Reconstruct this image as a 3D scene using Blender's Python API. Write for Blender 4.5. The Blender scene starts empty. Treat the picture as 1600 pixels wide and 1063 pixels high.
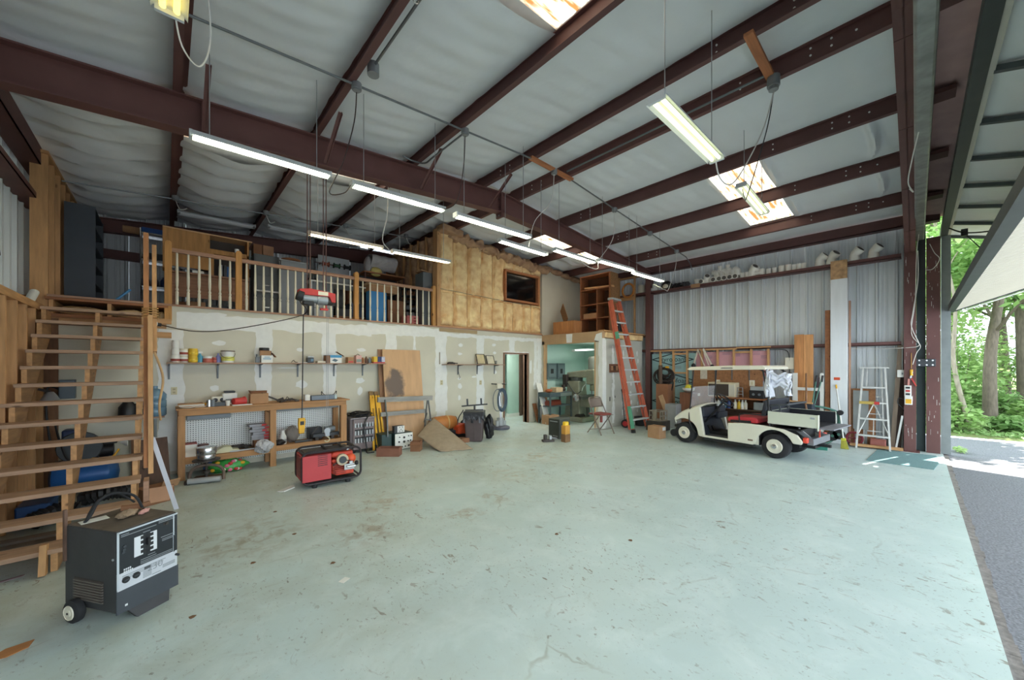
import bpy, bmesh, math, random
from mathutils import Matrix, Vector, noise as NZ
random.seed(7)
C = bpy.context.scene.collection
SC = bpy.context.scene
PI = math.pi
# ------------------------------------------------------------------ camera, light, exposure
FPX, CXP, YH, HC = 583.5, 800.0, 571.0, 1.75
YAW = math.atan2(540.0, 583.5)
SN, CS = math.sin(YAW), math.cos(YAW)
cam = bpy.data.cameras.new('camera'); camo = bpy.data.objects.new('camera', cam); C.objects.link(camo)
cam.sensor_width = 36.0; cam.sensor_fit = 'HORIZONTAL'; cam.lens = 36.0*FPX/1600.0
cam.shift_y = (YH-531.5)/1600.0
cam.clip_start = 0.05; cam.clip_end = 500
camo.location = (0, 0, HC); camo.rotation_euler = (PI/2, 0, -YAW)
SC.camera = camo
SC.view_settings.view_transform = 'Standard'; SC.view_settings.look = 'None'
SC.view_settings.gamma = 1.0; SC.view_settings.use_curve_mapping = False
SC.view_settings.exposure = 1.5
W = bpy.data.worlds.new('world'); SC.world = W; W.use_nodes = True
nt = W.node_tree; nt.nodes.clear()
wo = nt.nodes.new('ShaderNodeOutputWorld'); bg = nt.nodes.new('ShaderNodeBackground')
bg.inputs[0].default_value = (0.80, 0.91, 1.0, 1); bg.inputs[1].default_value = 1.7
nt.links.new(bg.outputs[0], wo.inputs[0])
sl = bpy.data.lights.new('sun', 'SUN'); sl.energy = 8.0; sl.angle = math.radians(0.6); sl.color = (1, .96, .88)
so = bpy.data.objects.new('sun', sl); C.objects.link(so)
so.rotation_euler = Vector((.443, -.155, .883)).to_track_quat('Z', 'Y').to_euler()
TUBE_E = 8.0          # emission of a lit fluorescent tube
try:
    SC.cycles.max_bounces = 10; SC.cycles.diffuse_bounces = 7; SC.cycles.transparent_max_bounces = 12
    SC.cycles.sample_clamp_indirect = 6.0; SC.cycles.caustics_reflective = False; SC.cycles.caustics_refractive = False
except Exception: pass

# ------------------------------------------------------------------ a point of the place seen at a pixel of the photograph
def ray(px, py):
    a = (px-CXP)/FPX; b = (YH-py)/FPX
    return (SN+CS*a, CS-SN*a, b)
def fl(px, py, z=0.0):
    r = ray(px, py); t = (z-HC)/r[2]; return Vector((r[0]*t, r[1]*t, z))
def aY(px, py, Y):
    r = ray(px, py); t = Y/r[1]; return Vector((r[0]*t, Y, HC+r[2]*t))
def aX(px, py, X):
    r = ray(px, py); t = X/r[0]; return Vector((X, r[1]*t, HC+r[2]*t))

# ------------------------------------------------------------------ mesh builder
class MB:
    def __init__(s): s.v = []; s.f = []; s.m = []; s.mi = 0
    def add(s, vs, fs):
        n = len(s.v); s.v += [Vector(p) for p in vs]
        for f in fs: s.f.append([n+i for i in f]); s.m.append(s.mi)
        return s
    def mat(s, i): s.mi = i; return s
    def b(s, x0, x1, y0, y1, z0, z1):
        return s.add([(x0,y0,z0),(x1,y0,z0),(x1,y1,z0),(x0,y1,z0),(x0,y0,z1),(x1,y0,z1),(x1,y1,z1),(x0,y1,z1)],
                     [(0,3,2,1),(4,5,6,7),(0,1,5,4),(1,2,6,5),(2,3,7,6),(3,0,4,7)])
    def cb(s, c, d, rot=None):                     # centred box, optional euler
        n = len(s.v); s.b(-d[0]/2, d[0]/2, -d[1]/2, d[1]/2, -d[2]/2, d[2]/2)
        R = (Matrix.Rotation(rot[2],4,'Z') @ Matrix.Rotation(rot[1],4,'Y') @ Matrix.Rotation(rot[0],4,'X')) if rot else Matrix()
        for i in range(n, len(s.v)): s.v[i] = R @ s.v[i] + Vector(c)
        return s
    def bar(s, p0, p1, w, h, up=(0,0,1)):          # rectangular bar between two points: w sideways, h along up
        p0 = Vector(p0); p1 = Vector(p1); d = (p1-p0).normalized(); u = Vector(up)
        if abs(d.dot(u)) > .99: u = Vector((1,0,0))
        sd = d.cross(u).normalized(); u = sd.cross(d)
        vs = []
        for p in (p0, p1):
            for a, c in ((-1,-1),(1,-1),(1,1),(-1,1)): vs.append(p+sd*(a*w/2)+u*(c*h/2))
        return s.add(vs, [(3,2,1,0),(4,5,6,7),(0,1,5,4),(1,2,6,5),(2,3,7,6),(3,0,4,7)])
    def cyl(s, p0, p1, r0, r1=None, n=12, cap=True):
        r1 = r0 if r1 is None else r1
        p0 = Vector(p0); p1 = Vector(p1); d = (p1-p0).normalized()
        a = d.orthogonal().normalized(); bb = d.cross(a)
        vs = []
        for p, r in ((p0, r0), (p1, r1)):
            for i in range(n):
                t = 2*PI*i/n; vs.append(p+a*(r*math.cos(t))+bb*(r*math.sin(t)))
        fs = [(i, (i+1)%n, n+(i+1)%n, n+i) for i in range(n)]
        if cap: fs += [tuple(range(n-1,-1,-1)), tuple(range(n, 2*n))]
        return s.add(vs, fs)
    def tube(s, pts, r, n=6, closed=False):
        pts = [Vector(p) for p in pts]; m = len(pts); vs = []; ref = None
        for i, p in enumerate(pts):
            if closed: d = pts[(i+1)%m]-pts[i-1]
            else: d = pts[min(i+1,m-1)]-pts[max(i-1,0)]
            d.normalize()
            if ref is None: ref = d.orthogonal().normalized()
            a = ref-d*ref.dot(d)
            a = a.normalized() if a.length > 1e-5 else d.orthogonal().normalized()
            ref = a; bb = d.cross(a); rr = r[i] if isinstance(r, (list, tuple)) else r
            for k in range(n):
                t = 2*PI*k/n; vs.append(p+a*(rr*math.cos(t))+bb*(rr*math.sin(t)))
        fs = []
        for i in range(m if closed else m-1):
            j = (i+1) % m
            for k in range(n): fs.append((i*n+k, i*n+(k+1)%n, j*n+(k+1)%n, j*n+k))
        if not closed: fs += [tuple(range(n-1,-1,-1)), tuple(range((m-1)*n, m*n))]
        return s.add(vs, fs)
    def lathe(s, prof, c=(0,0,0), n=20, axis='z'):
        vs = []; c = Vector(c)
        for r, z in prof:
            for k in range(n):
                t = 2*PI*k/n; x, y = r*math.cos(t), r*math.sin(t)
                q = {'z': (x,y,z), 'x': (z,x,y), 'y': (y,z,x)}[axis]
                vs.append(c+Vector(q))
        m = len(prof)
        fs = [(i*n+k, i*n+(k+1)%n, (i+1)*n+(k+1)%n, (i+1)*n+k) for i in range(m-1) for k in range(n)]
        if prof[0][0] > 1e-4: fs.append(tuple(range(n-1,-1,-1)))
        if prof[-1][0] > 1e-4: fs.append(tuple(range((m-1)*n, m*n)))
        return s.add(vs, fs)
    def prism(s, poly, axis, a0, a1):              # polygon extruded along an axis: x takes (y,z), y takes (x,z), z takes (x,y)
        def q(p, a): return {'x': (a,p[0],p[1]), 'y': (p[0],a,p[1]), 'z': (p[0],p[1],a)}[axis]
        n = len(poly)
        vs = [q(p,a0) for p in poly]+[q(p,a1) for p in poly]
        return s.add(vs, [tuple(range(n-1,-1,-1)), tuple(range(n,2*n))]+[(i,(i+1)%n,n+(i+1)%n,n+i) for i in range(n)])
    def ell(s, c, r, n=12, m=8):
        return s.sph(c, r, n, m)
    def sph(s, c, r, n=12, m=8):
        r = (r,r,r) if not isinstance(r,(tuple,list)) else r
        vs = []
        for i in range(m+1):
            ph = PI*i/m
            for k in range(n):
                t = 2*PI*k/n
                vs.append((c[0]+r[0]*math.sin(ph)*math.cos(t), c[1]+r[1]*math.sin(ph)*math.sin(t), c[2]-r[2]*math.cos(ph)))
        return s.add(vs, [(i*n+k, i*n+(k+1)%n, (i+1)*n+(k+1)%n, (i+1)*n+k) for i in range(m) for k in range(n)])
    def grid(s, fn, nu, nv, flip=False):
        vs = [fn(i/nu, j/nv) for j in range(nv+1) for i in range(nu+1)]
        w = nu+1
        fs = [(j*w+i, j*w+i+1, (j+1)*w+i+1, (j+1)*w+i) for j in range(nv) for i in range(nu)]
        if flip: fs = [f[::-1] for f in fs]
        return s.add(vs, fs)
    def rot(s, ang, axis='Z', about=(0,0,0)):
        R = Matrix.Rotation(ang, 4, axis); o = Vector(about)
        s.v = [R @ (p-o) + o for p in s.v]; return s
    def move(s, d): d = Vector(d); s.v = [p+d for p in s.v]; return s
    def jit(s, a):
        for p in s.v: p += Vector((random.uniform(-a,a), random.uniform(-a,a), random.uniform(-a,a)))
        return s
    def mesh(s, name, mats, smooth=False, weld=False):
        me = bpy.data.meshes.new(name); me.from_pydata([tuple(p) for p in s.v], [], s.f)
        mats = mats if isinstance(mats, (list, tuple)) else [mats]
        for m in mats: me.materials.append(m)
        for p, i in zip(me.polygons, s.m): p.material_index = i
        bm = bmesh.new(); bm.from_mesh(me)
        if weld: bmesh.ops.remove_doubles(bm, verts=bm.verts, dist=1e-5)
        bmesh.ops.recalc_face_normals(bm, faces=bm.faces)
        if smooth:
            for f in bm.faces: f.smooth = True
            for e in bm.edges: e.smooth = not (len(e.link_faces) == 2 and e.calc_face_angle(0) > .7)
        bm.to_mesh(me); bm.free(); me.update()
        return me
def link(name, me, parent=None):
    o = bpy.data.objects.new(name, me); C.objects.link(o)
    if parent is not None: o.parent = parent
    return o
def P(parent, name, mb, mats, smooth=False, bevel=0, label=None, stuff=False, weld=False):   # a part
    o = link(name, mb.mesh(name, mats, smooth, weld), parent)
    if bevel:
        md = o.modifiers.new('bevel', 'BEVEL'); md.width = bevel; md.segments = 2; md.limit_method = 'ANGLE'; md.angle_limit = .6
    if label: o['label'] = label
    if stuff: o['kind'] = 'stuff'
    return o
def thing(name, label, cat, loc=(0,0,0), rz=0.0, group=None):
    o = bpy.data.objects.new(name, None); C.objects.link(o); o.empty_display_size = .1
    o.location = loc; o.rotation_euler = (0,0,rz); o['label'] = label; o['category'] = cat; o['kind'] = 'thing'
    if group: o['group'] = group
    return o
def one(name, mb, mats, label, cat, loc=(0,0,0), rz=0.0, group=None, smooth=False, bevel=0, weld=False, rot=None):
    o = P(None, name, mb, mats, smooth, bevel, weld=weld)
    o.location = loc; o.rotation_euler = rot if rot else (0,0,rz); o['label'] = label; o['category'] = cat; o['kind'] = 'thing'
    if group: o['group'] = group
    return o
def struct(name, mb, mats, label=None, parent=None, smooth=False, bevel=0):
    o = P(parent, name, mb, mats, smooth, bevel)
    if parent is None:
        o['kind'] = 'structure'
        if label: o['label'] = label
    return o
def shell(name, label):
    o = bpy.data.objects.new(name, None); C.objects.link(o); o['kind'] = 'structure'; o['label'] = label
    return o
def copy_tree(o, parent=None):
    c = o.copy(); C.objects.link(c); c.parent = parent
    for ch in [k for k in KIDS(o)]: copy_tree(ch, c)
    return c
def KIDS(o): return list(o.children)
def catenary(p0, p1, sag, n=12):
    p0 = Vector(p0); p1 = Vector(p1)
    return [p0.lerp(p1, i/n)-Vector((0,0,sag*4*(i/n)*(1-i/n))) for i in range(n+1)]
def spline(pts, n=6):
    pts = [Vector(p) for p in pts]; out = []
    for i in range(len(pts)-1):
        a = pts[max(i-1,0)]; b = pts[i]; c = pts[i+1]; d = pts[min(i+2,len(pts)-1)]
        for k in range(n):
            t = k/n
            out.append(.5*((2*b)+(c-a)*t+(2*a-5*b+4*c-d)*t*t+(3*b-a-3*c+d)*t**3))
    out.append(pts[-1]); return out

# ------------------------------------------------------------------ materials
def lin(c):
    r = []
    for v in c[:3]:
        v /= 255.0; r.append(v/12.92 if v <= .04045 else ((v+.055)/1.055)**2.4)
    return (*r, 1)
_mats = {}
def M(name, col, rough=.6, metal=0.0, var=.12, scale=6.0, bump=0.0, stretch=(1,1,1), col2=None, trans=0.0, detail=4, bscale=None):
    if name in _mats: return _mats[name]
    m = bpy.data.materials.new(name); m.use_nodes = True; t = m.node_tree; N = t.nodes; L = t.links
    bs = N['Principled BSDF']; bs.inputs['Roughness'].default_value = rough; bs.inputs['Metallic'].default_value = metal
    c = lin(col)
    if var or col2:
        tc = N.new('ShaderNodeTexCoord'); mp = N.new('ShaderNodeMapping'); mp.inputs['Scale'].default_value = stretch
        no = N.new('ShaderNodeTexNoise'); no.inputs['Scale'].default_value = scale; no.inputs['Detail'].default_value = detail
        L.new(tc.outputs['Object'], mp.inputs[0]); L.new(mp.outputs[0], no.inputs['Vector'])
        cr = N.new('ShaderNodeValToRGB'); e = cr.color_ramp.elements
        e[0].position = .3; e[1].position = .72
        d = lin(col2) if col2 else tuple(min(1, v*(1+var)) for v in c[:3])+(1,)
        e[0].color = c if col2 else tuple(v*(1-var) for v in c[:3])+(1,); e[1].color = d
        L.new(no.outputs[0], cr.inputs[0]); L.new(cr.outputs[0], bs.inputs['Base Color'])
        if bump:
            bp = N.new('ShaderNodeBump'); bp.inputs['Strength'].default_value = min(1, bump); bp.inputs['Distance'].default_value = .02
            src = no
            if bscale:
                src = N.new('ShaderNodeTexNoise'); src.inputs['Scale'].default_value = bscale; src.inputs['Detail'].default_value = 3
                L.new(mp.outputs[0], src.inputs['Vector'])
            L.new(src.outputs[0], bp.inputs['Height']); L.new(bp.outputs[0], bs.inputs['Normal'])
    else: bs.inputs['Base Color'].default_value = c
    if trans: bs.inputs['Transmission Weight'].default_value = trans
    _mats[name] = m; return m
def EM(name, col, e):
    m = bpy.data.materials.new(name); m.use_nodes = True; bs = m.node_tree.nodes['Principled BSDF']
    bs.inputs['Base Color'].default_value = lin(col); bs.inputs['Emission Color'].default_value = lin(col); bs.inputs['Emission Strength'].default_value = e
    return m
def wood(name, col, ax='z', dark=.62, rough=.7, fine=26):
    st = {'x': (1,9,9), 'y': (9,1,9), 'z': (9,9,1)}[ax]
    m = M(name, col, rough, 0, .2, 2.4, .15, st, detail=6)
    t = m.node_tree; N = t.nodes; L = t.links
    tc = N.new('ShaderNodeTexCoord'); mp = N.new('ShaderNodeMapping'); mp.inputs['Scale'].default_value = tuple(.45 if v == 1 else 1.0 for v in st)
    vo = N.new('ShaderNodeTexVoronoi'); vo.inputs['Scale'].default_value = 5.5
    L.new(tc.outputs['Object'], mp.inputs[0]); L.new(mp.outputs[0], vo.inputs['Vector'])
    kr = N.new('ShaderNodeValToRGB'); kr.color_ramp.elements[0].position = .04; kr.color_ramp.elements[1].position = .12
    kr.color_ramp.elements[0].color = (dark*.5, dark*.42, dark*.36, 1); kr.color_ramp.elements[1].color = (1,1,1,1)
    L.new(vo.outputs['Distance'], kr.inputs[0])
    mx = N.new('ShaderNodeMixRGB'); mx.blend_type = 'MULTIPLY'; mx.inputs[0].default_value = 1
    bs = N['Principled BSDF']; src = bs.inputs['Base Color'].links[0].from_socket
    L.new(src, mx.inputs[1]); L.new(kr.outputs[0], mx.inputs[2]); L.new(mx.outputs[0], bs.inputs['Base Color'])
    return m
STEEL = M('red_oxide_steel', (104,68,64), .55, .0, .12, 3)
STEELD = M('dark_red_oxide_steel', (94,62,59), .6, .0, .12, 3)
GALV = M('galvanized_sheet', (214,219,220), .5, .1, .06, 3, stretch=(3,3,.4))
GALVP = M('galvanized_pipe', (140,142,138), .45, .5, .25, 7)
VINYL = M('white_vinyl_insulation', (220,224,226), .5, 0, .04, 1.5, .3, bscale=5)
PINE = wood('pine_lumber', (196,150,102), 'z'); PINEX = wood('pine_lumber_long', (196,150,102), 'x'); PINEY = wood('pine_lumber_deep', (196,150,102), 'y')
TREAD = wood('worn_tread_pine', (172,140,114), 'x'); BROWNW = wood('brown_stained_wood', (150,98,62), 'x')
OAK = wood('oak_rail', (166,128,104), 'x'); PLY = wood('plywood_face', (200,156,116), 'z', .8)
OSB = M('strand_board', (146,106,68), .8, 0, .35, 40, .1); PLYD = wood('brown_plywood', (150,104,68), 'x')
WHITE = M('white_paint', (228,228,222), .5, 0, .05, 5); CREAM = M('cream_paint', (222,216,196), .5, 0, .05, 5)
WALLB = M('bare_gypsum_board', (208,204,187), .85, 0, .05, 2.2); MUD = M('joint_compound', (230,231,228), .85, 0, .04, 9)
MINT = M('mint_wall_paint', (176,204,193), .7, 0, .05, 2)
BLACK = M('black_plastic', (32,32,34), .5, 0, .15, 8); DGREY = M('dark_grey_metal', (66,70,74), .5, .2, .12, 6)
MGREY = M('mid_grey_metal', (120,126,130), .5, .2, .1, 6); LGREY = M('light_grey_metal', (176,180,182), .45, .3, .08, 6)
CARD = M('cardboard', (176,136,100), .9, 0, .12, 5); CARDD = M('brown_cardboard', (140,98,70), .9, 0, .14, 5)
RED = M('red_paint', (196,58,54), .45, 0, .1, 5); ORANGE = M('orange_enamel', (214,84,46), .45, 0, .15, 9)
YELLOW = M('yellow_paint', (232,176,44), .5, 0, .1, 6); BLUE = M('blue_enamel', (34,92,150), .4, 0, .1, 5)
RUBBER = M('black_rubber', (38,38,40), .85, 0, .15, 20, .2); CHROME = M('bright_metal', (200,202,204), .25, .9, .05, 8)
RUST = M('rusty_iron', (110,84,70), .75, .3, .3, 12, .2); IRON = M('worn_dark_iron', (74,68,64), .6, .4, .25, 9)
BATT = M('yellow_fiberglass_batt', (255,229,174), .95, 0, 0, 4.5, 1.0, col2=(222,174,122), detail=8, bscale=14)
ALU = M('dull_aluminium', (214,214,210), .5, .25, .1, 9); CANVAS = M('taupe_canvas', (158,142,120), .95, 0, .1, 12, .3)
CORD = M('brown_cord', (58,44,40), .7, 0, 0); WCORD = M('white_cord', (214,212,206), .6, 0, 0); CHAINM = M('zinc_chain', (170,172,174), .4, .6, 0)
PVC = M('white_pvc', (242,239,230), .4, 0, .05, 9); ABS = M('black_abs', (30,30,33), .4, 0, .1, 9)
TUBEL = EM('lit_fluorescent_tube', (252,250,218), TUBE_E); TUBEY = EM('yellowish_tube', (250,226,120), .75); TUBEC = EM('cream_tube', (246,248,200), .62); TUBEW = EM('warm_tube', (255,232,184), 4.0)
TUBEO = M('unlit_tube', (222,224,226), .3, 0, 0)
FOAMB = M('blue_foam_board', (152,188,192), .7, 0, .06, 3); FOAMP = M('pink_foam_board', (206,156,166), .7, 0, .06, 3)
GREENM = M('green_enamel', (66,112,98), .45, 0, .1, 8)
# ================================================================== STRUCTURE
RX = 4.9
def zt(x): return 5.2-.0833*abs(x-RX)
# ---- floor with worn mint paint
def floor_mat():
    m = M('worn_mint_floor_paint', (191,208,206), .38, 0, .05, .7); t = m.node_tree; N = t.nodes; L = t.links
    bs = N['Principled BSDF']; tc = N.new('ShaderNodeTexCoord')
    src = bs.inputs['Base Color'].links[0].from_socket
    def noise(sc, det, st=(1,1,1), rough=.6, dist=0.0):
        mp = N.new('ShaderNodeMapping'); mp.inputs['Scale'].default_value = st
        no = N.new('ShaderNodeTexNoise'); no.inputs['Scale'].default_value = sc; no.inputs['Detail'].default_value = det
        no.inputs['Roughness'].default_value = rough; no.inputs['Distortion'].default_value = dist
        L.new(tc.outputs['Object'], mp.inputs[0]); L.new(mp.outputs[0], no.inputs['Vector']); return no
    def ramp(s, a, b):
        cr = N.new('ShaderNodeMapRange'); cr.clamp = True
        cr.inputs['From Min'].default_value = a; cr.inputs['From Max'].default_value = b; L.new(s, cr.inputs[0]); return cr.outputs[0]
    def mul(a, b):
        q = N.new('ShaderNodeMath'); q.operation = 'MULTIPLY'; L.new(a, q.inputs[0])
        if isinstance(b, float): q.inputs[1].default_value = b
        else: L.new(b, q.inputs[1])
        return q.outputs[0]
    def over(src, fac, col):
        mx = N.new('ShaderNodeMixRGB'); L.new(fac, mx.inputs[0]); L.new(src, mx.inputs[1]); mx.inputs[2].default_value = lin(col); return mx.outputs[0]
    sx = N.new('ShaderNodeSeparateXYZ'); L.new(tc.outputs['Object'], sx.inputs[0])
    back = ramp(sx.outputs['Y'], 2.0, 7.0)                      # the work side of the floor is dirtier
    left = ramp(sx.outputs['X'], 3.2, -.6)
    big = ramp(noise(.9, 5).outputs[0], .42, .68)
    src = over(src, mul(mul(back, big), .5), (170,166,140))
    src = over(src, mul(mul(left, ramp(noise(1.3, 6).outputs[0], .4, .7)), .6), (160,158,134))
    # oily patches
    for (px, py, r, c) in ((1.55,3.9,.42,(150,134,116)),(2.55,3.6,.32,(158,146,128)),(3.2,3.8,.3,(160,150,132)),(2.0,4.6,.5,(168,156,136)),(.6,4.6,.7,(146,138,116)),(4.1,4.4,.5,(176,168,150)),(5.2,4.9,.7,(176,170,150))):
        vm = N.new('ShaderNodeVectorMath'); vm.operation = 'DISTANCE'; L.new(tc.outputs['Object'], vm.inputs[0]); vm.inputs[1].default_value = (px, py, 0)
        d = ramp(vm.outputs['Value'], r, r*.1)
        src = over(src, mul(mul(d, ramp(noise(7, 6, dist=.6).outputs[0], .46, .6)), .85), c)
    patch = ramp(noise(.8, 5, rough=.7).outputs[0], .38, .58)
    src = over(src, mul(mul(ramp(noise(13, 4, (1,.5,1), .7, .8).outputs[0], .615, .655), patch), .85), (120,108,94))
    src = over(src, mul(mul(ramp(noise(3.2, 9, (1,1.3,1), .8, 2.0).outputs[0], .575, .68), patch), .6), (140,128,110))
    src = over(src, mul(mul(ramp(noise(38, 3, (1,.7,1), .7, .5).outputs[0], .635, .66), patch), .85), (106,96,86))
    src = over(src, mul(ramp(noise(5, 6, (1,1.6,1), .75, 1.2).outputs[0], .66, .76), .5), (186,182,160))
    src = over(src, mul(ramp(noise(2.2, 8, (1,1,1), .7, .5).outputs[0], .48, .7), .4), (222,232,230))
    # hairline cracks
    vo = N.new('ShaderNodeTexVoronoi'); vo.feature = 'DISTANCE_TO_EDGE'; vo.inputs['Scale'].default_value = .42
    mpv = N.new('ShaderNodeMapping'); nz = noise(1.5, 4)
    ad = N.new('ShaderNodeVectorMath'); ad.operation = 'MULTIPLY_ADD'; L.new(nz.outputs['Color'], ad.inputs[0]); ad.inputs[1].default_value = (.5,.5,0); L.new(tc.outputs['Object'], ad.inputs[2])
    L.new(ad.outputs[0], vo.inputs['Vector'])
    src = over(src, mul(mul(ramp(vo.outputs['Distance'], .006, .001), ramp(noise(1.1, 3).outputs[0], .5, .62)), .45), (138,138,124))
    L.new(src, bs.inputs['Base Color'])
    rr = N.new('ShaderNodeMapRange'); L.new(noise(3, 5).outputs[0], rr.inputs[0]); rr.inputs['To Min'].default_value = .2; rr.inputs['To Max'].default_value = .55
    L.new(rr.outputs[0], bs.inputs['Roughness'])
    return m
FLOORM = floor_mat()
struct('floor', MB().b(-1.6, 11.5, -.37, 11.4, -.2, 0), FLOORM, 'worn pale mint painted concrete floor of the workshop')
edge = MB()
n = 90
for i in range(n):
    x0 = -1.6+13.1*i/n; x1 = -1.6+13.1*(i+1)/n
    edge.b(x0, x1, -.42-random.uniform(0,.02), -.37, -.2, -.012-random.uniform(0,.006))
struct('trim_1', edge, M('crumbled_slab_edge', (126,120,116), .95, 0, .3, 25, .4), 'rough broken concrete lip along the door opening')
# ---- outside ground
ASPH = M('asphalt', (122,124,130), .9, 0, .4, 60, .25, detail=6)
struct('asphalt_apron', MB().b(-14, 14.2, -16, -.37, -.25, -.03).b(11.5, 14.2, -.37, 30, -.25, -.03), ASPH, 'grey asphalt apron and drive outside the door')
struct('woodland_ground', MB().grid(lambda u, v: (14.2+30*u, -16+46*v, -.05+1.2*u+.08*math.sin(9*u+7*v)), 20, 30), M('leaf_litter', (112,108,72), .95, 0, .4, 6, .3, col2=(92,122,58)), 'leaf littered ground beneath the trees')
# ---- sheet metal walls: 0.914 m panels with standing ribs
def sheet(w, z0, z1, ax, side):
    # profile along the wall; ribs stand towards the room
    pr = []
    for k in range(3):
        o = k*w/3
        pr += [(o, .0), (o+.10, .0), (o+.106, .014), (o+.124, .014), (o+.13, 0), (o+.17, 0), (o+.176, .014), (o+.194, .014), (o+.20, 0), (o+.235, .0), (o+.258, .048), (o+.282, .048), (o+.3045, .0)]
    vs = []
    for z in (z0, z1):
        for a, d in pr: vs.append((d*side, a, z) if ax == 'x' else (a, d*side, z))
    m = len(pr)
    return MB().add(vs, [(i, i+1, m+i+1, m+i) for i in range(m-1)])
def panel_wall(name, label, ax, pos, a0, a1, z0, z1, side, mat):
    o = shell(name, label); k = 0; a = a0; me = sheet(.914, z0, z1, ax, side).mesh('metal_panel', mat)
    while a < a1-.2:
        p = link('metal_panel', me, o)
        p.location = (pos+.002*(k%2), a, 0) if ax == 'x' else (a, pos+.002*(k%2), 0)
        a += .914; k += 1
    return o
wr = panel_wall('wall_right', 'ribbed galvanized metal wall on the right', 'x', 11.42, .0, 11.3, 0, 4.95, -1, GALV)
wl = panel_wall('wall_left', 'ribbed galvanized metal wall behind the stair', 'x', -1.52, -.3, 11.3, 0, 4.9, 1, GALV)
wb = panel_wall('wall_rear', 'pale ribbed metal wall at the back of the loft', 'y', 11.35, -1.5, 11.4, 0, 5.3, -1, GALV)
# ---- roof: purlins, deck, insulation blanket, skylights
PUR = [.12, 1.55, 3.03, 4.49, 5.31, 6.9, 8.46, 10.04]
EDG = [-1.45]+PUR+[11.3]
SKY = {2: (1.74,2.57), 6: (1.77,2.62), 7: (1.77,2.62)}
REAR = {1: (6.25,7.15), 2: (6.25,7.15), 6: (6.25,7.15), 7: (6.25,7.15)}
ceil = shell('ceiling', 'white vinyl faced insulation sagging between the purlins')
def blanket(i, y0, y1):
    x0, x1 = EDG[i], EDG[i+1]; w = x1-x0; sag = (.13 if i < 3 else .07)*min(1, w/1.3)
    if w < 1: sag = .03
    seams = [.5+1.22*k+random.uniform(-.05,.05) for k in range(10)]
    if y1 > 6: seams = [5.9+.52*k+random.uniform(-.12,.12) for k in range(11)]
    def f(u, v):
        x = x0+w*u; y = y0+(y1-y0)*v; z = zt(x)+.2
        s = math.sin(PI*u)
        amp = sag*(1.1 if y > 5.8 else 1)
        z -= amp*s*(.75+.25*math.sin(2.1*y+i))
        for q in seams:
            d = (y+.10*s-q)
            z -= .085*s*math.exp(-(d/.045)**2)+.035*s*max(0, 1-abs(d-.12)/.25)*(1 if i < 3 else .5) if y < 5.8 else (.11*s*max(0, 1-max(d/.05, -d/.30)) if abs(d) < .3 else 0)
        z += .006*math.sin(23*y+5*u+i)*s+(.02 if y > 5.7 else .005)*math.sin(13*y+9*math.sin(3*u)+i*2)*s
        return (x, y, z)
    ny = max(4, int((y1-y0)*36))
    P(ceil, 'insulation_blanket', MB().grid(f, 14, ny), VINYL, True)
deck = MB()
def skymat():
    m = M('weathered_skylight', (250,244,226), .5, 0, .0, 3, 0, (.7,5,1), col2=(150,104,58), detail=8); t = m.node_tree; N = t.nodes; L = t.links
    bs = N['Principled BSDF']; c = bs.inputs['Base Color'].links[0].from_socket
    cr = [q for q in N if q.type == 'VALTORGB'][0]; cr.color_ramp.elements[0].position = .42; cr.color_ramp.elements[1].position = .62
    tl = N.new('ShaderNodeBsdfTranslucent'); mx = N.new('ShaderNodeMixShader'); mx.inputs[0].default_value = .34
    L.new(c, tl.inputs[0]); L.new(bs.outputs[0], mx.inputs[1]); L.new(tl.outputs[0], mx.inputs[2])
    out = [q for q in N if q.type == 'OUTPUT_MATERIAL'][0]; L.new(mx.outputs[0], out.inputs[0]); return m
SKYM = skymat()
for i in range(len(EDG)-1):
    cuts = [d[i] for d in (SKY, REAR) if i in d]
    y = -.38
    for c0, c1 in cuts+[(11.36, 11.36)]:
        if c0-y > .1: blanket(i, y, c0)
        x0, x1 = EDG[i]-.02, EDG[i+1]+.02
        if c0-y > .1:
            xs = [x0, RX, x1] if x0 < RX < x1 else [x0, x1]
            for xa, xb in zip(xs, xs[1:]):
                deck.add([(xa,y,zt(xa)+.24),(xb,y,zt(xb)+.24),(xb,c0,zt(xb)+.24),(xa,c0,zt(xa)+.24),(xa,y,zt(xa)+.26),(xb,y,zt(xb)+.26),(xb,c0,zt(xb)+.26),(xa,c0,zt(xa)+.26)],
                         [(0,3,2,1),(4,5,6,7),(0,1,5,4),(1,2,6,5),(2,3,7,6),(3,0,4,7)])
        y = c1
    for c0, c1 in cuts:
        x0, x1 = EDG[i], EDG[i+1]
        def cor(u, v, x0=x0, x1=x1, c0=c0, c1=c1):
            x = x0+(x1-x0)*u; yy = c0-.05+(c1-c0+.1)*v
            q = (v*6) % 1.0
            return (x, yy, zt(x)+.245+.028*(1 if .25 < q < .5 else 0 if q > .6 or q < .15 else .5))
        P(ceil, 'skylight_panel', MB().grid(cor, 6, 60), SKYM, label='rust stained translucent roof panel letting daylight in')
struct('roof_deck', deck, GALV, 'metal roof sheets above the insulation')
bolts = {}
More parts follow.
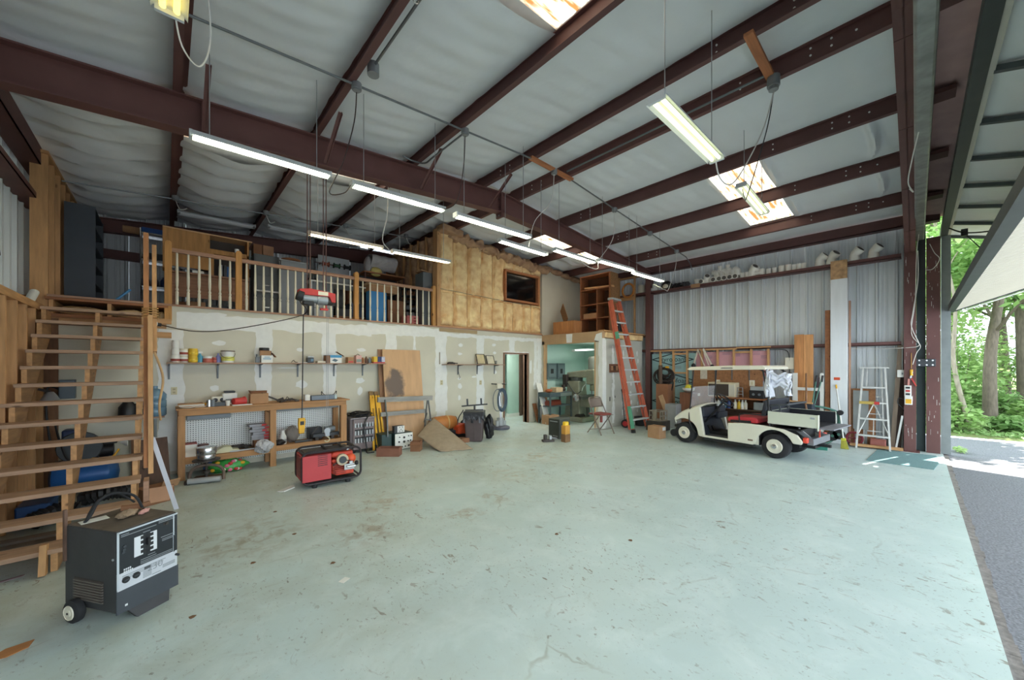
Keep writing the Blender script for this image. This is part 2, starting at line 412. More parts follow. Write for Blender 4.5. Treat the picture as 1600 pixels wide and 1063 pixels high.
for k, x in enumerate(PUR):
    z = zt(x); sd = 1 if x < RX else -1
    mb = MB().b(x-.004, x+.004, -.33, 11.3, z, z+.2)
    mb.b(x, x-sd*.07, -.33, 11.3, z-.006, z) if sd < 0 else mb.b(x-.07, x, -.33, 11.3, z-.006, z)
    mb.b(x-.07 if sd > 0 else x-.0, x if sd > 0 else x+.07, -.33, 11.3, z, z+.012)
    mb.b(x-.05, x+.06, -.33, 11.3, z+.19, z+.2)
    pu = struct('roof_purlin', mb, STEELD if k != 4 else STEEL, 'dark red steel roof purlin running from the door to the rear')
    if k >= 3:
        hole_dots = MB()
        for (yy, dz) in ((.42,.10),(.62,.06),(.62,.14),(.80,.06),(.80,.14),(1.5,.06),(1.5,.14),(4.9,.06),(4.9,.14),(5.15,.06),(5.15,.14),(6.2,.1)):
            hole_dots.cyl((x-.004, yy, z+dz), (x-.012, yy, z+dz), .011, n=8)
        P(pu, 'bolt', hole_dots, WHITE, stuff=True)  # discs stand for bolt holes, light through them painted as white
for x0, x1, z0, z1, nm in ((11.16,11.36,4.62,4.84,'right'),(-1.46,-1.26,4.5,4.74,'left')):
    mb = MB().b(x0, x1, -.33, 11.3, z0, z0+.015).b(x0 if nm == 'right' else x1-.012, x0+.012 if nm == 'right' else x1, -.33, 11.3, z0, z1)
    struct('eave_strut', mb, STEELD, 'dark red eave strut along the %s wall' % nm)
def girt(x0, x1, y0, y1, z, label, lip):
    mb = MB().b(x0, x1, y0, y1, z, z+.012).b(lip-.005, lip+.005, y0, y1, z, z+.075)
    return struct('wall_girt', mb, STEEL, label)
girt(11.14, 11.40, .2, 11.2, 3.99, 'dark red wall girt used as a shelf for pipe fittings', 11.145)
girt(11.14, 11.40, .2, 11.2, 2.17, 'dark red lower girt of the right wall', 11.145)
girt(-1.5, -1.30, 1.0, 11.2, 4.03, 'dark red upper girt of the left wall', -1.305)
girt(-1.5, -1.30, 1.0, 11.2, 2.2, 'dark red lower girt of the left wall', -1.305)
mb = MB()
for z in (2.9, 3.95): mb.b(-1.4, 5.2, 11.2, 11.31, z, z+.18)
struct('rear_girt', mb, STEEL, 'dark red girts across the rear wall')
# ---- rafters
def rafter(name, bot, Y, w, label, x0=-1.4, x1=11.2):
    bx = [p[0] for p in bot]
    def zb(x):
        for (a, za), (b, zb_) in zip(bot, bot[1:]):
            if a <= x <= b: return za+(zb_-za)*(x-a)/(b-a)
        return bot[-1][1] if x > bot[-1][0] else bot[0][1]
    xs = sorted(set([x0, RX, x1]+[b for b in bx if x0 < b < x1]))
    mb = MB()
    for a, b in zip(xs, xs[1:]):
        for za, zb2, zc, zd, hw in ((zb(a), zb(b), zb(a)+.018, zb(b)+.018, w/2), (zt(a)-.02, zt(b)-.02, zt(a)-.002, zt(b)-.002, w/2), (zb(a), zb(b), zt(a)-.004, zt(b)-.004, .007)):
            mb.add([(a,Y-hw,za),(b,Y-hw,zb2),(b,Y+hw,zb2),(a,Y+hw,za),(a,Y-hw,zc),(b,Y-hw,zd),(b,Y+hw,zd),(a,Y+hw,zc)],
                   [(0,3,2,1),(4,5,6,7),(0,1,5,4),(1,2,6,5),(2,3,7,6),(3,0,4,7)])
    return struct(name, mb, STEEL, label), zb
rf, zbf = rafter('roof_rafter', [(-1.4,4.28),(4.9,4.80),(11.2,4.48)], 5.66, .17, 'dark red steel rafter across the middle of the roof')
P(rf, 'splice_plate', MB().b(RX-.025, RX-.003, 5.575, 5.745, 4.70, 5.19).b(RX+.003, RX+.025, 5.575, 5.745, 4.70, 5.19), STEEL)
P(rf, 'stiffener', MB().b(.3, .31, 5.59, 5.73, 4.42, 4.80), STEEL)
mb = MB()
for xx in (RX-.03, RX+.03):
    for zz in (4.73, 4.9, 5.05):
        for yy in (5.62, 5.70): mb.cyl((xx, yy, zz), (xx+.03*(1 if xx > RX else -1), yy, zz), .014, n=6)
P(rf, 'bolt', mb, CHROME, stuff=True)
for x in (.32, 1.62, 3.1, 4.56):
    P(rf, 'knee_brace', MB().bar((x, 5.57, zbf(x)+.03), (x, 4.95, zt(x)+.03), .05, .008).bar((x+.02, 5.57, zbf(x)+.03), (x+.02, 4.95, zt(x)+.03), .008, .05), STEEL)
rf2, _ = rafter('roof_rafter', [(-1.4,4.4),(4.9,4.82),(11.2,4.4)], 11.1, .14, 'dark red steel rafter against the rear wall')
rf3, zbf3 = rafter('roof_rafter', [(-1.4,4.35),(4.9,5.0),(6.2,4.88),(10.2,4.2),(11.2,4.0)], .075, .15, 'deep dark red steel rafter beside the big door')
for x in (5.31, 6.9, 8.46, 10.04): P(rf3, 'stiffener', MB().b(x-.006, x+.006, .0, .15, zbf3(x)-.004, zt(x)), STEELD)
P(rf3, 'end_plate', MB().b(4.0, 4.02, 0, .15, 4.8, 5.08).b(4.03,4.05, 0, .15, 4.8, 5.08), STEEL)
# ---- columns and jamb on the right of the door
c1 = struct('steel_column', MB().b(11.02, 11.04, -.01, .16, 0, 4.2).b(11.04, 11.36, .068, .082, 0, 4.6).b(11.36, 11.38, -.01, .16, 0, 4.6), STEEL, 'scuffed dark red frame column right of the big door')
SCUFF = M('scuffed_red_oxide', (96,62,58), .6, 0, .1, 4)
P(c1, 'base_plate', MB().b(10.98, 11.4, -.06, .22, 0, .014), STEEL)
def streaks(x, y0, y1, n, seed, z0=.15, z1=3.9):
    rnd = random.Random(seed); mb = MB()
    for _ in range(n):
        y = rnd.uniform(y0, y1); z = rnd.uniform(z0, z1); h = rnd.uniform(.02,.11); w = rnd.uniform(.002,.005)
        mb.b(x-.0015, x, y, y+w, z, z+h)
    return mb
P(c1, 'scuff_mark', streaks(11.02, .0, .15, 22, 3), WHITE, stuff=True)
struct('wall_front', MB().b(11.3, 11.42, -.14, -.012, 0, 4.6), M('dark_green_sheet', (50,66,66), .6, .1, .1, 4), 'dark green metal closure strip between the columns')
c2 = struct('door_column', MB().b(11.2, 11.22, -.335, -.145, 0, 4.3).b(11.22, 11.36, -.25, -.236, 0, 4.3), STEEL, 'scuffed dark red door column next to the jamb')
P(c2, 'scuff_mark', streaks(11.2, -.325, -.155, 34, 5), WHITE, stuff=True)
struct('trim_2', MB().b(11.25, 11.45, -.47, -.345, 0, 4.3), M('grey_galvanized_jamb', (132,140,140), .5, .3, .1, 6), 'grey metal jamb of the big door')
c3 = struct('steel_column', MB().b(11.0, 11.02, 5.58, 5.74, 0, 4.5).b(11.02, 11.36, 5.652, 5.668, 0, 4.5), STEEL, 'dark red frame column behind the orange ladder')
struct('steel_column', MB().b(-1.46, -1.44, 5.58, 5.74, 0, 4.3).b(-1.46, -1.2, 5.652, 5.668, 0, 4.3), STEEL, 'dark red frame column on the left wall')
struct('trim_3', MB().b(-1.5, 11.3, -.12, .012, 4.30, 4.43), GALVP, 'long galvanized lift tube above the big door', bevel=.02)
mb = MB()
for x0, x1 in zip(EDG, EDG[1:]):
    mb.add([(x0,-.455,zt(x0)+.03),(x1,-.455,zt(x1)+.03),(x1,-.0,zt(x1)+.10),(x0,-.0,zt(x0)+.10)], [(0,1,2,3)])
struct('trim_4', mb, M('mauve_primer_sheet', (186,152,150), .6, 0, .12, 4), 'dull red primed closure above the big door')
mb = MB()
for x in PUR[4:]: mb.b(x-.12, x+.12, -.33, -.13, zt(x)-.03, zt(x)+.02)
struct('trim_5', mb, STEELD, 'dark red purlin clips above the big door')
struct('trim_6', MB().b(-1.6, 11.5, -.43, -.33, 4.30, 4.42), M('dark_door_header', (58,62,62), .5, .2, .1, 6), 'dark steel header tube of the big door')
struct('wall_header', MB().b(-1.6,11.5,-.47,-.43,4.31,5.62), M('tan_header_cladding', (190,186,176), .6, 0, .05, 4), 'metal cladding above the big door')
# ---- bifold door, half raised: upper leaf and lower leaf meet at the outer hinge
DF = M('dark_door_frame', (74,80,80), .5, .3, .12, 6)
dr = shell('door_1', 'raised white corrugated bifold door seen from below')
A0, A1 = Vector((0,-.47,4.36)), Vector((0,-2.55,3.78))    # upper leaf, header to hinge
B0, B1 = Vector((0,-.50,2.82)), Vector((0,-2.55,3.62))    # lower leaf, free edge to hinge
def leaf_pt(a, b, t, off): 
    d = (b-a); nrm = Vector((0, -d.z, d.y)).normalized()
    return a+d*t+nrm*off
def leafgrid(a, b, off, nx, rib, x0=-1.4, x1=11.58):
    def f(u, v):
        p = leaf_pt(a, b, v, off+rib*(1 if int(u*nx) % 4 in (1,) else 0)); return (x0+(x1-x0)*u, p.y, p.z)
    return f
nx = 260
P(dr, 'upper_lining', MB().grid(lambda u, v: (-1.4+12.98*u, leaf_pt(A0,A1,v,0).y, leaf_pt(A0,A1,v,0).z+.03*math.sin(PI*((u*13)%1))+.008*math.sin(60*u+9*v)), 200, 8), VINYL, True)
ribs = MB()
for k in range(12):
    x = .1+k*1.04
    ribs.bar((x, A0.y, A0.z-.03), (x, A1.y, A1.z-.03), .05, .05)
P(dr, 'upper_rib', ribs, DF, stuff=True)
def ribpan(u, v):
    k = u*nx; q = k % 4
    off = .0 if q < 2 else .045
    p = leaf_pt(B0, B1, v, -off); return (-1.4+12.98*u, p.y, p.z)
P(dr, 'lower_panel', MB().grid(ribpan, nx, 2), M('white_ribbed_door_sheet', (208,202,184), .5, 0, .03, 5))
P(dr, 'frame_tube', MB().bar((-1.4,B0.y+.02,B0.z+.05), (11.58,B0.y+.02,B0.z+.05), .09, .12).bar((-1.4,B0.y-.16,B0.z+.17), (11.58,B0.y-.16,B0.z+.17), .06, .08), DF)
P(dr, 'frame_end', MB().bar((11.55,B0.y,B0.z+.03), (11.55,B1.y,B1.z+.03), .06, .08), DF)
P(dr, 'edge_strip', MB().bar((11.54,B0.y-.1,B0.z-.005), (11.54,B1.y,B1.z-.045), .12, .015), WHITE)
P(dr, 'hinge_tube', MB().cyl((-1.4,-2.58,3.70), (11.58,-2.58,3.70), .06, n=8), DF)
scr = MB(); rnd = random.Random(2)
for k in range(36):
    x = 2.0+k*.27; p = leaf_pt(B0, B1, .09+.01*rnd.random(), -.026); scr.sph((x, p.y, p.z), (.018,.012,.010), 6, 4)
P(dr, 'screw', scr, RUST, stuff=True)
one('door_latch', MB().tube(spline([(10.6,-.42,4.28),(10.5,-.62,4.12),(10.2,-.95,4.02),(9.6,-1.3,4.0)]), .012).tube(spline([(10.6,-.6,4.14),(10.7,-.9,3.6),(10.9,-.8,3.3)]), .008).cb((10.6,-.6,4.15),(.10,.08,.12)), BLACK, 'black cable latch hanging inside the raised bifold door', 'latch')

# ---- loft floor, drywall, rooms
LZ = 2.71
struct('loft_floor', MB().b(-1.5, 11.4, 8.22, 11.34, 2.66, LZ).b(8.9, 11.4, 5.87, 8.22, 2.66, LZ), OSB, 'plywood loft floor')
struct('trim_7', MB().b(-1.2, 5.02, 8.06, 8.24, LZ-.012, LZ+.018).b(5.02, 8.8, 8.07, 8.24, LZ-.012, LZ+.018), OAK, 'brown wooden cap along the loft edge')
wk = shell('wall_back', 'patched unpainted drywall below the loft')
mb = MB().b(-1.22, 7.19, 8.1, 8.2, 0, 2.33).b(0.0, 7.19, 8.1, 8.2, 2.33, LZ-.012).b(7.19, 8.11, 8.1, 8.2, 2.08, LZ-.012).b(8.11, 8.8, 8.1, 8.2, 0, LZ-.012)
P(wk, 'gypsum_board', mb, WALLB)
rnd = random.Random(11)
mudk = [0]
def mo(): mudk[0] += 1; return mudk[0]*.00006
def ragged_v(mb, x, w, z0, z1, Y=8.0985, j=.03):
    Y -= mo()
    n = max(3, int((z1-z0)/.07)); l = []; r = []; wl = wr_ = w/2
    for i in range(n+1):
        z = z0+(z1-z0)*i/n; wl = .7*wl+.3*w/2+rnd.uniform(-j,j)*.6; wr_ = .7*wr_+.3*w/2+rnd.uniform(-j,j)*.6
        l.append((x-wl, z)); r.append((x+wr_, z))
    for i in range(n):
        mb.add([(l[i][0],Y,l[i][1]),(r[i][0],Y,r[i][1]),(r[i+1][0],Y,r[i+1][1]),(l[i+1][0],Y,l[i+1][1])], [(0,1,2,3)])
def ragged_h(mb, x0, x1, z, h, Y=8.0982, j=.03):
    Y -= mo()
    n = max(3, int((x1-x0)/.07)); a = b = h/2; pr = None
    for i in range(n+1):
        x = x0+(x1-x0)*i/n; a = .7*a+.3*h/2+rnd.uniform(-j,j)*.6; b = .7*b+.3*h/2+rnd.uniform(-j,j)*.6
        if pr: mb.add([(pr[0],Y,pr[1]),(x,Y,z-a),(x,Y,z+b),(pr[0],Y,pr[2])], [(0,1,2,3)])
        pr = (x, z-a, z+b)
def dab(mb, x, z, w, h, Y=8.098, X=None):
    if X is None: Y -= mo()
    n = 12; vs = []
    for k in range(n):
        t = 2*PI*k/n; r = rnd.uniform(.75,1.1); a, c = x+w*r*math.cos(t)/2, z+h*r*math.sin(t)/2
        vs.append((a, Y, c) if X is None else (X, a, c))
    mb.add(vs, [tuple(range(n))])
mud = MB()
for x, w, z0, z1 in ((.06,.30,.05,2.32),(1.30,.26,.2,2.45),(1.27,.12,2.0,2.6),(2.42,.24,1.1,2.5),(3.74,.26,2.05,2.45),(4.33,.07,2.12,2.45),(5.07,.34,.6,2.62),(5.07,.24,.05,.7),(6.31,.24,.5,2.5),(7.5,.22,2.1,2.5),(8.5,.16,1.0,2.5),(8.68,.2,.02,2.6)): ragged_v(mud, x, w, z0, z1)
for x0, x1, z, h in ((.12,1.35,2.48,.24),(1.3,3.3,2.50,.22),(3.2,5.0,2.56,.22),(5.1,8.75,2.53,.10),(7.15,8.2,2.12,.06)): ragged_h(mud, x0, x1, z, h)
for x, z, w, h in ((.66,2.13,.24,.09),(.65,2.62,.3,.06),(.60,1.36,.12,.12),(1.9,2.05,.12,.09),(1.92,1.38,.22,.16),(2.35,2.6,.2,.05),(3.05,1.42,.2,.14),(3.05,1.2,.12,.2),(3.08,2.08,.2,.09),(5.66,2.28,.16,.10),(5.64,2.05,.16,.08),(5.62,1.4,.12,.06),(5.64,1.2,.14,.16),(5.62,.9,.1,.14),(6.8,2.32,.16,.09),(6.82,2.1,.14,.08),(6.85,1.55,.12,.1),(6.1,1.44,.16,.06),(8.28,1.7,.12,.5),(1.7,1.7,.4,.02)): dab(mud, x, z, w, h)
P(wk, 'joint_compound', mud, MUD, stuff=True)
P(wk, 'tan_strip', MB().b(5.02, 6.2, 8.09, 8.1, 2.60, 2.69), M('tan_board', (176,152,116), .8, 0, .06, 4))
jm = MB().b(7.15, 7.19, 8.07, 8.25, 0, 2.12).b(8.11, 8.17, 8.06, 8.26, 0, 2.12).b(7.19, 8.11, 8.07, 8.25, 2.08, 2.12)
struct('door_2', jm, wood('brown_jamb_wood', (134,100,80), 'z'), 'brown rough framed doorway in the drywall')
# room behind the doorway
rb = shell('wall_hall', 'mint painted walls of the room behind the doorway')
P(rb, 'wall_board', MB().b(8.50, 8.98, 9.35, 9.45, 0, 2.45).b(6.9, 7.0, 8.22, 9.9, 0, 2.45).b(9.4, 9.5, 8.22, 11, 0, 2.45).b(6.0, 9.5, 11.2, 11.3, 0, 2.45), MINT)
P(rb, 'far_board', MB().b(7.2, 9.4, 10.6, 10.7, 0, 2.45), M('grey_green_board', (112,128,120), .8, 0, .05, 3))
P(rb, 'ceiling_board', MB().b(6, 9.5, 8.22, 11.3, 2.45, 2.5), WHITE)
P(rb, 'base_strip', MB().b(8.48, 8.99, 9.33, 9.47, 0, .11), WHITE)
P(rb, 'inner_jamb', MB().b(8.98, 9.10, 9.31, 9.48, 0, 2.3).b(9.22, 9.3, 9.31, 9.48, 0, 2.3), wood('dark_jamb', (92,66,54), 'z'))
lt = bpy.data.lights.new('hall_fill', 'AREA'); lt.energy = 12; lt.size = .6; lt.color = (1,.98,.92)  # unseen area light added to brighten the room behind the doorway
lo = bpy.data.objects.new('hall_fill', lt); C.objects.link(lo); lo.location = (7.9, 8.8, 2.44)
# insulated upper wall
iw = shell('wall_loft', 'stud wall filled with yellow fiberglass batts above the drywall')
WX0, WX1, WZ0, WZ1 = 7.24, 8.56, 3.70, 4.48
sx = [5.04]+[5.46+.41*k for k in range(9)]
P(iw, 'backing', MB().b(5.0, WX0, 8.22, 8.26, LZ, 5.1).b(WX1, 8.78, 8.22, 8.26, LZ, 5.0).b(WX0, WX1, 8.22, 8.26, LZ, WZ0).b(WX0, WX1, 8.22, 8.26, WZ1, 5.0), OSB)
P(iw, 'bottom_plate', MB().b(5.0, 8.78, 8.09, 8.22, LZ+.018, LZ+.055), PINEX)
sx = [5.02, 5.45, 5.90, 6.34, 6.77, 7.18, 7.56, 7.95, 8.33, 8.74]
for k, x in enumerate(sx):
    segs = [(LZ+.05, zt(x)-.02)]
    if WX0+.1 < x < WX1-.05: segs = [(LZ+.05, WZ0-.09), (WZ1+.09, zt(x)-.02)]
    for z0, z1 in segs: P(iw, 'stud', MB().b(x-.02, x+.02, 8.14, 8.21, z0, z1), PINE)
P(iw, 'corner_post', MB().b(4.93, 5.03, 8.06, 8.26, LZ+.02, zt(5)-.03), PINE)
def batt(x0, x1, z0, z1, seed, Y=8.10):
    rr = random.Random(seed); ph = [rr.uniform(0,6) for _ in range(6)]
    def f(u, v):
        z = z0+(z1-z0)*v
        e = math.sin(PI*u)**.32 * min(1, min(v, 1-v)*(z1-z0)/.05+.15)
        wob = .018*math.sin(7*z+ph[0])+.012*math.sin(17*z+ph[1])
        xx = x0+(x1-x0)*u
        d = e*(.10+.09*NZ.noise((xx*2.2,z*1.7,ph[0]))+.05*NZ.noise((xx*7,z*4,ph[1]))+.03*NZ.noise((xx*19,z*12,ph[2])))
        d *= 1-.75*math.exp(-((z-(3.62-.03*(x0-5)))/.02)**2)
        return (x0+(x1-x0)*u+wob*math.sin(PI*u), Y+.045-d, z)
    return MB().grid(f, 10, max(6, int((z1-z0)*34)), True)
for k in range(len(sx)-1):
    x0, x1 = sx[k]+.012, sx[k+1]-.012; xm = (x0+x1)/2
    if xm > WX0: segs = [(LZ+.06, WZ0-.08), (WZ1+.08, zt(xm)-.12)]
    else: segs = [(LZ+.06, zt(xm)-.05)]
    for z0, z1 in segs: P(iw, 'insulation_batt', batt(x0, x1, z0, z1, k*3+int(z0*7)), BATT, True)
# loose batts along the top
PINKB = M('dusty_fiberglass_batt', (196,160,124), .95, 0, 0, 6, 1.0, col2=(152,116,92), detail=8, bscale=16)
for k in range(7):
    x0 = 5.3+k*.52; x1 = x0+.56; z = zt((x0+x1)/2)-.03-.05*(k > 0)
    mb = MB().sph(((x0+x1)/2, 8.06, z-.04), ((x1-x0)/2*1.25, .16, .12), 26, 16)
    rr = random.Random(k)
    for p in mb.v: p += Vector((.05*NZ.noise(p*6), .08*NZ.noise(p*7+Vector((3,0,0))), .11*NZ.noise(p*8+Vector((0,5,0)))))
    P(iw, 'loose_batt', mb, PINKB, True)
mb = MB().cb((5.25, 7.98, zt(5.2)-.05), (.62,.34,.16), (0,.10,0)); P(iw, 'loose_batt', mb, PINKB, bevel=.03)
P(iw, 'wall_wire', MB().tube([(5.0+.2*k, 8.03+.012*math.sin(k*1.7), 3.66-.03*k*.2) for k in range(19)], .006), M('grey_wire', (120,112,104), .6, 0, 0))
wf = P(iw, 'window_frame', MB().b(WX0-.04, WX1+.04, 8.05, 8.2, WZ1, WZ1+.06).b(WX0-.04, WX1+.04, 8.05, 8.2, WZ0-.06, WZ0).b(WX0-.05, WX0, 8.05, 8.2, WZ0, WZ1).b(WX1, WX1+.05, 8.05, 8.2, WZ0, WZ1), wood('window_trim', (172,112,72), 'x'))
gm = M('dark_window_glass', (18,20,22), .08, 0, 0); gm.node_tree.nodes['Principled BSDF'].inputs['Specular IOR Level'].default_value = .9
P(wf, 'pane', MB().b(WX0, WX1, 8.15, 8.156, WZ0, WZ1), gm)
struct('wall_upper', MB().b(8.8, 11.38, 8.1, 8.2, LZ, 4.86), M('beige_wall_board', (200,194,176), .85, 0, .04, 2), 'plain beige drywall above the small room')
for k in range(5):
    x = 9.0+k*.5; mb = MB().sph((x, 8.08, zt(x)-.0), (.3,.1,.09), 18, 10).jit(.012); P(iw, 'loose_batt', mb, PINKB, True)
# left end of the loft above the stairs: joist bays
lj = shell('loft_edge_framing', 'open joist bays with insulation above the stair')
for x in (-1.17, -.62, -.14): P(lj, 'joist', MB().b(x-.02, x+.02, 8.1, 8.9, 2.47, 2.66), PINE)
P(lj, 'rim_board', MB().b(-1.22, .02, 8.2, 8.24, 2.25, 2.47).b(-1.22, .02, 8.09, 8.2, 2.42, 2.47), BROWNW)
P(lj, 'header_board', MB().b(-1.22, .0, 8.12, 8.16, 2.30, 2.42), PINEX)
P(lj, 'edge_board', MB().b(-1.22, .02, 8.07, 8.22, 2.66, 2.695), BROWNW)
for x0, x1 in ((-1.15,-.64),(-.60,-.16),(-.12,.0)):
    mb = MB().sph(((x0+x1)/2, 8.32, 2.535), ((x1-x0)/2*1.0, .16, .07), 14, 8).jit(.015); P(lj, 'insulation_batt', mb, BATT, True)
# small machine room
sr = shell('wall_partition', 'drywall box of the machine room beside the ladder')
P(sr, 'gypsum_board', MB().b(8.8, 8.92, 5.85, 6.08, 0, 2.5).b(8.8, 8.92, 8.01, 8.1, 0, 2.5), WALLB)
P(sr, 'header_board', MB().b(8.8, 8.92, 5.85, 8.1, 2.40, 2.70), M('tan_header_board', (184,152,116), .8, 0, .08, 4))
P(sr, 'front_board', MB().b(8.92, 11.0, 5.85, 5.97, 0, 2.5), M('grey_wall_board', (190,190,180), .85, 0, .05, 2))
P(sr, 'corner_bead', MB().b(8.785, 8.93, 5.835, 5.95, 0, 2.5), MUD)
P(sr, 'opening_trim', MB().b(8.78, 8.93, 6.07, 6.10, 0, 2.4).b(8.78, 8.93, 7.99, 8.02, 0, 2.4), wood('tan_opening_trim', (190,152,110), 'z'))
P(sr, 'floor_edge', MB().b(8.82, 11.06, 5.80, 6.0, 2.69, 2.725), PINEX)
for k in range(6):
    x0 = 8.95+k*.35; mb = MB().cb((x0+.17, 5.90, 2.60), (.35,.14,.17)).jit(.012); P(sr, 'insulation_batt', mb, BATT, bevel=.03)
P(sr, 'mint_lining', MB().b(8.92, 11.2, 8.05, 8.1, 0, 2.45).b(11.0, 11.05, 5.97, 8.1, 0, 2.45).b(8.92, 11.0, 5.97, 5.98, 0, 2.45), MINT)
P(sr, 'ceiling_board', MB().b(8.92, 11.1, 5.97, 8.1, 2.45, 2.5), M('pale_mint_ceiling', (196,214,206), .8, 0, .04, 3))
mm = MB()
for x in (9.35, 9.85, 10.3, 10.7):
    for z in (.35, .62, .9, 1.2, 1.45, 1.85, 2.15): dab(mm, x+rnd.uniform(-.03,.03), z+rnd.uniform(-.05,.05), rnd.uniform(.07,.12), rnd.uniform(.1,.22), Y=5.848)
ragged_v(mm, 9.35, .1, .1, 2.3, 5.8485, .05)
for z in (.5, 1.0, 1.6, 2.2): dab(mm, 5.95, z, .08, .5, X=8.798)
ragged_v(mm, 8.95, .06, .05, 2.45, 5.8485, .01)
mm.add([(8.798,6.9,2.42),(8.798,7.1,2.42),(8.798,7.12,2.68),(8.798,6.88,2.68)],[(0,1,2,3)]); mm.add([(8.798,5.86,2.40),(8.798,6.12,2.45),(8.798,6.05,2.62),(8.798,5.86,2.66)],[(0,1,2,3)])
P(sr, 'joint_compound', mm, MUD, stuff=True)
mb = MB(); 
P(sr, 'wall_hole', MB().b(9.15, 9.19, 5.846, 5.851, .74, .86).b(9.42, 9.45, 5.846, 5.851, .82, .88), BLACK)
# left stud wall under and beside the stair
ls = shell('wall_stair', 'bare stud wall along the left side of the stair')
P(ls, 'top_plate', MB().b(-1.36, -1.21, 4.6, 8.3, 2.47, 2.555), PINEY)
for k in range(9): P(ls, 'stud', MB().b(-1.36, -1.215, 4.75+.4*k, 4.79+.4*k, 0, 2.47), PINE)
P(ls, 'sheathing', MB().b(-1.39, -1.365, 4.5, 8.4, 0, 2.4), wood('worn_sheathing', (160,120,86), 'z'))
P(ls, 'back_board', MB().b(-1.36, -1.1, 8.05, 8.09, 0, 2.4), wood('brown_back_board', (128,90,62), 'z'))
us = shell('wall_studs', 'tall bare studs standing on the left of the loft')
for k in range(6): P(us, 'stud', MB().b(-1.36, -1.2, 8.14+.4*k, 8.18+.4*k, 2.5, 4.66-.0*k), PINE)
P(us, 'top_plate', MB().b(-1.37, -1.19, 8.1, 10.4, 4.66, 4.70), PINEY)
# ================================================================== HANGING LIGHTS, CONDUIT, HOIST
FIXM = M('white_fixture_enamel', (196,201,203), .45, 0, .04, 5); FIXG = M('worn_fixture_enamel', (204,196,182), .5, 0, .08, 5)
FIXL = M('lit_reflector', (206,208,200), .5, 0, 0)
def strip(p0, p1, label, lit=True, hood=FIXM, wide=.125, hang=True, tubes=2, tm=None):
    p0 = Vector(p0); p1 = Vector(p1); d = p1-p0; Ln = d.length; mid = (p0+p1)/2
    rz = math.atan2(d.y, d.x)
    t = thing('strip_light', label, 'light', mid, rz, 'lit strip lights on chains' if lit else 'unlit strip lights')
    h = Ln/2; tilt = math.atan2(d.z, math.hypot(d.x, d.y))
    def R(mb): return mb.rot(-tilt, 'Y')
    w = wide/2
    P(t, 'reflector', R(MB().prism([(-w,-.004),(-w,.012),(-.035,.055),(.035,.055),(w,.012),(w,-.004),(w-.006,.006),(.03,.046),(-.03,.046),(-w+.006,.006)], 'x', -h, h)), hood)
    P(t, 'ballast_cover', R(MB().b(-h+.01, h-.01, -.03, .03, .02, .047)), FIXL if lit else hood)
    for y in ((-.032,.032) if tubes == 2 else (0,)):
        P(t, 'tube', R(MB().cyl((-h+.035, y, .006), (h-.035, y, .006), .0165, n=10)), tm or (TUBEL if lit else TUBEO), True)
    for sx in (-1, 1): P(t, 'end_cap', R(MB().b(sx*h-.012, sx*h+.012, -w*.8, w*.8, -.012, .05)), hood)
    if hang:
        for sx in (-1, 1):
            x = sx*(h-.14); wx = mid.x+x*math.cos(rz); top = zt(wx)+(.09 if mid.y > 5.8 else .14)-mid.z
            P(t, 'chain', MB().tube([(x, 0, .05-x*math.tan(tilt)*0), (x+.0, .0, top*.5), (x, 0, top)], .0045, 5), CHAINM)
    return t
def pxs(a, b, Y): return aY(*a, Y), aY(*b, Y)
strip(*pxs((298,213),(515,277),4.69), 'lit strip light hanging farthest left under the middle rafter')
strip(*pxs((550,290),(693,330),4.6), 'lit strip light second from the left below the rafter bend')
strip(*pxs((712,338),(827,372),4.3), 'lit strip light in front of the pile of loose batts at the wall top')
strip(*pxs((780,377),(853,399),4.88), 'lit strip light hanging just above the dark loft window')
strip(*pxs((866,391),(928,411),4.69), 'lit strip light in front of the rear right skylight')
strip(*pxs((935,408),(988,423),4.35), 'lit strip light in front of the wooden pigeonhole shelf')
strip(*pxs((990,427),(1035,440),4.25), 'lit strip light at the right end of the row by the metal wall')
strip(*pxs((482,366),(597,389),6.7), 'warm lit strip light hanging above the red hoist', hood=FIXG, wide=.13, tm=TUBEW)
strip(*pxs((613,394),(702,411),6.5), 'warm lit strip light at the end of the loft railing', hood=FIXM, wide=.13, tm=TUBEW)
strip(*pxs((278,333),(398,356),9.7), 'unlit strip light high over the wooden desk in the loft', False, FIXM, .2, False)
strip(*pxs((419,355),(526,377),9.7), 'unlit strip light over the tall grey panel in the loft', False, FIXM, .2, False)
strip(*pxs((1026,157),(1120,251),1.37), 'large lit strip light hanging nearest the big door', True, FIXM, .17, tm=TUBEC)
strip(*pxs((1158,291),(1194,334),1.72), 'lit strip light hanging below the front right skylight', True, FIXM, .17, tm=TUBEC)
p = fl(265, 22, 3.9)
strip((p.x, p.y-1.2, 3.9), (p.x, p.y, 3.9), 'yellowish lit strip light cut by the upper left frame edge', True, FIXM, .17, tm=TUBEY)
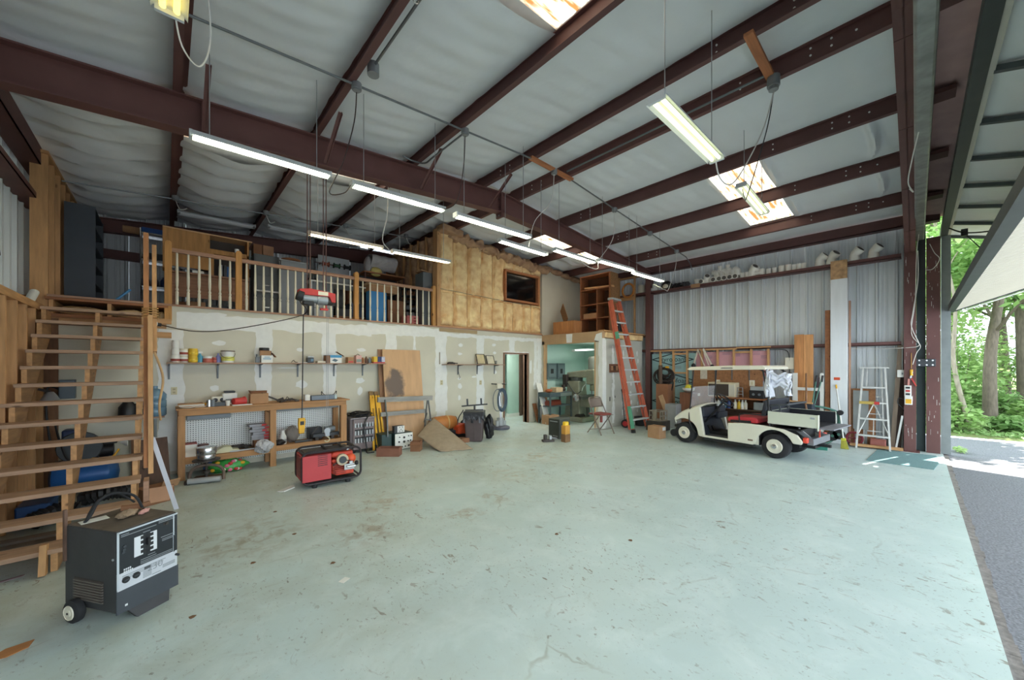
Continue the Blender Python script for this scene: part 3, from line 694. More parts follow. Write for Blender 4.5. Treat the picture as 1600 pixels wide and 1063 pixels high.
# conduit on the purlins
GC = M('grey_conduit', (122,126,128), .4, .6, .08, 8); BOXG = M('cast_junction_box', (142,146,148), .5, .4, .1, 9)
def cz(x): return zt(x)-.022
YC = 4.27
cd = thing('conduit', 'long grey conduit crossing all purlins in front of the middle rafter', 'conduit', (0,0,0))
P(cd, 'pipe', MB().tube([(-1.3,YC,cz(-1.3)),(RX,YC,cz(RX)),(10.45,YC,cz(10.45)),(11.0,YC+.1,cz(11)-.02),(11.12,YC+.12,cz(11.1)-.12),(11.13,YC+.12,4.5)], .013, 8), GC, True)
def jb(mb, x, y, z): mb.cyl((x,y,z-.05),(x,y,z+.02), .055, n=10).cyl((x,y,z-.065),(x,y,z-.05), .04, n=10)
for x in (1.57, 3.06, 4.95, 6.87, 8.40, 9.86):
    mb = MB(); jb(mb, x, YC, cz(x)-(.04 if x == 4.95 else 0)); P(cd, 'junction_box', mb, BOXG, True)
cd2 = thing('conduit', 'thin grey conduit crossing the purlins above the loft', 'conduit', (0,0,0))
P(cd2, 'pipe', MB().tube([(-1.2,9.05,cz(-1.2)-.04),(4.9,9.05,cz(4.9)-.04)], .011, 6), GC, True)
for x in (.12, 1.5, 3.07, 4.6):
    mb = MB(); jb(mb, x, 9.05, cz(x)); P(cd2, 'junction_box', mb, BOXG, True)
    P(cd2, 'lead_wire', MB().tube(spline([(x,9.05,cz(x)-.05),(x+.06,9.0,cz(x)-.22),(x+.16,9.05,cz(x)-.16)]), .006), WCORD)
cd3 = thing('conduit', 'grey conduit beside the second purlin from the left ending in a round box', 'conduit', (0,0,0))
P(cd3, 'pipe', MB().tube([(1.64,.4,zt(1.6)+.05),(1.64,3.95,zt(1.6)+.05)], .014, 8), GC, True)
mb = MB(); mb.cyl((1.64,3.98,zt(1.6)-.04),(1.64,3.98,zt(1.6)+.08), .062, n=12); P(cd3, 'round_box', mb, BOXG, True)
P(cd3, 'hook', MB().tube([(1.56+.03*math.cos(t*.7), 2.9, zt(1.56)-.05+.03*math.sin(t*.7)) for t in range(9)], .005), CHROME)
cd4 = thing('conduit', 'grey conduit running beside the ridge purlin towards the door', 'conduit', (0,0,0))
P(cd4, 'pipe', MB().tube([(5.24,4.22,zt(5.2)+.03),(5.24,1.2,zt(5.2)+.03)], .014, 8), GC, True)
cd5 = thing('conduit', 'short bent conduit under the third purlin above the rafter', 'conduit', (0,0,0))
P(cd5, 'pipe', MB().tube(spline([(3.06,4.3,cz(3.06)-.02),(3.06,5.1,cz(3.06)-.02),(3.04,5.35,cz(3.06)-.03),(2.9,5.5,cz(3.06)+.02),(2.75,5.52,cz(3.06)+.05)]), .013, 8), GC, True)
for Y, lb in ((4.27,'short wooden block bridging the ridge purlins above the conduit'),(1.16,'short wooden block bridging the ridge purlins near the big door')):
    o = one('wood_block', MB().b(4.36, 5.44, Y-.045, Y+.045, zt(RX)-.075, zt(RX)-.037), wood('orange_block_wood', (176,112,72), 'x'), lb, 'wood block', bevel=.004)
mb = MB().cyl((5.22,1.13,zt(5.2)-.16),(5.22,1.13,zt(5.2)-.04), .065, n=12).cyl((5.22,1.13,zt(5.2)-.2),(5.22,1.13,zt(5.2)-.16), .05, n=12)
one('junction_box', mb, BOXG, 'round grey junction box screwed to the wooden block near the door', 'junction box', smooth=True)
# cords from boxes to lights
def cord(pts, r, mat, label, cat='cord', n=6, name='power_cord'):
    return one(name, MB().tube(spline(pts, 6), r, n), mat, label, cat, smooth=True)
cord([(5.22,1.13,4.95),(5.2,1.2,4.5),(5.6,1.5,3.98),(6.05,1.66,4.15),(6.2,1.72,4.33)], .006, BLACK, 'black cord drooping to the strip light by the front skylight')
cord([(5.2,1.12,4.95),(5.0,1.2,4.4),(4.6,1.35,3.78),(4.3,1.4,3.72),(4.05,1.37,3.85)], .007, WCORD, 'white cord drooping to the large strip light near the door')
cord([(4.95,YC,cz(4.95)-.08),(4.9,4.3,4.6),(4.6,4.4,4.2),(4.4,4.35,3.7)], .006, WCORD, 'white cord from the wooden block to the strip light left of it')
cord([(3.06,YC,cz(3.06)-.08),(3.05,4.3,4.5),(3.0,4.4,4.05),(2.85,4.6,3.95)], .006, CORD, 'dark cord below the third purlin junction box')
cord([(1.57,YC,cz(1.57)-.08),(1.56,4.32,4.5),(1.5,4.5,4.1),(1.4,4.66,3.78),(1.55,4.62,3.8),(1.63,4.6,3.92)], .006, CORD, 'dark cord looping between the two left strip lights')
cord([(6.87,YC,cz(6.87)-.06),(6.85,4.3,4.4),(6.5,4.4,3.9),(6.45,4.4,3.72),(6.25,4.5,3.75),(6.1,4.6,3.9)], .006, WCORD, 'white cord below the box right of the ridge looping to a strip light')
cord([(9.86,YC,cz(9.86)-.06),(9.84,4.3,4.3),(9.55,4.35,3.72),(9.25,4.3,3.66),(8.6,4.28,3.7)], .006, WCORD, 'white cord looping beside the last strip light at the right wall')
cord([(3.0,6.6,5.04),(2.98,6.6,4.5),(2.9,6.62,4.05),(3.02,6.6,3.88)], .008, WCORD, 'white cord hanging between the two warm loft lights')
p = fl(265, 22, 3.9)
cord([(p.x+.02,p.y,3.95),(p.x+.06,p.y+.1,3.8),(p.x+.15,p.y+.1,3.72),(p.x+.2,p.y+.06,3.95),(p.x+.15,p.y+.1,4.6)], .005, WCORD, 'white cord looping below the yellowish upper left strip light')
# hoist over the generator
HY = 6.1
hx = aY(495, 462, HY).x; hz = aY(495, 462, HY).z
h = thing('electric_hoist', 'red electric cable hoist hanging in front of the loft railing', 'hoist', (hx, HY, hz))
P(h, 'housing', MB().prism([(-.25,-.02),(-.25,.06),(-.10,.085),(.25,.05),(.25,-.09),(.19,-.09),(.16,-.01)], 'y', -.07, .07), RED, bevel=.012)
P(h, 'motor', MB().cyl((-.19,0,-.05),(.10,0,-.06), .062, n=18).cyl((.0,0,-.06),(.14,0,-.06), .075, n=18), M('cast_motor_grey', (158,164,168), .4, .5, .1, 9), True)
P(h, 'end_cap', MB().cyl((-.26,0,-.01),(-.19,0,-.03), .085, n=18), BLACK, True)
P(h, 'capacitor_box', MB().cb((-.12,.0,-.13), (.14,.10,.06)), BLACK, bevel=.01)
P(h, 'drum', MB().cyl((.14,0,-.07),(.22,0,-.07), .05, n=16).cyl((.10,-.03,-.13),(.24,-.03,-.13), .008, n=6), IRON, True)
P(h, 'rating_label', MB().b(.0,.14,-.0725,-.0705,-.0,.055), CREAM)
P(h, 'cable_guide', MB().cb((.10,0,-.20), (.11,.05,.03)).cb((.13,0,-.165), (.02,.03,.06)), RED, bevel=.005)
for k, x in enumerate((-.13,-.09,.09,.13)): P(h, 'hanger_rod', MB().cyl((x,0,.04),(x,0,zt(hx)+.0-hz), .0065, n=6), STEELD)
gx = aY(511, 600, HY).x
hk = thing('hoist_hook', 'steel hook on twin cables above the red generator', 'hook', (gx, HY, .62))
P(hk, 'cable', MB().cyl((-.012,0,.17),(-.0,0,hz-.62-.18), .003, n=5).cyl((.012,0,.17),(.02,0,hz-.62-.18), .003, n=5), CHAINM)
P(hk, 'block', MB().cyl((0,-.016,.13),(0,.016,.13), .045, n=14).b(-.03,.03,-.02,.02,.05,.13), M('hook_block_grey', (150,154,156), .4, .5, .1, 8), True)
P(hk, 'hook', MB().tube([(0,0,.06)]+[(.035*math.sin(a), 0, .0-.035*math.cos(a)) for a in [PI*.95-.3*i for i in range(15)]], .009, 6), M('yellow_zinc', (206,196,160), .4, .4, .1, 8), True)
PY = 6.75
p = aY(471, 666, PY)
pd = thing('hoist_pendant', 'yellow hoist control pendant hanging in front of the workbench', 'pendant', p)
P(pd, 'body', MB().prism([(-.045,.13),(.05,.13),(.055,.06),(.035,-.12),(-.04,-.12),(-.05,.02)], 'y', -.03, .03), YELLOW, bevel=.01)
P(pd, 'button', MB().b(-.025,.03,-.036,-.029,.02,.08), BLACK)
q = aY(474, 492, PY)
P(pd, 'cable', MB().tube(spline([(0,0,.12),(.01,0,.3),(q.x-p.x,0,q.z-p.z)]), .009), BLACK)
e0 = aY(252, 508, 8.06)
cord([(e0.x-.02,8.03,e0.z),(e0.x+.4,7.7,e0.z-.10),(e0.x+.9,7.3,e0.z-.05),(q.x,PY,q.z),(hx-.2,HY+.1,hz-.1),(hx-.16,HY,hz-.1)], .007, CORD, 'dark extension cord swagging from the stair post to the hoist')
one('plug_connector', MB().cyl((e0.x-.16,8.0,e0.z+.01),(e0.x,8.03,e0.z), .028, n=8).mat(1).cyl((e0.x-.11,8.0,e0.z+.01),(e0.x-.05,8.02,e0.z+.01), .035, n=8), [BLACK, WHITE], 'black and white plug hanging on the board left of the loft edge', 'plug', smooth=True)
# ================================================================== STAIR
st = thing('staircase', 'open wooden staircase climbing along the left wall to the loft', 'staircase', (0,0,0))
RI = .1936
def ty(i): return 4.95+.226*(i-1)
for i in range(1, 14):
    x0 = -1.20-.006*i if i < 8 else -1.2
    t_ = P(st, 'tread', MB().b(x0, -.2+random.uniform(-.01,.01), ty(i), ty(i)+.245, RI*i-.04, RI*i), TREAD, bevel=.004)
for x in (-1.17, -.70, -.245):
    poly = [(ty(1)+.02, 0), (ty(1)+.02, RI-.04)]
    for i in range(1, 13): poly += [(ty(i+1)+.02, RI*i-.04), (ty(i+1)+.02, RI*(i+1)-.04)]
    poly += [(ty(13)+.32, RI*13-.04), (ty(13)+.32, RI*12-.16), (ty(2)+.13, 0)]
    P(st, 'stringer', MB().prism(poly, 'x', x-.02, x+.02), PINEY)
P(st, 'foot_block', MB().bar((-.755,4.93,0),(-.755,4.98,.24),.04,.09,(0,1,0)), PINE)
P(st, 'tread_strip', MB().b(-.175,-.135,ty(3),ty(3)+.2,.33,.55), OAK)
for pts in (((-.16,5.75,.62),(-.18,6.3,3.33)), ): P(st, 'newel_post', MB().bar(pts[0], pts[1], .045, .09, (0,1,0)), wood('reddish_post', (176,120,76), 'z'))
P(st, 'newel_post', MB().bar((-.10,6.0,1.9),(-.11,6.4,3.22), .04, .085, (0,1,0)), PINE)
P(st, 'newel_post', MB().bar((-.125,5.72,.56),(-.135,5.95,2.32), .04, .09, (0,1,0)), PINE)
P(st, 'cord_wrap', MB().tube([(-.14+.07*math.cos(t*.9), 6.0+.07*math.sin(t*.9), 2.30+.004*t) for t in range(30)], .006), M('tan_twine', (178,136,82), .9, 0, 0))
P(st, 'bracket_board', MB().b(-.16,.06,8.02,8.06,2.40,2.48), PINEX); P(st, 'bracket_board', MB().b(-.16,.06,8.02,8.06,2.18,2.27), PINEX)
P(st, 'hung_strap', MB().tube(spline([(-.1,5.9,1.9),(-.03,6.1,1.6),(-.06,6.0,1.3),(-.05,6.1,1.1)]), .012), M('tan_strap', (196,160,116), .9, 0, .1, 5))
# ================================================================== LOFT RAILING
rl = thing('loft_railing', 'wooden loft railing with white turned balusters', 'railing', (0,0,0))
RY = 8.12
posts = [(.02,2.46,3.74),(.935,LZ+.02,3.76),(2.975,LZ+.02,3.74),(4.86,LZ+.02,3.72)]
for k, (x, z0, z1) in enumerate(posts):
    mb = MB().prism([(x-.045,z0),(x-.045,z1-.03),(x-.02,z1),(x+.02,z1),(x+.045,z1-.03),(x+.045,z0)], 'y', RY-.045, RY+.045)
    P(rl, 'newel_post', mb, wood('golden_post', (190,138,78), 'z'), bevel=.006)
for (a, b) in zip(posts, posts[1:]):
    P(rl, 'handrail', MB().prism([(RY-.035,3.57),(RY-.04,3.60),(RY-.025,3.635),(RY+.025,3.635),(RY+.04,3.60),(RY+.035,3.57)], 'x', a[0]+.045, b[0]-.045), OAK)
prof = [(.013,.0),(.021,.0),(.021,.21),(.014,.225),(.021,.24),(.021,.26),(.013,.28),(.019,.33),(.021,.40),(.014,.82),(.014,.86)]
bal = MB().lathe(prof, n=8).mesh('baluster', CREAM, True)
for a, b, n in ((.05,.89,6),(.98,2.93,15),(3.03,4.82,11)):
    for k in range(n):
        o = link('baluster', bal, rl); o.location = (a+(b-a)*(k+.55)/(n+.1), RY, LZ+.018)
# ================================================================== LOFT CONTENTS
def box(name, lo, hi, mat, label, cat, bevel=.004, group=None):
    return one(name, MB().b(lo[0],hi[0],lo[1],hi[1],lo[2],hi[2]), mat, label, cat, bevel=bevel, group=group)
def rect(px0, py0, px1, py1, Y):
    a = aY(px0, py0, Y); b = aY(px1, py1, Y); return min(a.x,b.x), max(a.x,b.x), min(a.z,b.z), max(a.z,b.z)
# open shelving unit with a dark side panel
DBLUE = M('dark_slate_panel', (66,72,80), .6, 0, .08, 4)
u = thing('shelving_unit', 'tall dark slate shelving unit beside the bare studs in the loft', 'shelf', (-1.0,9.0,LZ))
P(u, 'side_panel', MB().b(-.17,.16,0,.02,0,1.6), DBLUE); P(u, 'side_panel', MB().b(-.17,.16,.98,1.0,0,1.6), DBLUE)
P(u, 'back_panel', MB().b(-.17,-.16,.02,.98,0,1.6), DBLUE)
for k in range(6): P(u, 'shelf_board', MB().b(-.16,.16,.02,.98,.05+.3*k,.07+.3*k), DBLUE)
for k, (yy, zz, w, h, m) in enumerate(((9.2,.07,.2,.14,IRON),(9.5,.07,.22,.1,LGREY),(9.25,.37,.24,.12,IRON),(9.55,.37,.2,.16,WHITE),(9.3,.67,.22,.12,LGREY),(9.6,.67,.2,.14,IRON))):
    one('parts_bin', MB().b(-.09,.10,-w/2,w/2,0,h).b(-.07,.08,-w/2+.02,w/2-.02,h,h+.01), m, ['small dark bin low on the slate shelving unit','pale bin low at the rear of the slate shelving unit','dark bin on the second shelf of the slate unit','white bin on the second shelf of the slate unit','pale bin on the third shelf of the slate unit','dark bin on the third shelf rear of the slate unit'][k], 'bin', (-1.0,yy,LZ+zz+.001), bevel=.004)
cord([(-.6,8.42,LZ+.02),(-.42,8.46,LZ+.24)], .018, M('blue_tube', (72,140,190), .5, 0, .05, 5), 'light blue pipe leaning at the loft edge by the shelving unit', 'pipe', 8, 'plastic_pipe')
p = aX(47, 465, -1.3); cord([(p.x,p.y-.06,p.z-.06),(p.x+.02,p.y+.1,p.z+.09)], .045, WHITE, 'short white pipe lying on the stud wall plate', 'pipe', 12, 'plastic_pipe')
one('hung_board', MB().cb((-1.42,7.0,3.05), (.03,.3,.22), (.5,0,0)), IRON, 'dark wedge of board fixed on the left metal wall', 'board')
# wire shelf with jugs
ws = thing('wire_shelf', 'chrome wire shelf rack against the rear loft wall', 'shelf', (.05,10.55,LZ))
x0, x1 = -.42, .5
for x in (x0, x1):
    for y in (-.2, .2): P(ws, 'post', MB().cyl((x,y,0),(x,y,1.75), .014, n=8), CHROME)
for z in (.12,.62,1.15,1.68):
    mb = MB().b(x0,x1,-.2,-.19,z-.03,z).b(x0,x1,.19,.2,z-.03,z).b(x0,x1,-.2,.2,z-.004,z)
    P(ws, 'shelf', mb, CHROME)
JUG = M('dark_blue_jug', (44,58,104), .4, 0, .1, 8)
jm_ = MB().lathe([(.04,0),(.052,.01),(.052,.13),(.035,.17),(.02,.18),(.02,.21)], n=10).mesh('bottle', JUG, True)
for r in range(2):
    for k in range(6):
        o = link('bottle', jm_); o.location = (-.32+.13*k+.02, 10.45+.16*r, LZ+.621); o['label'] = ('first','second','third','fourth','fifth','sixth')[k]+' dark blue bottle from the left in the '+('front','rear')[r]+' row on the wire shelf'; o['category'] = 'bottle'; o['group'] = 'blue oil bottles on the wire shelf'; o['kind'] = 'thing'
box('cardboard_tray', (-.3,10.42,LZ+.121), (.35,10.7,LZ+.30), CARD, 'open tan carton at the bottom of the wire shelf', 'carton')
box('tool_case', (-.3,10.45,LZ+1.151), (.1,10.7,LZ+1.3), DGREY, 'dark case on the upper wire shelf', 'case')
x0, x1, z0, z1 = rect(190, 358, 250, 370, 10.4); one('cardboard_tube', MB().cyl((x0,10.67,LZ+1.752),(x1,10.67,LZ+1.752), .07, n=16), CARD, 'long tan cardboard roll lying on top of the wire shelf', 'roll', smooth=True)
x0, x1, z0, z1 = rect(170, 356, 192, 366, 10.7); box('blue_box', (-.36,10.38,LZ+1.681), (-.05,10.58,LZ+1.78), M('royal_blue_box', (48,92,160), .6, 0, .05, 4), 'small blue box on the left end of the wire shelf top', 'box')
# desk with hutch, its back to the room
DK = wood('oak_veneer', (180,132,78), 'z'); DK2 = wood('brown_desk_veneer', (150,110,84), 'x')
YD = 9.1
X = lambda px: aY(px, 430, YD).x
Z = lambda py, px=320: aY(px, py, YD).z
d = thing('desk_with_hutch', 'oak veneer desk and hutch turned back to the loft railing', 'desk', (0,0,0))
zt1 = Z(352, 253)
P(d, 'hutch_back', MB().b(X(254),X(328),YD,YD+.02,3.55,zt1), DK)
P(d, 'hutch_side', MB().b(X(254),X(254)+.025,YD+.02,YD+.36,3.5,zt1), DK); P(d, 'hutch_side', MB().b(X(389)-.03,X(389),YD,YD+.36,LZ+.02,zt1-.02), DK)
P(d, 'hutch_top', MB().b(X(254),X(394),YD-.01,YD+.38,zt1-.022,zt1), M('pale_edge_wood', (206,166,122), .6, 0, .1, 6))
P(d, 'hutch_shelf', MB().b(X(328),X(389),YD+.02,YD+.36,zt1-.30,zt1-.27), DK)
P(d, 'hutch_inner', MB().b(X(328),X(389),YD+.34,YD+.36,3.5,zt1-.02), M('dark_hutch_inside', (74,66,60), .7, 0, .1, 6))
P(d, 'hutch_rail', MB().b(X(328),X(389),YD,YD+.02,zt1-.36,zt1-.30).b(X(328),X(328)+.06,YD,YD+.03,3.45,zt1-.36), DK)
P(d, 'desk_top', MB().b(X(258),X(389),YD-.10,YD+.6,3.42,3.45), DK2)
P(d, 'modesty_panel', MB().b(X(266),X(387),YD-.02,YD,3.0,3.42), DK2)
P(d, 'desk_leg', MB().b(X(266),X(276),YD,YD+.55,LZ+.002,3.42), DK2); P(d, 'desk_leg', MB().b(X(376),X(387),YD,YD+.55,LZ+.002,3.42), DK2)
for k, (pa, pb, h, m, lb) in enumerate(((276,290,.22,CARDD,'narrow brown carton under the desk in the loft'),(291,322,.24,CARD,'wide tan carton under the desk in the loft'),(330,372,.2,DGREY,'dark box under the desk in the loft'))):
    box('storage_box', (X(pa),YD+.12,LZ+.001), (X(pb),YD+.45,LZ+h), m, lb, 'box')
for k, (pa, h, m) in enumerate(((334,.22,BLACK),(346,.26,LGREY),(353,.26,DGREY),(358,.24,BLUE),(366,.2,BLACK))):
    one('binder', MB().b(-.025,.025,-.1,.1,0,h), m, ['black binder at the left of the desk hutch','pale grey binder in the desk hutch','dark grey binder in the desk hutch','blue binder in the desk hutch','black binder at the right of the desk hutch'][k], 'binder', (X(pa),YD+.2,3.451), bevel=.004)
box('desk_clutter_box', (X(300),YD-.08,3.451), (X(318),YD+.0,3.50), WHITE, 'small white box on the desk edge in front of the hutch', 'box')
one('paper_cup', MB().lathe([(.03,0),(.04,.09),(.036,.09),(.028,.01)], n=14), WHITE, 'white cup on the corner of the desk hutch shelf', 'cup', (X(371),YD+.1,zt1-.269), smooth=True)
# grey cabinets along the railing
YK = 9.2
def cab(pa, pb, ytop, Y0, dep, mat, label, name='metal_cabinet', split=0, base=0.001):
    xa, xb = aY(pa, 430, Y0).x, aY(pb, 430, Y0).x; zt_ = aY((pa+pb)/2, ytop, Y0).z; c = (xa+xb)/2; w = (xb-xa)/2; hgt = zt_-LZ
    o = thing(name, label, 'cabinet', (c, Y0, LZ+base))
    P(o, 'body', MB().b(-w,w,0,dep,0,hgt), mat, bevel=.006)
    if split:
        for k in range(split):
            f = P(o, 'drawer', MB().b(-w+.02,w-.02,-.012,0,.03+k*hgt/split,(k+1)*hgt/split-.01), mat, bevel=.004)
            P(f, 'handle', MB().b(-.05,.05,-.028,-.012,(k+.6)*hgt/split,(k+.6)*hgt/split+.02), CHROME)
    return o, xa, xb, zt_
o, xa, xb, zc = cab(397, 436, 399, 9.6, .45, M('shadow_grey_metal', (104,108,108), .5, .2, .06, 4), 'dark grey metal cabinet behind the second rail section', split=3)
P(o, 'front_bar', MB().b(-(xb-xa)/2,(xb-xa)/2,-.10,-.0,.62,.65), WHITE)
for k, (pa, pb, m, lb) in enumerate(((396,410,CARDD,'brown carton on top of the dark loft cabinet'),(411,428,M('taped_carton', (168,128,98), .9, 0, .2, 6),'taped carton on top of the dark loft cabinet'))):
    xx0, xx1 = aY(pa, 390, 9.65).x, aY(pb, 390, 9.65).x
    box('carton', (xx0,9.65,zc+.003), (xx1-.004,9.95,zc+.22), m, lb, 'carton')
o, xa, xb, zc2 = cab(439, 481, 410, 9.3, .10, M('pale_grey_panel', (148,154,158), .5, .1, .05, 3), 'tall pale grey panel standing behind the railing', 'partition_panel')
P(o, 'top_channel', MB().b(-(xb-xa)/2-.03,(xb-xa)/2+.02,-.02,.12,zc2-LZ-.001,zc2-LZ+.02), LGREY)
one('round_tray', MB().lathe([(.0,0),(.16,.0),(.19,.03),(.18,.03),(.15,.012),(0,.012)], n=24), BROWNW, 'brown round tray lying on the tall grey panel', 'tray', ((xa+xb)/2-.06,9.35,zc2+.022), smooth=True)
YT = 9.0
xa, xb = aY(484, 440, YT).x, aY(578, 440, YT).x; zt_ = aY(530, 443, YT).z
d = thing('work_table', 'white edged table with drawers behind the hoist in the loft', 'table', (0,0,0))
P(d, 'table_top', MB().b(xa,xb,YT,YT+.6,zt_-.03,zt_), WHITE, bevel=.004)
for x in (xa+.02, xb-.06): 
    for y in (YT+.02, YT+.54): P(d, 'leg', MB().b(x,x+.04,y,y+.04,LZ+.001,zt_-.03), LGREY)
P(d, 'drawer_unit', MB().b(xa+.08,xa+.5,YT+.05,YT+.55,LZ+.1,zt_-.03), MGREY); P(d, 'lower_shelf', MB().b(xa+.5,xb-.07,YT+.05,YT+.55,LZ+.16,LZ+.18), BROWNW)
for k in range(3): P(d, 'drawer', MB().b(xa+.1,xa+.48,YT+.035,YT+.05,LZ+.13+.2*k,LZ+.31+.2*k), LGREY)
box('dark_case', (xa+.56,YT+.1,LZ+.181), (xa+.95,YT+.45,LZ+.36), BLACK, 'black case on the shelf of the white edged table', 'case')
box('navy_bin', (xb-.42,YT+.12,LZ+.181), (xb-.12,YT+.5,LZ+.52), M('navy_bin', (44,60,84), .5, 0, .05, 4), 'navy bin at the right of the white edged table', 'bin')
# spool rack
sr_ = thing('spool_rack', 'light board rack with coloured wire spools behind the table', 'rack', (0,0,0))
xa, xb = aY(497, 415, 10.2).x, aY(546, 415, 10.2).x; za, zb = aY(520, 430, 10.2).z, aY(520, 402, 10.2).z
P(sr_, 'back_board', MB().b(xa,xb,10.2,10.22,za-.3,zb), LGREY); P(sr_, 'foot', MB().b(xa,xa+.05,10.2,10.5,LZ+.001,za-.25).b(xb-.05,xb,10.2,10.5,LZ+.001,za-.25), BROWNW)
P(sr_, 'rod', MB().cyl((xa-.1,10.1,(za+zb)/2),(xb,10.1,(za+zb)/2), .012, n=8).b(xa+.02,xa+.04,10.1,10.2,(za+zb)/2-.02,(za+zb)/2+.02).b(xb-.04,xb-.02,10.1,10.2,(za+zb)/2-.02,(za+zb)/2+.02), STEELD)
for k, m in enumerate((M('rust_spool', (150,78,56), .7, 0, .1, 6), M('green_spool', (54,88,62), .7, 0, .1, 6), BLACK)):
    x = xa+.08+.26*k
    one('wire_spool', MB().lathe([(.02,0),(.07,.0),(.07,.012),(.04,.02),(.04,.13),(.07,.138),(.07,.15),(.02,.15)], n=16, axis='x'), m, ['rust red wire spool on the rack','dark green wire spool on the rack','black wire spool on the rack'][k], 'spool', (x,10.1,(za+zb)/2), smooth=True)
# insulation roll on a pole rack
rr = thing('insulation_roll', 'big grey rolled insulation blanket on top of the loft shelf', 'insulation', aY(596, 412, 9.6))
def rollf(u, v):
    a = 2*PI*u; r = .30+.03*math.sin(3*a)+.012*math.sin(17*v+5*a)
    return ((-.34+.68*v), r*math.cos(a)*.8, r*math.sin(a)*.62)
P(rr, 'rolled_blanket', MB().grid(rollf, 28, 14), M('grey_fiberglass', (176,172,172), .95, 0, .1, 8, .6, bscale=20), True)
P(rr, 'roll_end', MB().tube([(.345-.012*i*.0, .022*i*.8*math.cos(i*.5)*.35, .022*i*.62*math.sin(i*.5)*.45) for i in range(28)], .02, 6).cyl((.30,0,0),(.335,0,0), .17, n=20), M('grey_fiberglass_end', (160,150,146), .95, 0, .12, 8, .5), True)
P(rr, 'loose_flap', MB().sph((-.36,.0,-.12), (.10,.16,.24), 12, 8), M('grey_fiberglass', (0,0,0)), True)
P(rr, 'yellow_backing', MB().sph((-.2,-.12,-.28), (.16,.12,.12), 12, 8), M('yellow_glass_wool', (196,180,110), .95, 0, .15, 9, .4), True)
b0 = rr.location
sh = thing('loft_shelf', 'dark shelf frame carrying the insulation roll', 'shelf', (b0.x, 9.6, LZ))
hh = b0.z-.21-LZ
P(sh, 'shelf_board', MB().b(-.55,.55,-.25,.25,hh-.14,hh-.11), BROWNW)
for x in (-.53,.51):
    for y in (-.24,.22): P(sh, 'leg', MB().b(x,x+.03,y,y+.03,0.001,hh-.14), STEELD)
P(sh, 'back_panel', MB().b(-.5,.5,.23,.24,.3,hh-.14), BLACK)
box('monitor', (b0.x-.8,9.4,LZ+hh-.4), (b0.x-.6,9.65,LZ+hh-.16), DGREY, 'small grey appliance left of the insulation roll', 'appliance') if False else None
# boxes near the right end
YB = 8.75
def fbox(pa, pb, yt_, yb_, Y0, dep, mat, label, name='carton', cat='carton', lift=0.001):
    xa, xb = aY(pa, 450, Y0).x, aY(pb, 450, Y0).x; za = aY(pa, yb_, Y0).z if yb_ else LZ+lift; zb = aY((pa+pb)/2, yt_, Y0).z
    return box(name, (xa,Y0,za), (xb,Y0+dep,zb), mat, label, cat), xa, xb, za, zb
r_ = fbox(577, 604, 456, None, 8.8, .2, M('bright_blue_panel', (62,140,200), .5, 0, .04, 3), 'bright blue cabinet side behind the right railing section', 'blue_cabinet', 'cabinet'); zb = r_[4]
box('flat_carton', (r_[1],8.81,zb+.002), (r_[2]+.28,9.2,zb+.16), CARD, 'tan carton on the blue cabinet in the loft', 'carton')
box('flat_carton', (r_[1]-.0,8.84,zb+.164), (r_[2]+.30,9.22,zb+.22), M('pale_flat_carton', (204,176,138), .9, 0, .08, 5), 'pale flattened carton topmost of the stack on the blue cabinet', 'carton')
r_ = fbox(606, 634, 470, None, 8.95, .3, CARDD, 'brown carton with markings standing right of the blue cabinet')
cr = thing('milk_crate', 'faded red plastic crate at the right end of the railing', 'crate', (aY(645,490,8.5).x, 8.5, LZ+.001))
for x in (-.15,.14): P(cr, 'side', MB().b(x,x+.012,0,.3,0,.26), M('faded_red_plastic', (200,110,104), .5, 0, .06, 5))
for k in range(4): P(cr, 'slat', MB().b(-.15,.152,-.006,.006,.02+.07*k,.06+.07*k).b(-.15,.152,.29,.302,.02+.07*k,.06+.07*k), M('faded_red_plastic', (0,0,0)))
P(cr, 'upright', MB().b(-.15,-.12,-.008,.0,0,.26).b(-.02,.02,-.008,0,0,.26).b(.12,.152,-.008,0,0,.26), M('faded_red_plastic', (0,0,0)))
P(cr, 'base', MB().b(-.15,.152,0,.3,0,.012), M('faded_red_plastic', (0,0,0)))
o, xa, xb, zc3 = cab(661, 675, 426, 8.3, .4, M('slate_grey_cabinet', (100,106,110), .5, .2, .06, 4), 'slate grey cabinet against the side of the insulated room')
one('bent_carton', MB().cb(((xa+xb)/2,8.5,zc3+.035), (.3,.3,.02), (0,.15,0)), CARD, 'bent cardboard piece on the slate grey cabinet', 'cardboard')
rk = thing('junk_rack', 'dark rack crammed with small metal parts beside the slate cabinet', 'rack', (aY(646,450,9.0).x, 9.0, LZ))
for k in range(6): P(rk, 'shelf', MB().b(-.22,.2,0,.3,.1+.19*k,.12+.19*k), DGREY)
for x in (-.22,.18): P(rk, 'upright', MB().b(x,x+.02,0,.02,0.001,1.15).b(x,x+.02,.28,.3,0.001,1.15), DGREY)
jk = random.Random(8)
for k in range(5):
    mb = MB()
    for _ in range(9): 
        x = jk.uniform(-.18,.14); w = jk.uniform(.03,.07); mb.b(x,x+w,.02+.1*jk.random(),.2,.12+.19*k,.12+.19*k+jk.uniform(.05,.14))
    one('metal_parts', mb, [IRON,LGREY,MGREY,IRON,CARDD][k], ['heap of dark metal parts on the lowest shelf of the junk rack','pale metal parts on the second shelf of the junk rack','grey metal parts on the middle shelf of the junk rack','dark metal parts on the fourth shelf of the junk rack','brown parts boxes on the top shelf of the junk rack'][k], 'parts', rk.location)
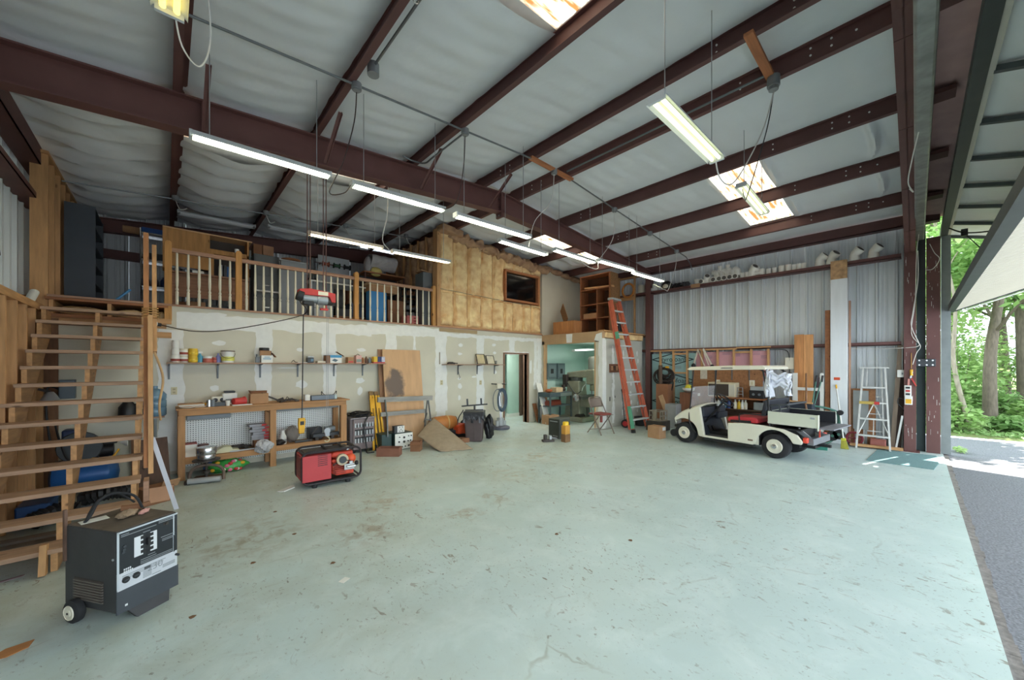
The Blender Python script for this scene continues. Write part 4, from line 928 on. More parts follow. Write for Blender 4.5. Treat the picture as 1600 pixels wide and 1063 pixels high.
# insulated side of the loft room
sw = shell('wall_loft_side', 'insulated side wall of the loft room behind the railing end')
P(sw, 'backing', MB().b(5.06, 5.09, 8.26, 11.3, LZ, 5.1), OSB)
for k in range(6):
    y0 = 8.28+.42*k
    P(sw, 'stud', MB().b(4.96,5.06,y0-.02,y0+.02,LZ,5.1), PINE)
    def bf(u, v, y0=y0, k=k):
        z = LZ+.04+(2.32)*v; e = math.sin(PI*u)**.45*min(1, min(v,1-v)*40+.1)
        return (5.05-e*(.10+.03*math.sin(6*z+k*2+3*u)+.015*math.sin(19*z+k)), y0+.03+.36*u, z)
    P(sw, 'insulation_batt', MB().grid(bf, 8, 40), PINKB, True)
# ================================================================== WALL SHELVES, WORKBENCH AND THINGS ALONG THE DRYWALL
def W2(Y):
    return (lambda px, py=600: aY(px, py, Y).x), (lambda py, px=450: aY(px, py, Y).z)
SHB = M('grey_bracket_metal', (104,110,114), .5, .3, .08, 8); SHW = wood('shelf_board_wood', (170,138,116), 'x')
def wallshelf(x0, x1, z, brx, label):
    s = thing('wall_shelf', label, 'shelf', (0,8.1,0))
    P(s, 'board', MB().b(x0, x1, -.26, -.004, z-.02, z), SHW, bevel=.003)
    for x in brx:
        P(s, 'bracket', MB().prism([(-.001,z-.02),(-.22,z-.02),(-.22,z-.028),(-.03,z-.05),(-.012,z-.27),(-.001,z-.27)], 'x', x-.012, x+.012), SHB)
    return s
Xw, Zw = W2(8.0)
Z1 = 1.795
wallshelf(.0, 3.52, Z1, [Xw(p) for p in (264,341,408,467,524,569)], 'long wooden wall shelf on six grey brackets above the workbench')
def jar(px, r, h, mats, label, cat='jar', Y=7.96, z=None, lid=.2, name='jar', X=None, n=14):
    z = Z1+.001 if z is None else z
    mb = MB().lathe([(r*.9,0),(r,.01),(r,h*.62),(r*.9,h*(1-lid))], n=n).mat(1).lathe([(r*.93,h*(1-lid)),(r*.93,h),(0,h)], n=n).mat(2).lathe([(r*1.01,h*.16),(r*1.01,h*.5)], n=n)
    return one(name, mb, mats, label, cat, (Xw(px) if X is None else X, Y, z), smooth=True)
RLAB = M('maroon_label', (150,70,60), .6, 0, .1, 9); YLAB = M('yellow_label', (222,182,50), .5, 0, .1, 6); REDL = M('faded_red_can', (190,104,88), .5, 0, .1, 8)
# stacked white jars, from the left end
h3 = .115
for k, lb in enumerate(('white jar at the foot of the three jar stack on the shelf end','white jar in the middle of the three jar stack','white jar topmost of the three jar stack')):
    jar(274, .058-.006*k, h3, [WHITE, WHITE, RLAB if k == 0 else WHITE], lb, z=Z1+.001+k*(h3+.001))
for k, lb in enumerate(('maroon labelled jar lower of the pair beside the white stack','maroon labelled jar upper of the pair beside the white stack')):
    jar(287, .054, .108, [WHITE, CREAM, RLAB], lb, z=Z1+.001+k*.109)
for k, lb in enumerate(('yellow can lower of the two stacked on the shelf','yellow can upper of the two stacked on the shelf')):
    jar(301.5, .062, .112, [YLAB, YLAB, M('gold_label', (232,196,60), .5, 0, .3, 30)], lb, 'can', z=Z1+.001+k*.113, lid=.06, name='paint_can')
mb = MB().lathe([(.036,0),(.038,.1),(.02,.125),(.014,.15)], n=12).mat(1).b(-.02,.035,-.014,.014,.15,.18)
one('spray_bottle', mb, [M('blue_liquid_bottle', (80,150,176), .3, 0, .1, 6), WHITE], 'blue spray bottle with white trigger on the wall shelf', 'bottle', (Xw(312),7.96,Z1+.001), smooth=True)
jar(324, .066, .105, [REDL, WHITE, REDL], 'wide faded red can on the wall shelf', 'can', name='can', lid=.35)
jar(335, .036, .085, [M('dark_red_can', (156,66,56), .5, 0, .1, 8), REDL, REDL], 'small dark red can on the wall shelf', 'can', name='can')
mb = MB().lathe([(.034,0),(.036,.02),(.036,.09),(.012,.13),(.012,.155)], n=12)
one('glue_bottle', mb, M('lavender_bottle', (120,124,176), .4, 0, .1, 6), 'lavender blue bottle between the red can and the bucket', 'bottle', (Xw(340.5),7.96,Z1+.001), smooth=True)
bk = thing('bucket', 'white plastic bucket with dark lid and yellow label on the shelf', 'bucket', (Xw(355.5),7.95,Z1+.001))
P(bk, 'body', MB().lathe([(.085,0),(.092,.17),(.096,.172),(.096,.185)], n=22), WHITE, True); P(bk, 'lid', MB().lathe([(.1,.185),(.1,.2),(.0,.2)], n=22), M('dark_brown_lid', (84,66,58), .5, 0, 0), True)
P(bk, 'label', MB().lathe([(.0905,.03),(.0925,.1)], n=22), M('lime_yellow_label', (224,222,110), .5, 0, .2, 12), True)
P(bk, 'bail', MB().tube([(.1*math.cos(a), .1*math.sin(a), .16-.09*math.sin(abs(a-PI*1.5)<3 and (a-PI)%PI)) for a in [PI+PI*i/10 for i in range(11)]], .003), BLACK)
mb = MB().b(-.025,.03,-.03,.03,0,.10).cyl((-.01,0,.10),(-.01,0,.15), .012, n=8); one('cartridge', mb, MGREY, 'grey cartridge left of the flapped carton', 'cartridge', (Xw(401.5),7.96,Z1+.001))
cb = thing('open_carton', 'white fronted carton with brown flaps on the wall shelf', 'carton', (Xw(415),7.96,Z1+.001))
P(cb, 'body', MB().b(-.085,.085,-.10,.10,0,.13), WHITE); P(cb, 'flap', MB().cb((-.02,-.06,.17),(.17,.02,.09),(.3,0,0)), CARD); P(cb, 'flap', MB().cb((.115,-.0,.14),(.10,.16,.006),(0,.9,0)), CARDD); P(cb, 'inner', MB().b(-.08,.08,-.04,.09,.13,.21), BLACK)
P(cb, 'print', MB().cb((0,-.101,.07),(.12,.002,.03)).cb((0,-.101,.10),(.08,.002,.02)), M('pale_blue_print', (168,190,204), .6, 0, 0))
one('tape_reel', MB().lathe([(.075,0),(.078,.01),(.078,.05),(.075,.058),(.02,.058)], n=22), BLACK, 'black reel lying on top of the flapped carton', 'reel', (Xw(412.5),7.98,Z1+.212), smooth=True)
one('bent_wire', MB().tube(spline([(-.06,0,.006),(-.02,0,.05),(.0,0,.02),(.05,-.02,.008),(.12,-.03,.008)]), .005), IRON, 'small bent iron wire lying on the wall shelf', 'wire', (Xw(459),7.92,Z1+.001))
one('paper_sheet', MB().cb((0,0,.006),(.16,.14,.01)), WHITE, 'white paper lying flat on the wall shelf', 'paper', (Xw(470),7.93,Z1+.001))
rd = thing('battery_charger', 'small dark charger with pale top on the wall shelf', 'charger', (Xw(483),7.95,Z1+.001))
P(rd, 'body', MB().b(-.055,.055,-.07,.07,0,.10), DGREY, bevel=.008); P(rd, 'top', MB().b(-.053,.053,-.07,.07,.1005,.13), LGREY, bevel=.006); P(rd, 'screen', MB().b(-.0,.045,-.0715,-.07,.03,.08), M('blue_screen', (70,110,130), .3, 0, 0))
box('small_carton', (Xw(493.5),7.88,Z1+.001), (Xw(506),8.02,Z1+.04), CREAM, 'low cream carton on the wall shelf beside the charger', 'carton')
sb = thing('scale_carton', 'blue and white carton with a product picture and open lid', 'carton', (Xw(520),7.95,Z1+.001))
P(sb, 'body', MB().b(-.10,.115,-.12,.10,0,.15), WHITE); P(sb, 'side', MB().b(-.16,-.1005,-.12,.10,0,.15), CARDD); P(sb, 'band', MB().b(-.1,.116,-.1215,-.12,.105,.15).b(-.16,.116,-.12,.1,.1505,.156), M('sky_blue_band', (70,150,196), .5, 0, .05, 6))
P(sb, 'flap', MB().cb((.10,-.06,.18),(.17,.10,.006),(0,.55,0)), CARDD)
P(sb, 'print', MB().prism([(-.07,.05),(-.02,.085),(.05,.055),(.0,.02)], 'y', -.122, -.1205), M('slate_print', (84,104,116), .5, 0, 0))
cb = thing('open_carton', 'small brown carton with raised flap near the shelf end', 'carton', (Xw(545),7.94,Z1+.001))
P(cb, 'body', MB().b(-.06,.055,-.07,.08,0,.12), CARD); P(cb, 'print', MB().b(-.05,.045,-.0715,-.07,.01,.04), RED)
pk = thing('tall_carton', 'pink and white carton on the wall shelf near its right end', 'carton', (Xw(557.5),7.94,Z1+.001))
P(pk, 'body', MB().b(-.055,.055,-.06,.06,0,.16), M('pink_carton', (222,176,168), .7, 0, .1, 30)); P(pk, 'label', MB().b(-.05,.05,-.0615,-.06,.02,.08), M('grey_green_label', (136,150,142), .6, 0, .1, 20)); P(pk, 'handle', MB().tube([(-.04,0,.16),(0,0,.19),(.04,0,.16)], .006), IRON)
for px, r, h, m, lb in ((566,.03,.12,BROWNW,'brown bottle behind the pink carton'),(571.5,.028,.14,M('dark_amber', (96,58,40), .3, 0, 0),'dark amber bottle right of the pink carton'),(577,.036,.12,MGREY,'dull grey can right of the amber bottle')):
    one('bottle', MB().lathe([(r,0),(r,h*.7),(r*.5,h*.85),(r*.5,h)], n=12), m, lb, 'bottle', (Xw(px),7.98,Z1+.001), smooth=True)
for a, b, m, lb in ((580.5,586,YLAB,'yellow and grey carton near the shelf end'),(586.4,592.2,M('navy_carton', (52,62,110), .6, 0, .1, 20),'navy carton near the shelf end'),(592.6,597.5,M('pale_lilac_carton', (196,198,216), .6, 0, .2, 20),'pale lilac carton last on the shelf')):
    o = thing('spark_carton', lb, 'carton', (Xw((a+b)/2),7.93,Z1+.001)); w = (Xw(b)-Xw(a))/2
    P(o, 'body', MB().b(-w,w,-.06,.06,.025,.14), m); P(o, 'base', MB().b(-w,w,-.06,.06,0,.025), RED)
# second shelf with frames
Z2 = 1.775
wallshelf(5.08, 7.02, Z2, [aY(p,600,8.02).x for p in (718,748,775)], 'short wall shelf left of the doorway with picture frames')
for px, w, h, lb in ((752.5,.115,.135,'larger framed certificate leaning on the short shelf'),(767.5,.11,.12,'smaller framed certificate leaning beside the larger one')):
    x = aY(px, 565, 7.98).x; f = thing('picture_frame', lb, 'frame', (x,7.97,Z2+.002))
    P(f, 'frame', MB().bar((-w-.02,0,0),(-w-.04,.06,2*h),.016,.016,(0,1,0)).bar((w+.02,0,0),(w-.0,.06,2*h),.016,.016,(0,1,0)).bar((-w-.02,0,.008),(w+.02,0,.008),.016,.016).bar((-w-.04,.06,2*h),(w,.06,2*h),.016,.016), M('dark_frame', (60,52,48), .5, 0, 0))
    P(f, 'certificate', MB().add([(-w-.02,.002,.01),(w+.02,.002,.01),(w,.062,2*h),(-w-.04,.062,2*h),(-w-.02,.008,.01),(w+.02,.008,.01),(w,.068,2*h),(-w-.04,.068,2*h)], [(0,1,2,3),(7,6,5,4),(0,4,5,1),(1,5,6,2),(2,6,7,3),(3,7,4,0)]), M('parchment', (206,190,150), .8, 0, .12, 8) if px < 760 else M('white_parchment', (214,206,184), .8, 0, .12, 8))
x = aY(774, 566, 7.95).x; one('drinking_glass', MB().lathe([(.022,0),(.03,.1),(.027,.1),(.02,.008)], n=12), M('clear_cup', (206,206,196), .15, 0, 0, trans=.6), 'small clear glass beside the picture frames', 'glass', (x,7.92,Z2+.001), smooth=True)
x = aY(707, 568, 7.95).x; one('hand_drill', MB().b(-.14,.06,-.03,.03,.0,.045).b(.06,.15,-.02,.02,.012,.035).b(-.1,-.0,-.05,.05,.045,.06), IRON, 'dark tool lying on the left of the short shelf', 'tool', (x,7.95,Z2+.001), bevel=.006)
x = aY(715, 575, 7.86).x; cord([(x,7.86,Z2),(x-.01,7.83,Z2-.1),(x+.02,7.83,Z2-.25),(x+.05,7.83,Z2-.33),(x+.03,7.83,Z2-.37)], .006, BLACK, 'black lead dangling from the short shelf')
IV = M('ivory_plate', (206,196,160), .5, 0, .04, 6)
for px, py, lb in ((272,611,'ivory outlet plate left above the workbench'),(690,598,'ivory outlet plate on the wide white seam'),(751,598,'ivory switch plate below the picture frames')):
    p = aY(px, py, 8.09); o = thing('outlet_plate', lb, 'outlet', (p.x,8.096,p.z)); P(o, 'plate', MB().b(-.038,.038,-.008,0,-.06,.06), IV, bevel=.003)
    for dz in (-.025,.025): P(o, 'socket', MB().b(-.016,.016,-.011,-.008,dz-.013,dz+.013), M('ivory_socket', (170,158,124), .5, 0, 0))
p = aY(687, 560, 8.09); one('door_slot', MB().b(-.012,.012,-.01,.0,-.15,.15), M('grey_channel', (150,140,120), .6, 0, 0), 'narrow vertical channel strip on the white wall seam', 'strip', (p.x,8.094,p.z))
# ---- workbench
BY = 7.55
Xb, Zb = W2(BY)
BENCH = wood('bench_pine', (178,132,88), 'x'); BENCHZ = wood('bench_pine_post', (180,134,90), 'z')
x0, x1 = Xb(279), Xb(541); ZB = 1.09
wbn = thing('workbench', 'long homemade pine workbench with pegboard back along the drywall', 'workbench', (0,0,0))
P(wbn, 'bench_top', MB().b(x0-.03,x1+.06,BY-.03,8.08,ZB-.022,ZB), BENCH, bevel=.003)
P(wbn, 'apron', MB().b(x0,x1,BY,BY+.04,ZB-.115,ZB-.022), BENCH)
for a, b in ((278,289.5),(422,431.5),(532.5,541.5)):
    P(wbn, 'leg', MB().b(Xb(a),Xb(b),BY-.012,BY+.085,0,ZB-.11), BENCHZ, bevel=.003)
    P(wbn, 'leg', MB().b(Xb(a)+.0,Xb(a)+.09,7.98,8.07,0,ZB-.022), BENCHZ)
zs = Zb(712, 330)
P(wbn, 'lower_rail', MB().b(x0+.05,Xb(424),BY+.002,BY+.04,zs-.09,zs), BENCH); P(wbn, 'lower_rail', MB().b(Xb(430),x1-.04,BY+.002,BY+.04,zs-.07,zs+.02), BENCH)
P(wbn, 'lower_shelf', MB().b(x0+.05,x1-.05,BY+.04,8.06,zs-.02,zs), BENCH)
pm = M('white_pegboard', (244,247,243), .6, 0, .02, 4)
t_ = pm.node_tree; N_ = t_.nodes; L_ = t_.links; tc = N_.new('ShaderNodeTexCoord'); vm = N_.new('ShaderNodeVectorMath'); vm.operation = 'SCALE'; vm.inputs['Scale'].default_value = 1/.034
fr = N_.new('ShaderNodeVectorMath'); fr.operation = 'FRACTION'; sbn = N_.new('ShaderNodeVectorMath'); sbn.operation = 'MULTIPLY_ADD'; sbn.inputs[1].default_value = (1,0,1); sbn.inputs[2].default_value = (-.5,0,-.5)
ln = N_.new('ShaderNodeVectorMath'); ln.operation = 'LENGTH'; lt_ = N_.new('ShaderNodeMath'); lt_.operation = 'LESS_THAN'; lt_.inputs[1].default_value = .24
mx = N_.new('ShaderNodeMixRGB'); mx.inputs[2].default_value = lin((96,102,102)); bs_ = N_['Principled BSDF']; s0 = bs_.inputs['Base Color'].links[0].from_socket
L_.new(tc.outputs['Object'], vm.inputs[0]); L_.new(vm.outputs[0], fr.inputs[0]); L_.new(fr.outputs[0], sbn.inputs[0]); L_.new(sbn.outputs[0], ln.inputs[0]); L_.new(ln.outputs['Value'], lt_.inputs[0]); L_.new(lt_.outputs[0], mx.inputs[0]); L_.new(s0, mx.inputs[1]); L_.new(mx.outputs[0], bs_.inputs['Base Color'])
P(wbn, 'pegboard', MB().b(x0+.08,x1+.0,8.055,8.065,.1,ZB-.03), pm)
P(wbn, 'under_light', MB().b(Xb(292),Xb(362),BY+.10,BY+.22,ZB-.20,ZB-.125), MGREY, bevel=.01); P(wbn, 'under_light', MB().b(Xb(434),Xb(532),BY+.10,BY+.20,ZB-.16,ZB-.12), MGREY, bevel=.01)
P(wbn, 'brace', MB().bar((Xb(424),8.0,ZB-.13),(Xb(424),BY+.1,ZB-.13),.05,.06), BENCH)
# things on the bench
ZT = ZB+.001
Yt = 7.8
Xt, Zt = W2(Yt)
def on(px, Y=Yt): return (aY(px, 628, Y).x, Y, ZT)
def slabs(n, w, d, mats, name, label, cat, loc, h=.012):
    o = thing(name, label, cat, loc)
    for k in range(n):
        mb = MB().cb((random.uniform(-.02,.02), random.uniform(-.02,.02), h*(k+.5)), (w,d,h*.94), (0,0,random.uniform(-.12,.12))); P(o, 'sheet', mb, mats[k % len(mats)])
    return o
slabs(5, .30, .24, [CREAM, CARD, WHITE], 'magazine_stack', 'untidy stack of papers at the left end of the workbench', 'papers', on(300, 7.75))
one('yellow_level', MB().cb((0,0,.02),(.26,.03,.035),(0,0,.15)), YELLOW, 'yellow bar lying behind the papers on the workbench', 'tool', (on(315,7.95)[0],7.96,ZT))
one('white_saucer', MB().lathe([(.03,0),(.09,.012),(.09,.016),(.0,.008)], n=18), WHITE, 'white saucer at the front left of the workbench', 'saucer', (on(293,7.6)[0]+.0,7.58,ZT), smooth=True)
for px, lb in ((326.5,'silver can left of the pair on the workbench'),(332.5,'grey can right of the pair on the workbench')):
    one('can', MB().lathe([(.03,0),(.03,.11),(.027,.113),(.0,.113)], n=14), CHROME if px < 330 else MGREY, lb, 'can', on(px,7.62), smooth=True)
g = thing('twin_dial_box', 'cream box with two dark dials on the workbench', 'instrument', on(342,7.9)); P(g, 'body', MB().b(-.10,.10,-.06,.06,0,.14), CREAM, bevel=.01)
for x in (-.05,.04): P(g, 'dial', MB().cyl((x,-.066,.085),(x,-.06,.085), .033, n=14), BLACK)
one('black_radio', MB().b(-.10,.10,-.05,.05,0,.06).cyl((-.04,-.052,.03),(-.04,-.05,.03), .02, n=10), DGREY, 'flat black device in front of the dial box', 'device', on(342,7.66), bevel=.006)
one('grey_bowl', MB().lathe([(.03,0),(.055,.08),(.05,.08),(.0,.01)], n=16), MGREY, 'grey metal pot right of the flat black device', 'pot', on(353,7.72), smooth=True)
g = thing('countertop_appliance', 'white appliance with dark lid on the workbench', 'appliance', on(358.5,7.92)); P(g, 'body', MB().b(-.10,.10,-.09,.09,0,.19), WHITE, bevel=.015); P(g, 'lid', MB().b(-.075,.075,-.08,.08,.191,.225), DGREY, bevel=.012); P(g, 'vent', MB().b(-.06,.07,-.093,-.09,.03,.09), MGREY)
one('white_cup', MB().lathe([(.025,0),(.032,.085),(.028,.085),(.0,.01)], n=14), WHITE, 'white cup at the bench front beside the flat device', 'cup', on(356,7.6), smooth=True)
one('red_can', MB().lathe([(.045,-.09),(.055,-.085),(.06,.07),(.075,.09),(.0,.09)], n=16, axis='x').rot(.45,'Z').move((0,0,.06)), RED, 'red can lying on white paper on the workbench', 'can', on(373,7.68), smooth=True)
one('white_board', MB().cb((0,0,-.0),(.27,.12,.01)), WHITE, 'white paper sheet under the red can', 'paper', (on(378,7.6)[0],7.58,ZT+.006))
cb = thing('open_carton', 'brown open carton on the workbench', 'carton', on(404,7.78)); P(cb, 'body', MB().b(-.13,.13,-.10,.10,0,.17), CARD); P(cb, 'flap', MB().cb((-.12,0,.19),(.006,.2,.07),(0,-.3,0)), CARDD); P(cb, 'flap', MB().cb((.02,.10,.185),(.24,.006,.05),(.3,0,0)), CARDD)
one('caulking_gun', MB().bar((-.14,0,.14),(.10,0,.02),.03,.03).bar((.08,0,.03),(.16,0,.06),.02,.05).cyl((-.18,0,.165),(-.13,0,.135), .02, n=8), IRON, 'dark caulking gun propped on the brown carton', 'tool', on(427,7.75), bevel=.003)
mb = MB()
for _ in range(14): 
    x, y = random.uniform(-.17,.17), random.uniform(-.1,.08); mb.cb((x,y,.02+.02*random.random()), (random.uniform(.06,.16),random.uniform(.02,.04),random.uniform(.02,.035)), (0,random.uniform(-.2,.2),random.uniform(0,3)))
hp = one('tool_heap', mb.tube(spline([(.0,0,.03),(.03,0,.09),(.07,0,.02)]), .005), IRON, 'heap of dark hand tools in the middle of the workbench', 'tools', on(446,7.72)); hp['kind'] = 'stuff'
box('white_carton', (on(474.5)[0],7.7,ZT), (on(482.5)[0],7.82,ZT+.11), WHITE, 'white open carton beside the steel case on the workbench', 'carton')
box('steel_case', (on(483.5)[0],7.66,ZT), (on(519)[0],7.86,ZT+.085), M('blue_grey_steel', (112,122,132), .5, .3, .06, 6), 'blue grey steel case on the workbench', 'case', .006)
mb = MB()
for s in (-1,1): mb.tube(spline([(s*.13,0,0),(s*.14,0,.13),(s*.11,0,.09),(s*.06,0,.055),(0,0,.05)]), .007).tube([(s*.13,0,.03),(0,0,.02)], .006)
one('wire_cradle', mb, BLACK, 'black wire cradle standing behind the steel case', 'rack', (on(514,7.95)[0],7.95,ZT+.01))
jar(523.5, .035, .10, [M('clear_jar', (176,196,200), .2, 0, .05, 5), LGREY, M('clear_jar', (0,0,0))], 'glass jar at the right end of the workbench', z=ZT, Y=7.72, X=on(523.5,7.72)[0])
# things on the lower shelf
ZS = zs+.001
def os_(px, Y=7.72): return (aY(px, 690, Y).x, Y, ZS)
g = thing('white_carton', 'white carton with red lid edge at the left of the lower shelf', 'carton', os_(298)); P(g, 'body', MB().b(-.07,.07,-.08,.08,0,.19), WHITE); P(g, 'lid', MB().b(-.073,.073,-.083,.083,.1905,.205), RLAB)
for px, Y, r, h, lb in ((309,7.70,.065,.1,'brown tin at the left of the lower shelf'),(317.5,7.8,.07,.15,'taller brown tin on the lower shelf')): 
    one('tin', MB().lathe([(r,0),(r,h),(r*.9,h+.004),(0,h+.004)], n=18), M('brown_tin', (112,74,66), .5, 0, .1, 6), lb, 'tin', os_(px,Y), smooth=True)
one('pale_tray', MB().prism([(-.19,0),(.17,.0),(.19,.03),(.10,.05),(.08,.09),(-.02,.10),(-.12,.05),(-.2,.02)], 'y', -.09, .09), M('pale_olive_plastic', (206,204,170), .5, 0, .08, 6), 'pale sprayer tray on the lower shelf', 'tray', os_(351,7.7), bevel=.01)
mb = MB()
for _ in range(12): mb.cb((random.uniform(-.13,.13),random.uniform(-.08,.08),.03), (random.uniform(.05,.12),random.uniform(.03,.06),random.uniform(.03,.06)), (0,0,random.uniform(0,3)))
o = one('metal_scraps', mb, IRON, 'dark metal scraps on the lower shelf of the workbench', 'scraps', os_(376,7.86)); o['kind'] = 'stuff'
one('steel_bar', MB().cb((0,0,.012),(.42,.03,.02),(0,0,.08)), LGREY, 'steel bar along the front of the lower shelf', 'bar', (os_(384,7.6)[0],7.62,ZS))
GRB = M('grey_red_packet', (160,160,166), .6, 0, .1, 10)
for k in range(6):
    o = thing('packet', ['lowest grey packet of the stack under the workbench','second grey packet of the stack from the bottom','third grey packet of the leaning stack','fourth grey packet of the leaning stack','fifth grey packet of the leaning stack','topmost grey packet of the stack under the workbench'][k], 'packet', (os_(407,7.82)[0]-.01*k*(k%2), 7.82, ZS+.13+.046*k), .1*(k%3-1)); P(o, 'body', MB().b(-.13,.12,-.08,.08,0,.042), GRB); P(o, 'end_label', MB().b(.05,.122,-.082,.082,.004,.038), RED)
box('support_carton', (os_(396,7.8)[0],7.73,ZS), (os_(420,7.8)[0],7.9,ZS+.128), CARDD, 'brown carton beneath the stack of grey packets', 'carton')
def crumple(rx, ry, rz, seed, amp=.25, n=16, m=12):
    r_ = random.Random(seed); ph = [r_.uniform(0,6) for _ in range(8)]
    def f(u, v):
        a = 2*PI*u; b = PI*v; d = 1+amp*.4*math.sin(3*a+ph[0]+4*b)+amp*.35*math.sin(7*a+ph[1])*math.sin(5*b+ph[2])+amp*.3*math.sin(11*a+6*b+ph[3])
        return (rx*d*math.sin(b)*math.cos(a), ry*d*math.sin(b)*math.sin(a), -rz*d*math.cos(b))
    return MB().grid(f, n*2, m*2)
pg = M('clear_plastic_bag', (186,186,190), .25, 0, .15, 14, .5)
one('plastic_bag', crumple(.12,.08,.10,4,.35), pg, 'crumpled clear plastic bag hanging off the lower shelf', 'bag', (os_(411,7.58)[0],7.50,ZS+.05), smooth=True)
g = thing('white_jug', 'white plastic jug under the right half of the workbench', 'jug', os_(442,7.78)); P(g, 'body', MB().lathe([(.055,0),(.06,.02),(.06,.13),(.03,.19),(.022,.22)], n=16), WHITE, True); P(g, 'cap', MB().lathe([(.025,.22),(.025,.245),(0,.245)], n=12), WHITE, True); P(g, 'label', MB().lathe([(.0615,.03),(.0615,.09)], n=16), LGREY, True)
one('grey_sack', crumple(.11,.08,.15,9,.16), M('dusty_grey_sack', (126,118,112), .9, 0, .12, 8), 'dusty grey round sack next to the white jug', 'sack', (os_(457,7.82)[0],7.84,ZS+.15), smooth=True)
one('black_tool_bag', crumple(.09,.08,.05,12,.2), BLACK, 'small black bag at the left of the right lower shelf', 'bag', (os_(436,7.7)[0],7.68,ZS+.052), smooth=True)
box('dark_machine_box', (os_(482,7.9)[0],7.84,ZS), (os_(502,7.9)[0],8.03,ZS+.22), BLACK, 'black box shape beneath the bench behind the pendant', 'box')
g = thing('bench_grinder', 'long dark metal machine lying on the right lower shelf', 'machine', (os_(506,7.72)[0],7.74,ZS)); P(g, 'bed', MB().b(-.20,.28,-.06,.06,.06,.12), DGREY, bevel=.006); P(g, 'foot', MB().b(-.16,-.1,-.06,.06,0,.06), IRON); P(g, 'foot', MB().b(.12,.18,-.06,.06,0,.06), IRON); P(g, 'motor', MB().cyl((.02,0,.19),(.2,0,.19), .055, n=16), MGREY, True); P(g, 'lever', MB().bar((-.2,0,.12),(-.10,0,.26),.02,.02), IRON)
g = thing('dark_drill', 'dark angle grinder lying at the front of the lower shelf', 'tool', (os_(474,7.6)[0],7.63,ZS)); P(g, 'body', MB().cyl((-.13,0,.03),(.10,0,.03), .028, n=10), DGREY, True); P(g, 'head', MB().cyl((.12,0,.0),(.12,0,.05), .04, n=14), IRON, True)
box('long_dark_case', (os_(485,8.0)[0],8.035,ZS+.23), (os_(533,8.0)[0],8.052,ZS+.34), IRON, 'long dark case at the back of the right lower shelf', 'case') if False else None
# ---- on the floor along the bench
g = thing('iron_press', 'rusty arched iron press carrying two silver pans on the floor', 'press', fl(322,752), -.30)
P(g, 'base', MB().b(-.17,.20,-.10,.18,.02,.05), RUST, bevel=.006)
P(g, 'front_roller', MB().cyl((-.18,-.13,.05),(.21,-.13,.05), .042, n=16), LGREY, True)
P(g, 'arch', MB().tube(spline([(-.20,.02,.0),(-.2,.02,.12),(-.15,.02,.20),(-.06,.02,.235),(.06,.02,.235),(.16,.02,.20),(.21,.02,.12),(.21,.02,.0)]), .022, 8), M('worn_brown_iron', (122,104,92), .6, .3, .2, 9), True)
P(g, 'screw', MB().cyl((0,.02,.05),(0,.02,.31), .02, n=10).cyl((0,.02,.12),(0,.02,.16), .045, n=12), IRON, True)
P(g, 'disc', MB().lathe([(.02,.305),(.17,.31),(.17,.325),(.0,.325)], (0,.02,0), 24), IRON, True)
P(g, 'foot', MB().cb((-.19,-.05,.03),(.07,.18,.06)), IRON, bevel=.01)
bz = fl(322,752)
for k, (r, h, z, lb) in enumerate(((.115,.085,.327,'lower silver pan on the iron press'),(.125,.10,.414,'upper silver pan on the iron press'))):
    one('silver_pan', MB().lathe([(r*.96,0),(r,.012),(r,h-.012),(r*.94,h),(r*.3,h+.004),(0,h+.004)], n=28), CHROME, lb, 'pan', (bz.x+.006,bz.y+.019,z), smooth=True)
box('pine_offcut', (.27,7.30,.001), (.52,7.42,.05), PINEX, 'short pine offcut behind the iron press', 'offcut') if False else None
gb = M('green_floral_bag', (70,170,78), .35, 0, .2, 6, .3)
g = thing('flowered_sack', 'bright green flowered plastic sack lying under the workbench', 'sack', (.72,7.72,.10), -.2)
P(g, 'body', crumple(.29,.13,.105,21,.16), gb, True)
rs = random.Random(5)
for k in range(16):
    a = rs.uniform(PI*1.1,PI*1.9); b = rs.uniform(.25,.8)*PI
    p = Vector((.27*math.sin(b)*math.cos(a),.135*math.sin(b)*math.sin(a)-.01,-.10*math.cos(b)))
    P(g, 'flower_print', MB().sph(p, (.035,.02,.028), 8, 5), [RED, WHITE, M('rose_print', (222,120,150), .5, 0, 0), M('blue_print', (70,120,190), .5, 0, 0), YELLOW][k % 5], True)
# generator
GY = 5.82
Xg, Zg = W2(GY)
gx0, gx1 = Xg(472,740), Xg(562,740); gw = gx1-gx0
g = thing('generator', 'red portable generator in a black tube frame in front of the workbench', 'generator', (gx0,GY,0), -.06)
GD = .46; GH = Zg(708,480)
FRB = M('black_frame_tube', (52,48,50), .45, .2, .12, 8)
def loop(y):
    c = .09; pts = []
    for cx, cz_, a0 in ((gw-c,GH-c,0),(c,GH-c,PI/2),(c,.06+c,PI),(gw-c,.06+c,1.5*PI)):
        for k in range(6): a = a0+PI/2*k/5; pts.append((cx+c*math.cos(a), y, cz_+c*math.sin(a)))
    return MB().tube(pts, .016, 8, True)
for y in (0, GD): P(g, 'frame_loop', loop(y), FRB, True)
for x, z in ((.03,GH-.03),(gw-.03,GH-.03),(.03,.09),(gw-.03,.09),(gw*.42,GH-.0),(gw*.72,GH-.0)): P(g, 'cross_tube', MB().cyl((x,0,z),(x,GD,z), .014, n=8), FRB, True)
P(g, 'top_plate', MB().b(.05,gw-.12,.05,GD-.05,GH-.035,GH-.02), FRB)
for x in (.16, gw-.18):
    for y in (.02, GD-.02): P(g, 'foot', MB().cyl((x,y,0),(x,y,.05), .035, n=10), RUBBER, True)
pw = gw*.47
pnl = P(g, 'panel_box', MB().b(.0,pw,-.022,GD-.04,.10,GH-.05), M('dull_red_panel', (188,62,66), .5, 0, .05, 4), bevel=.006)
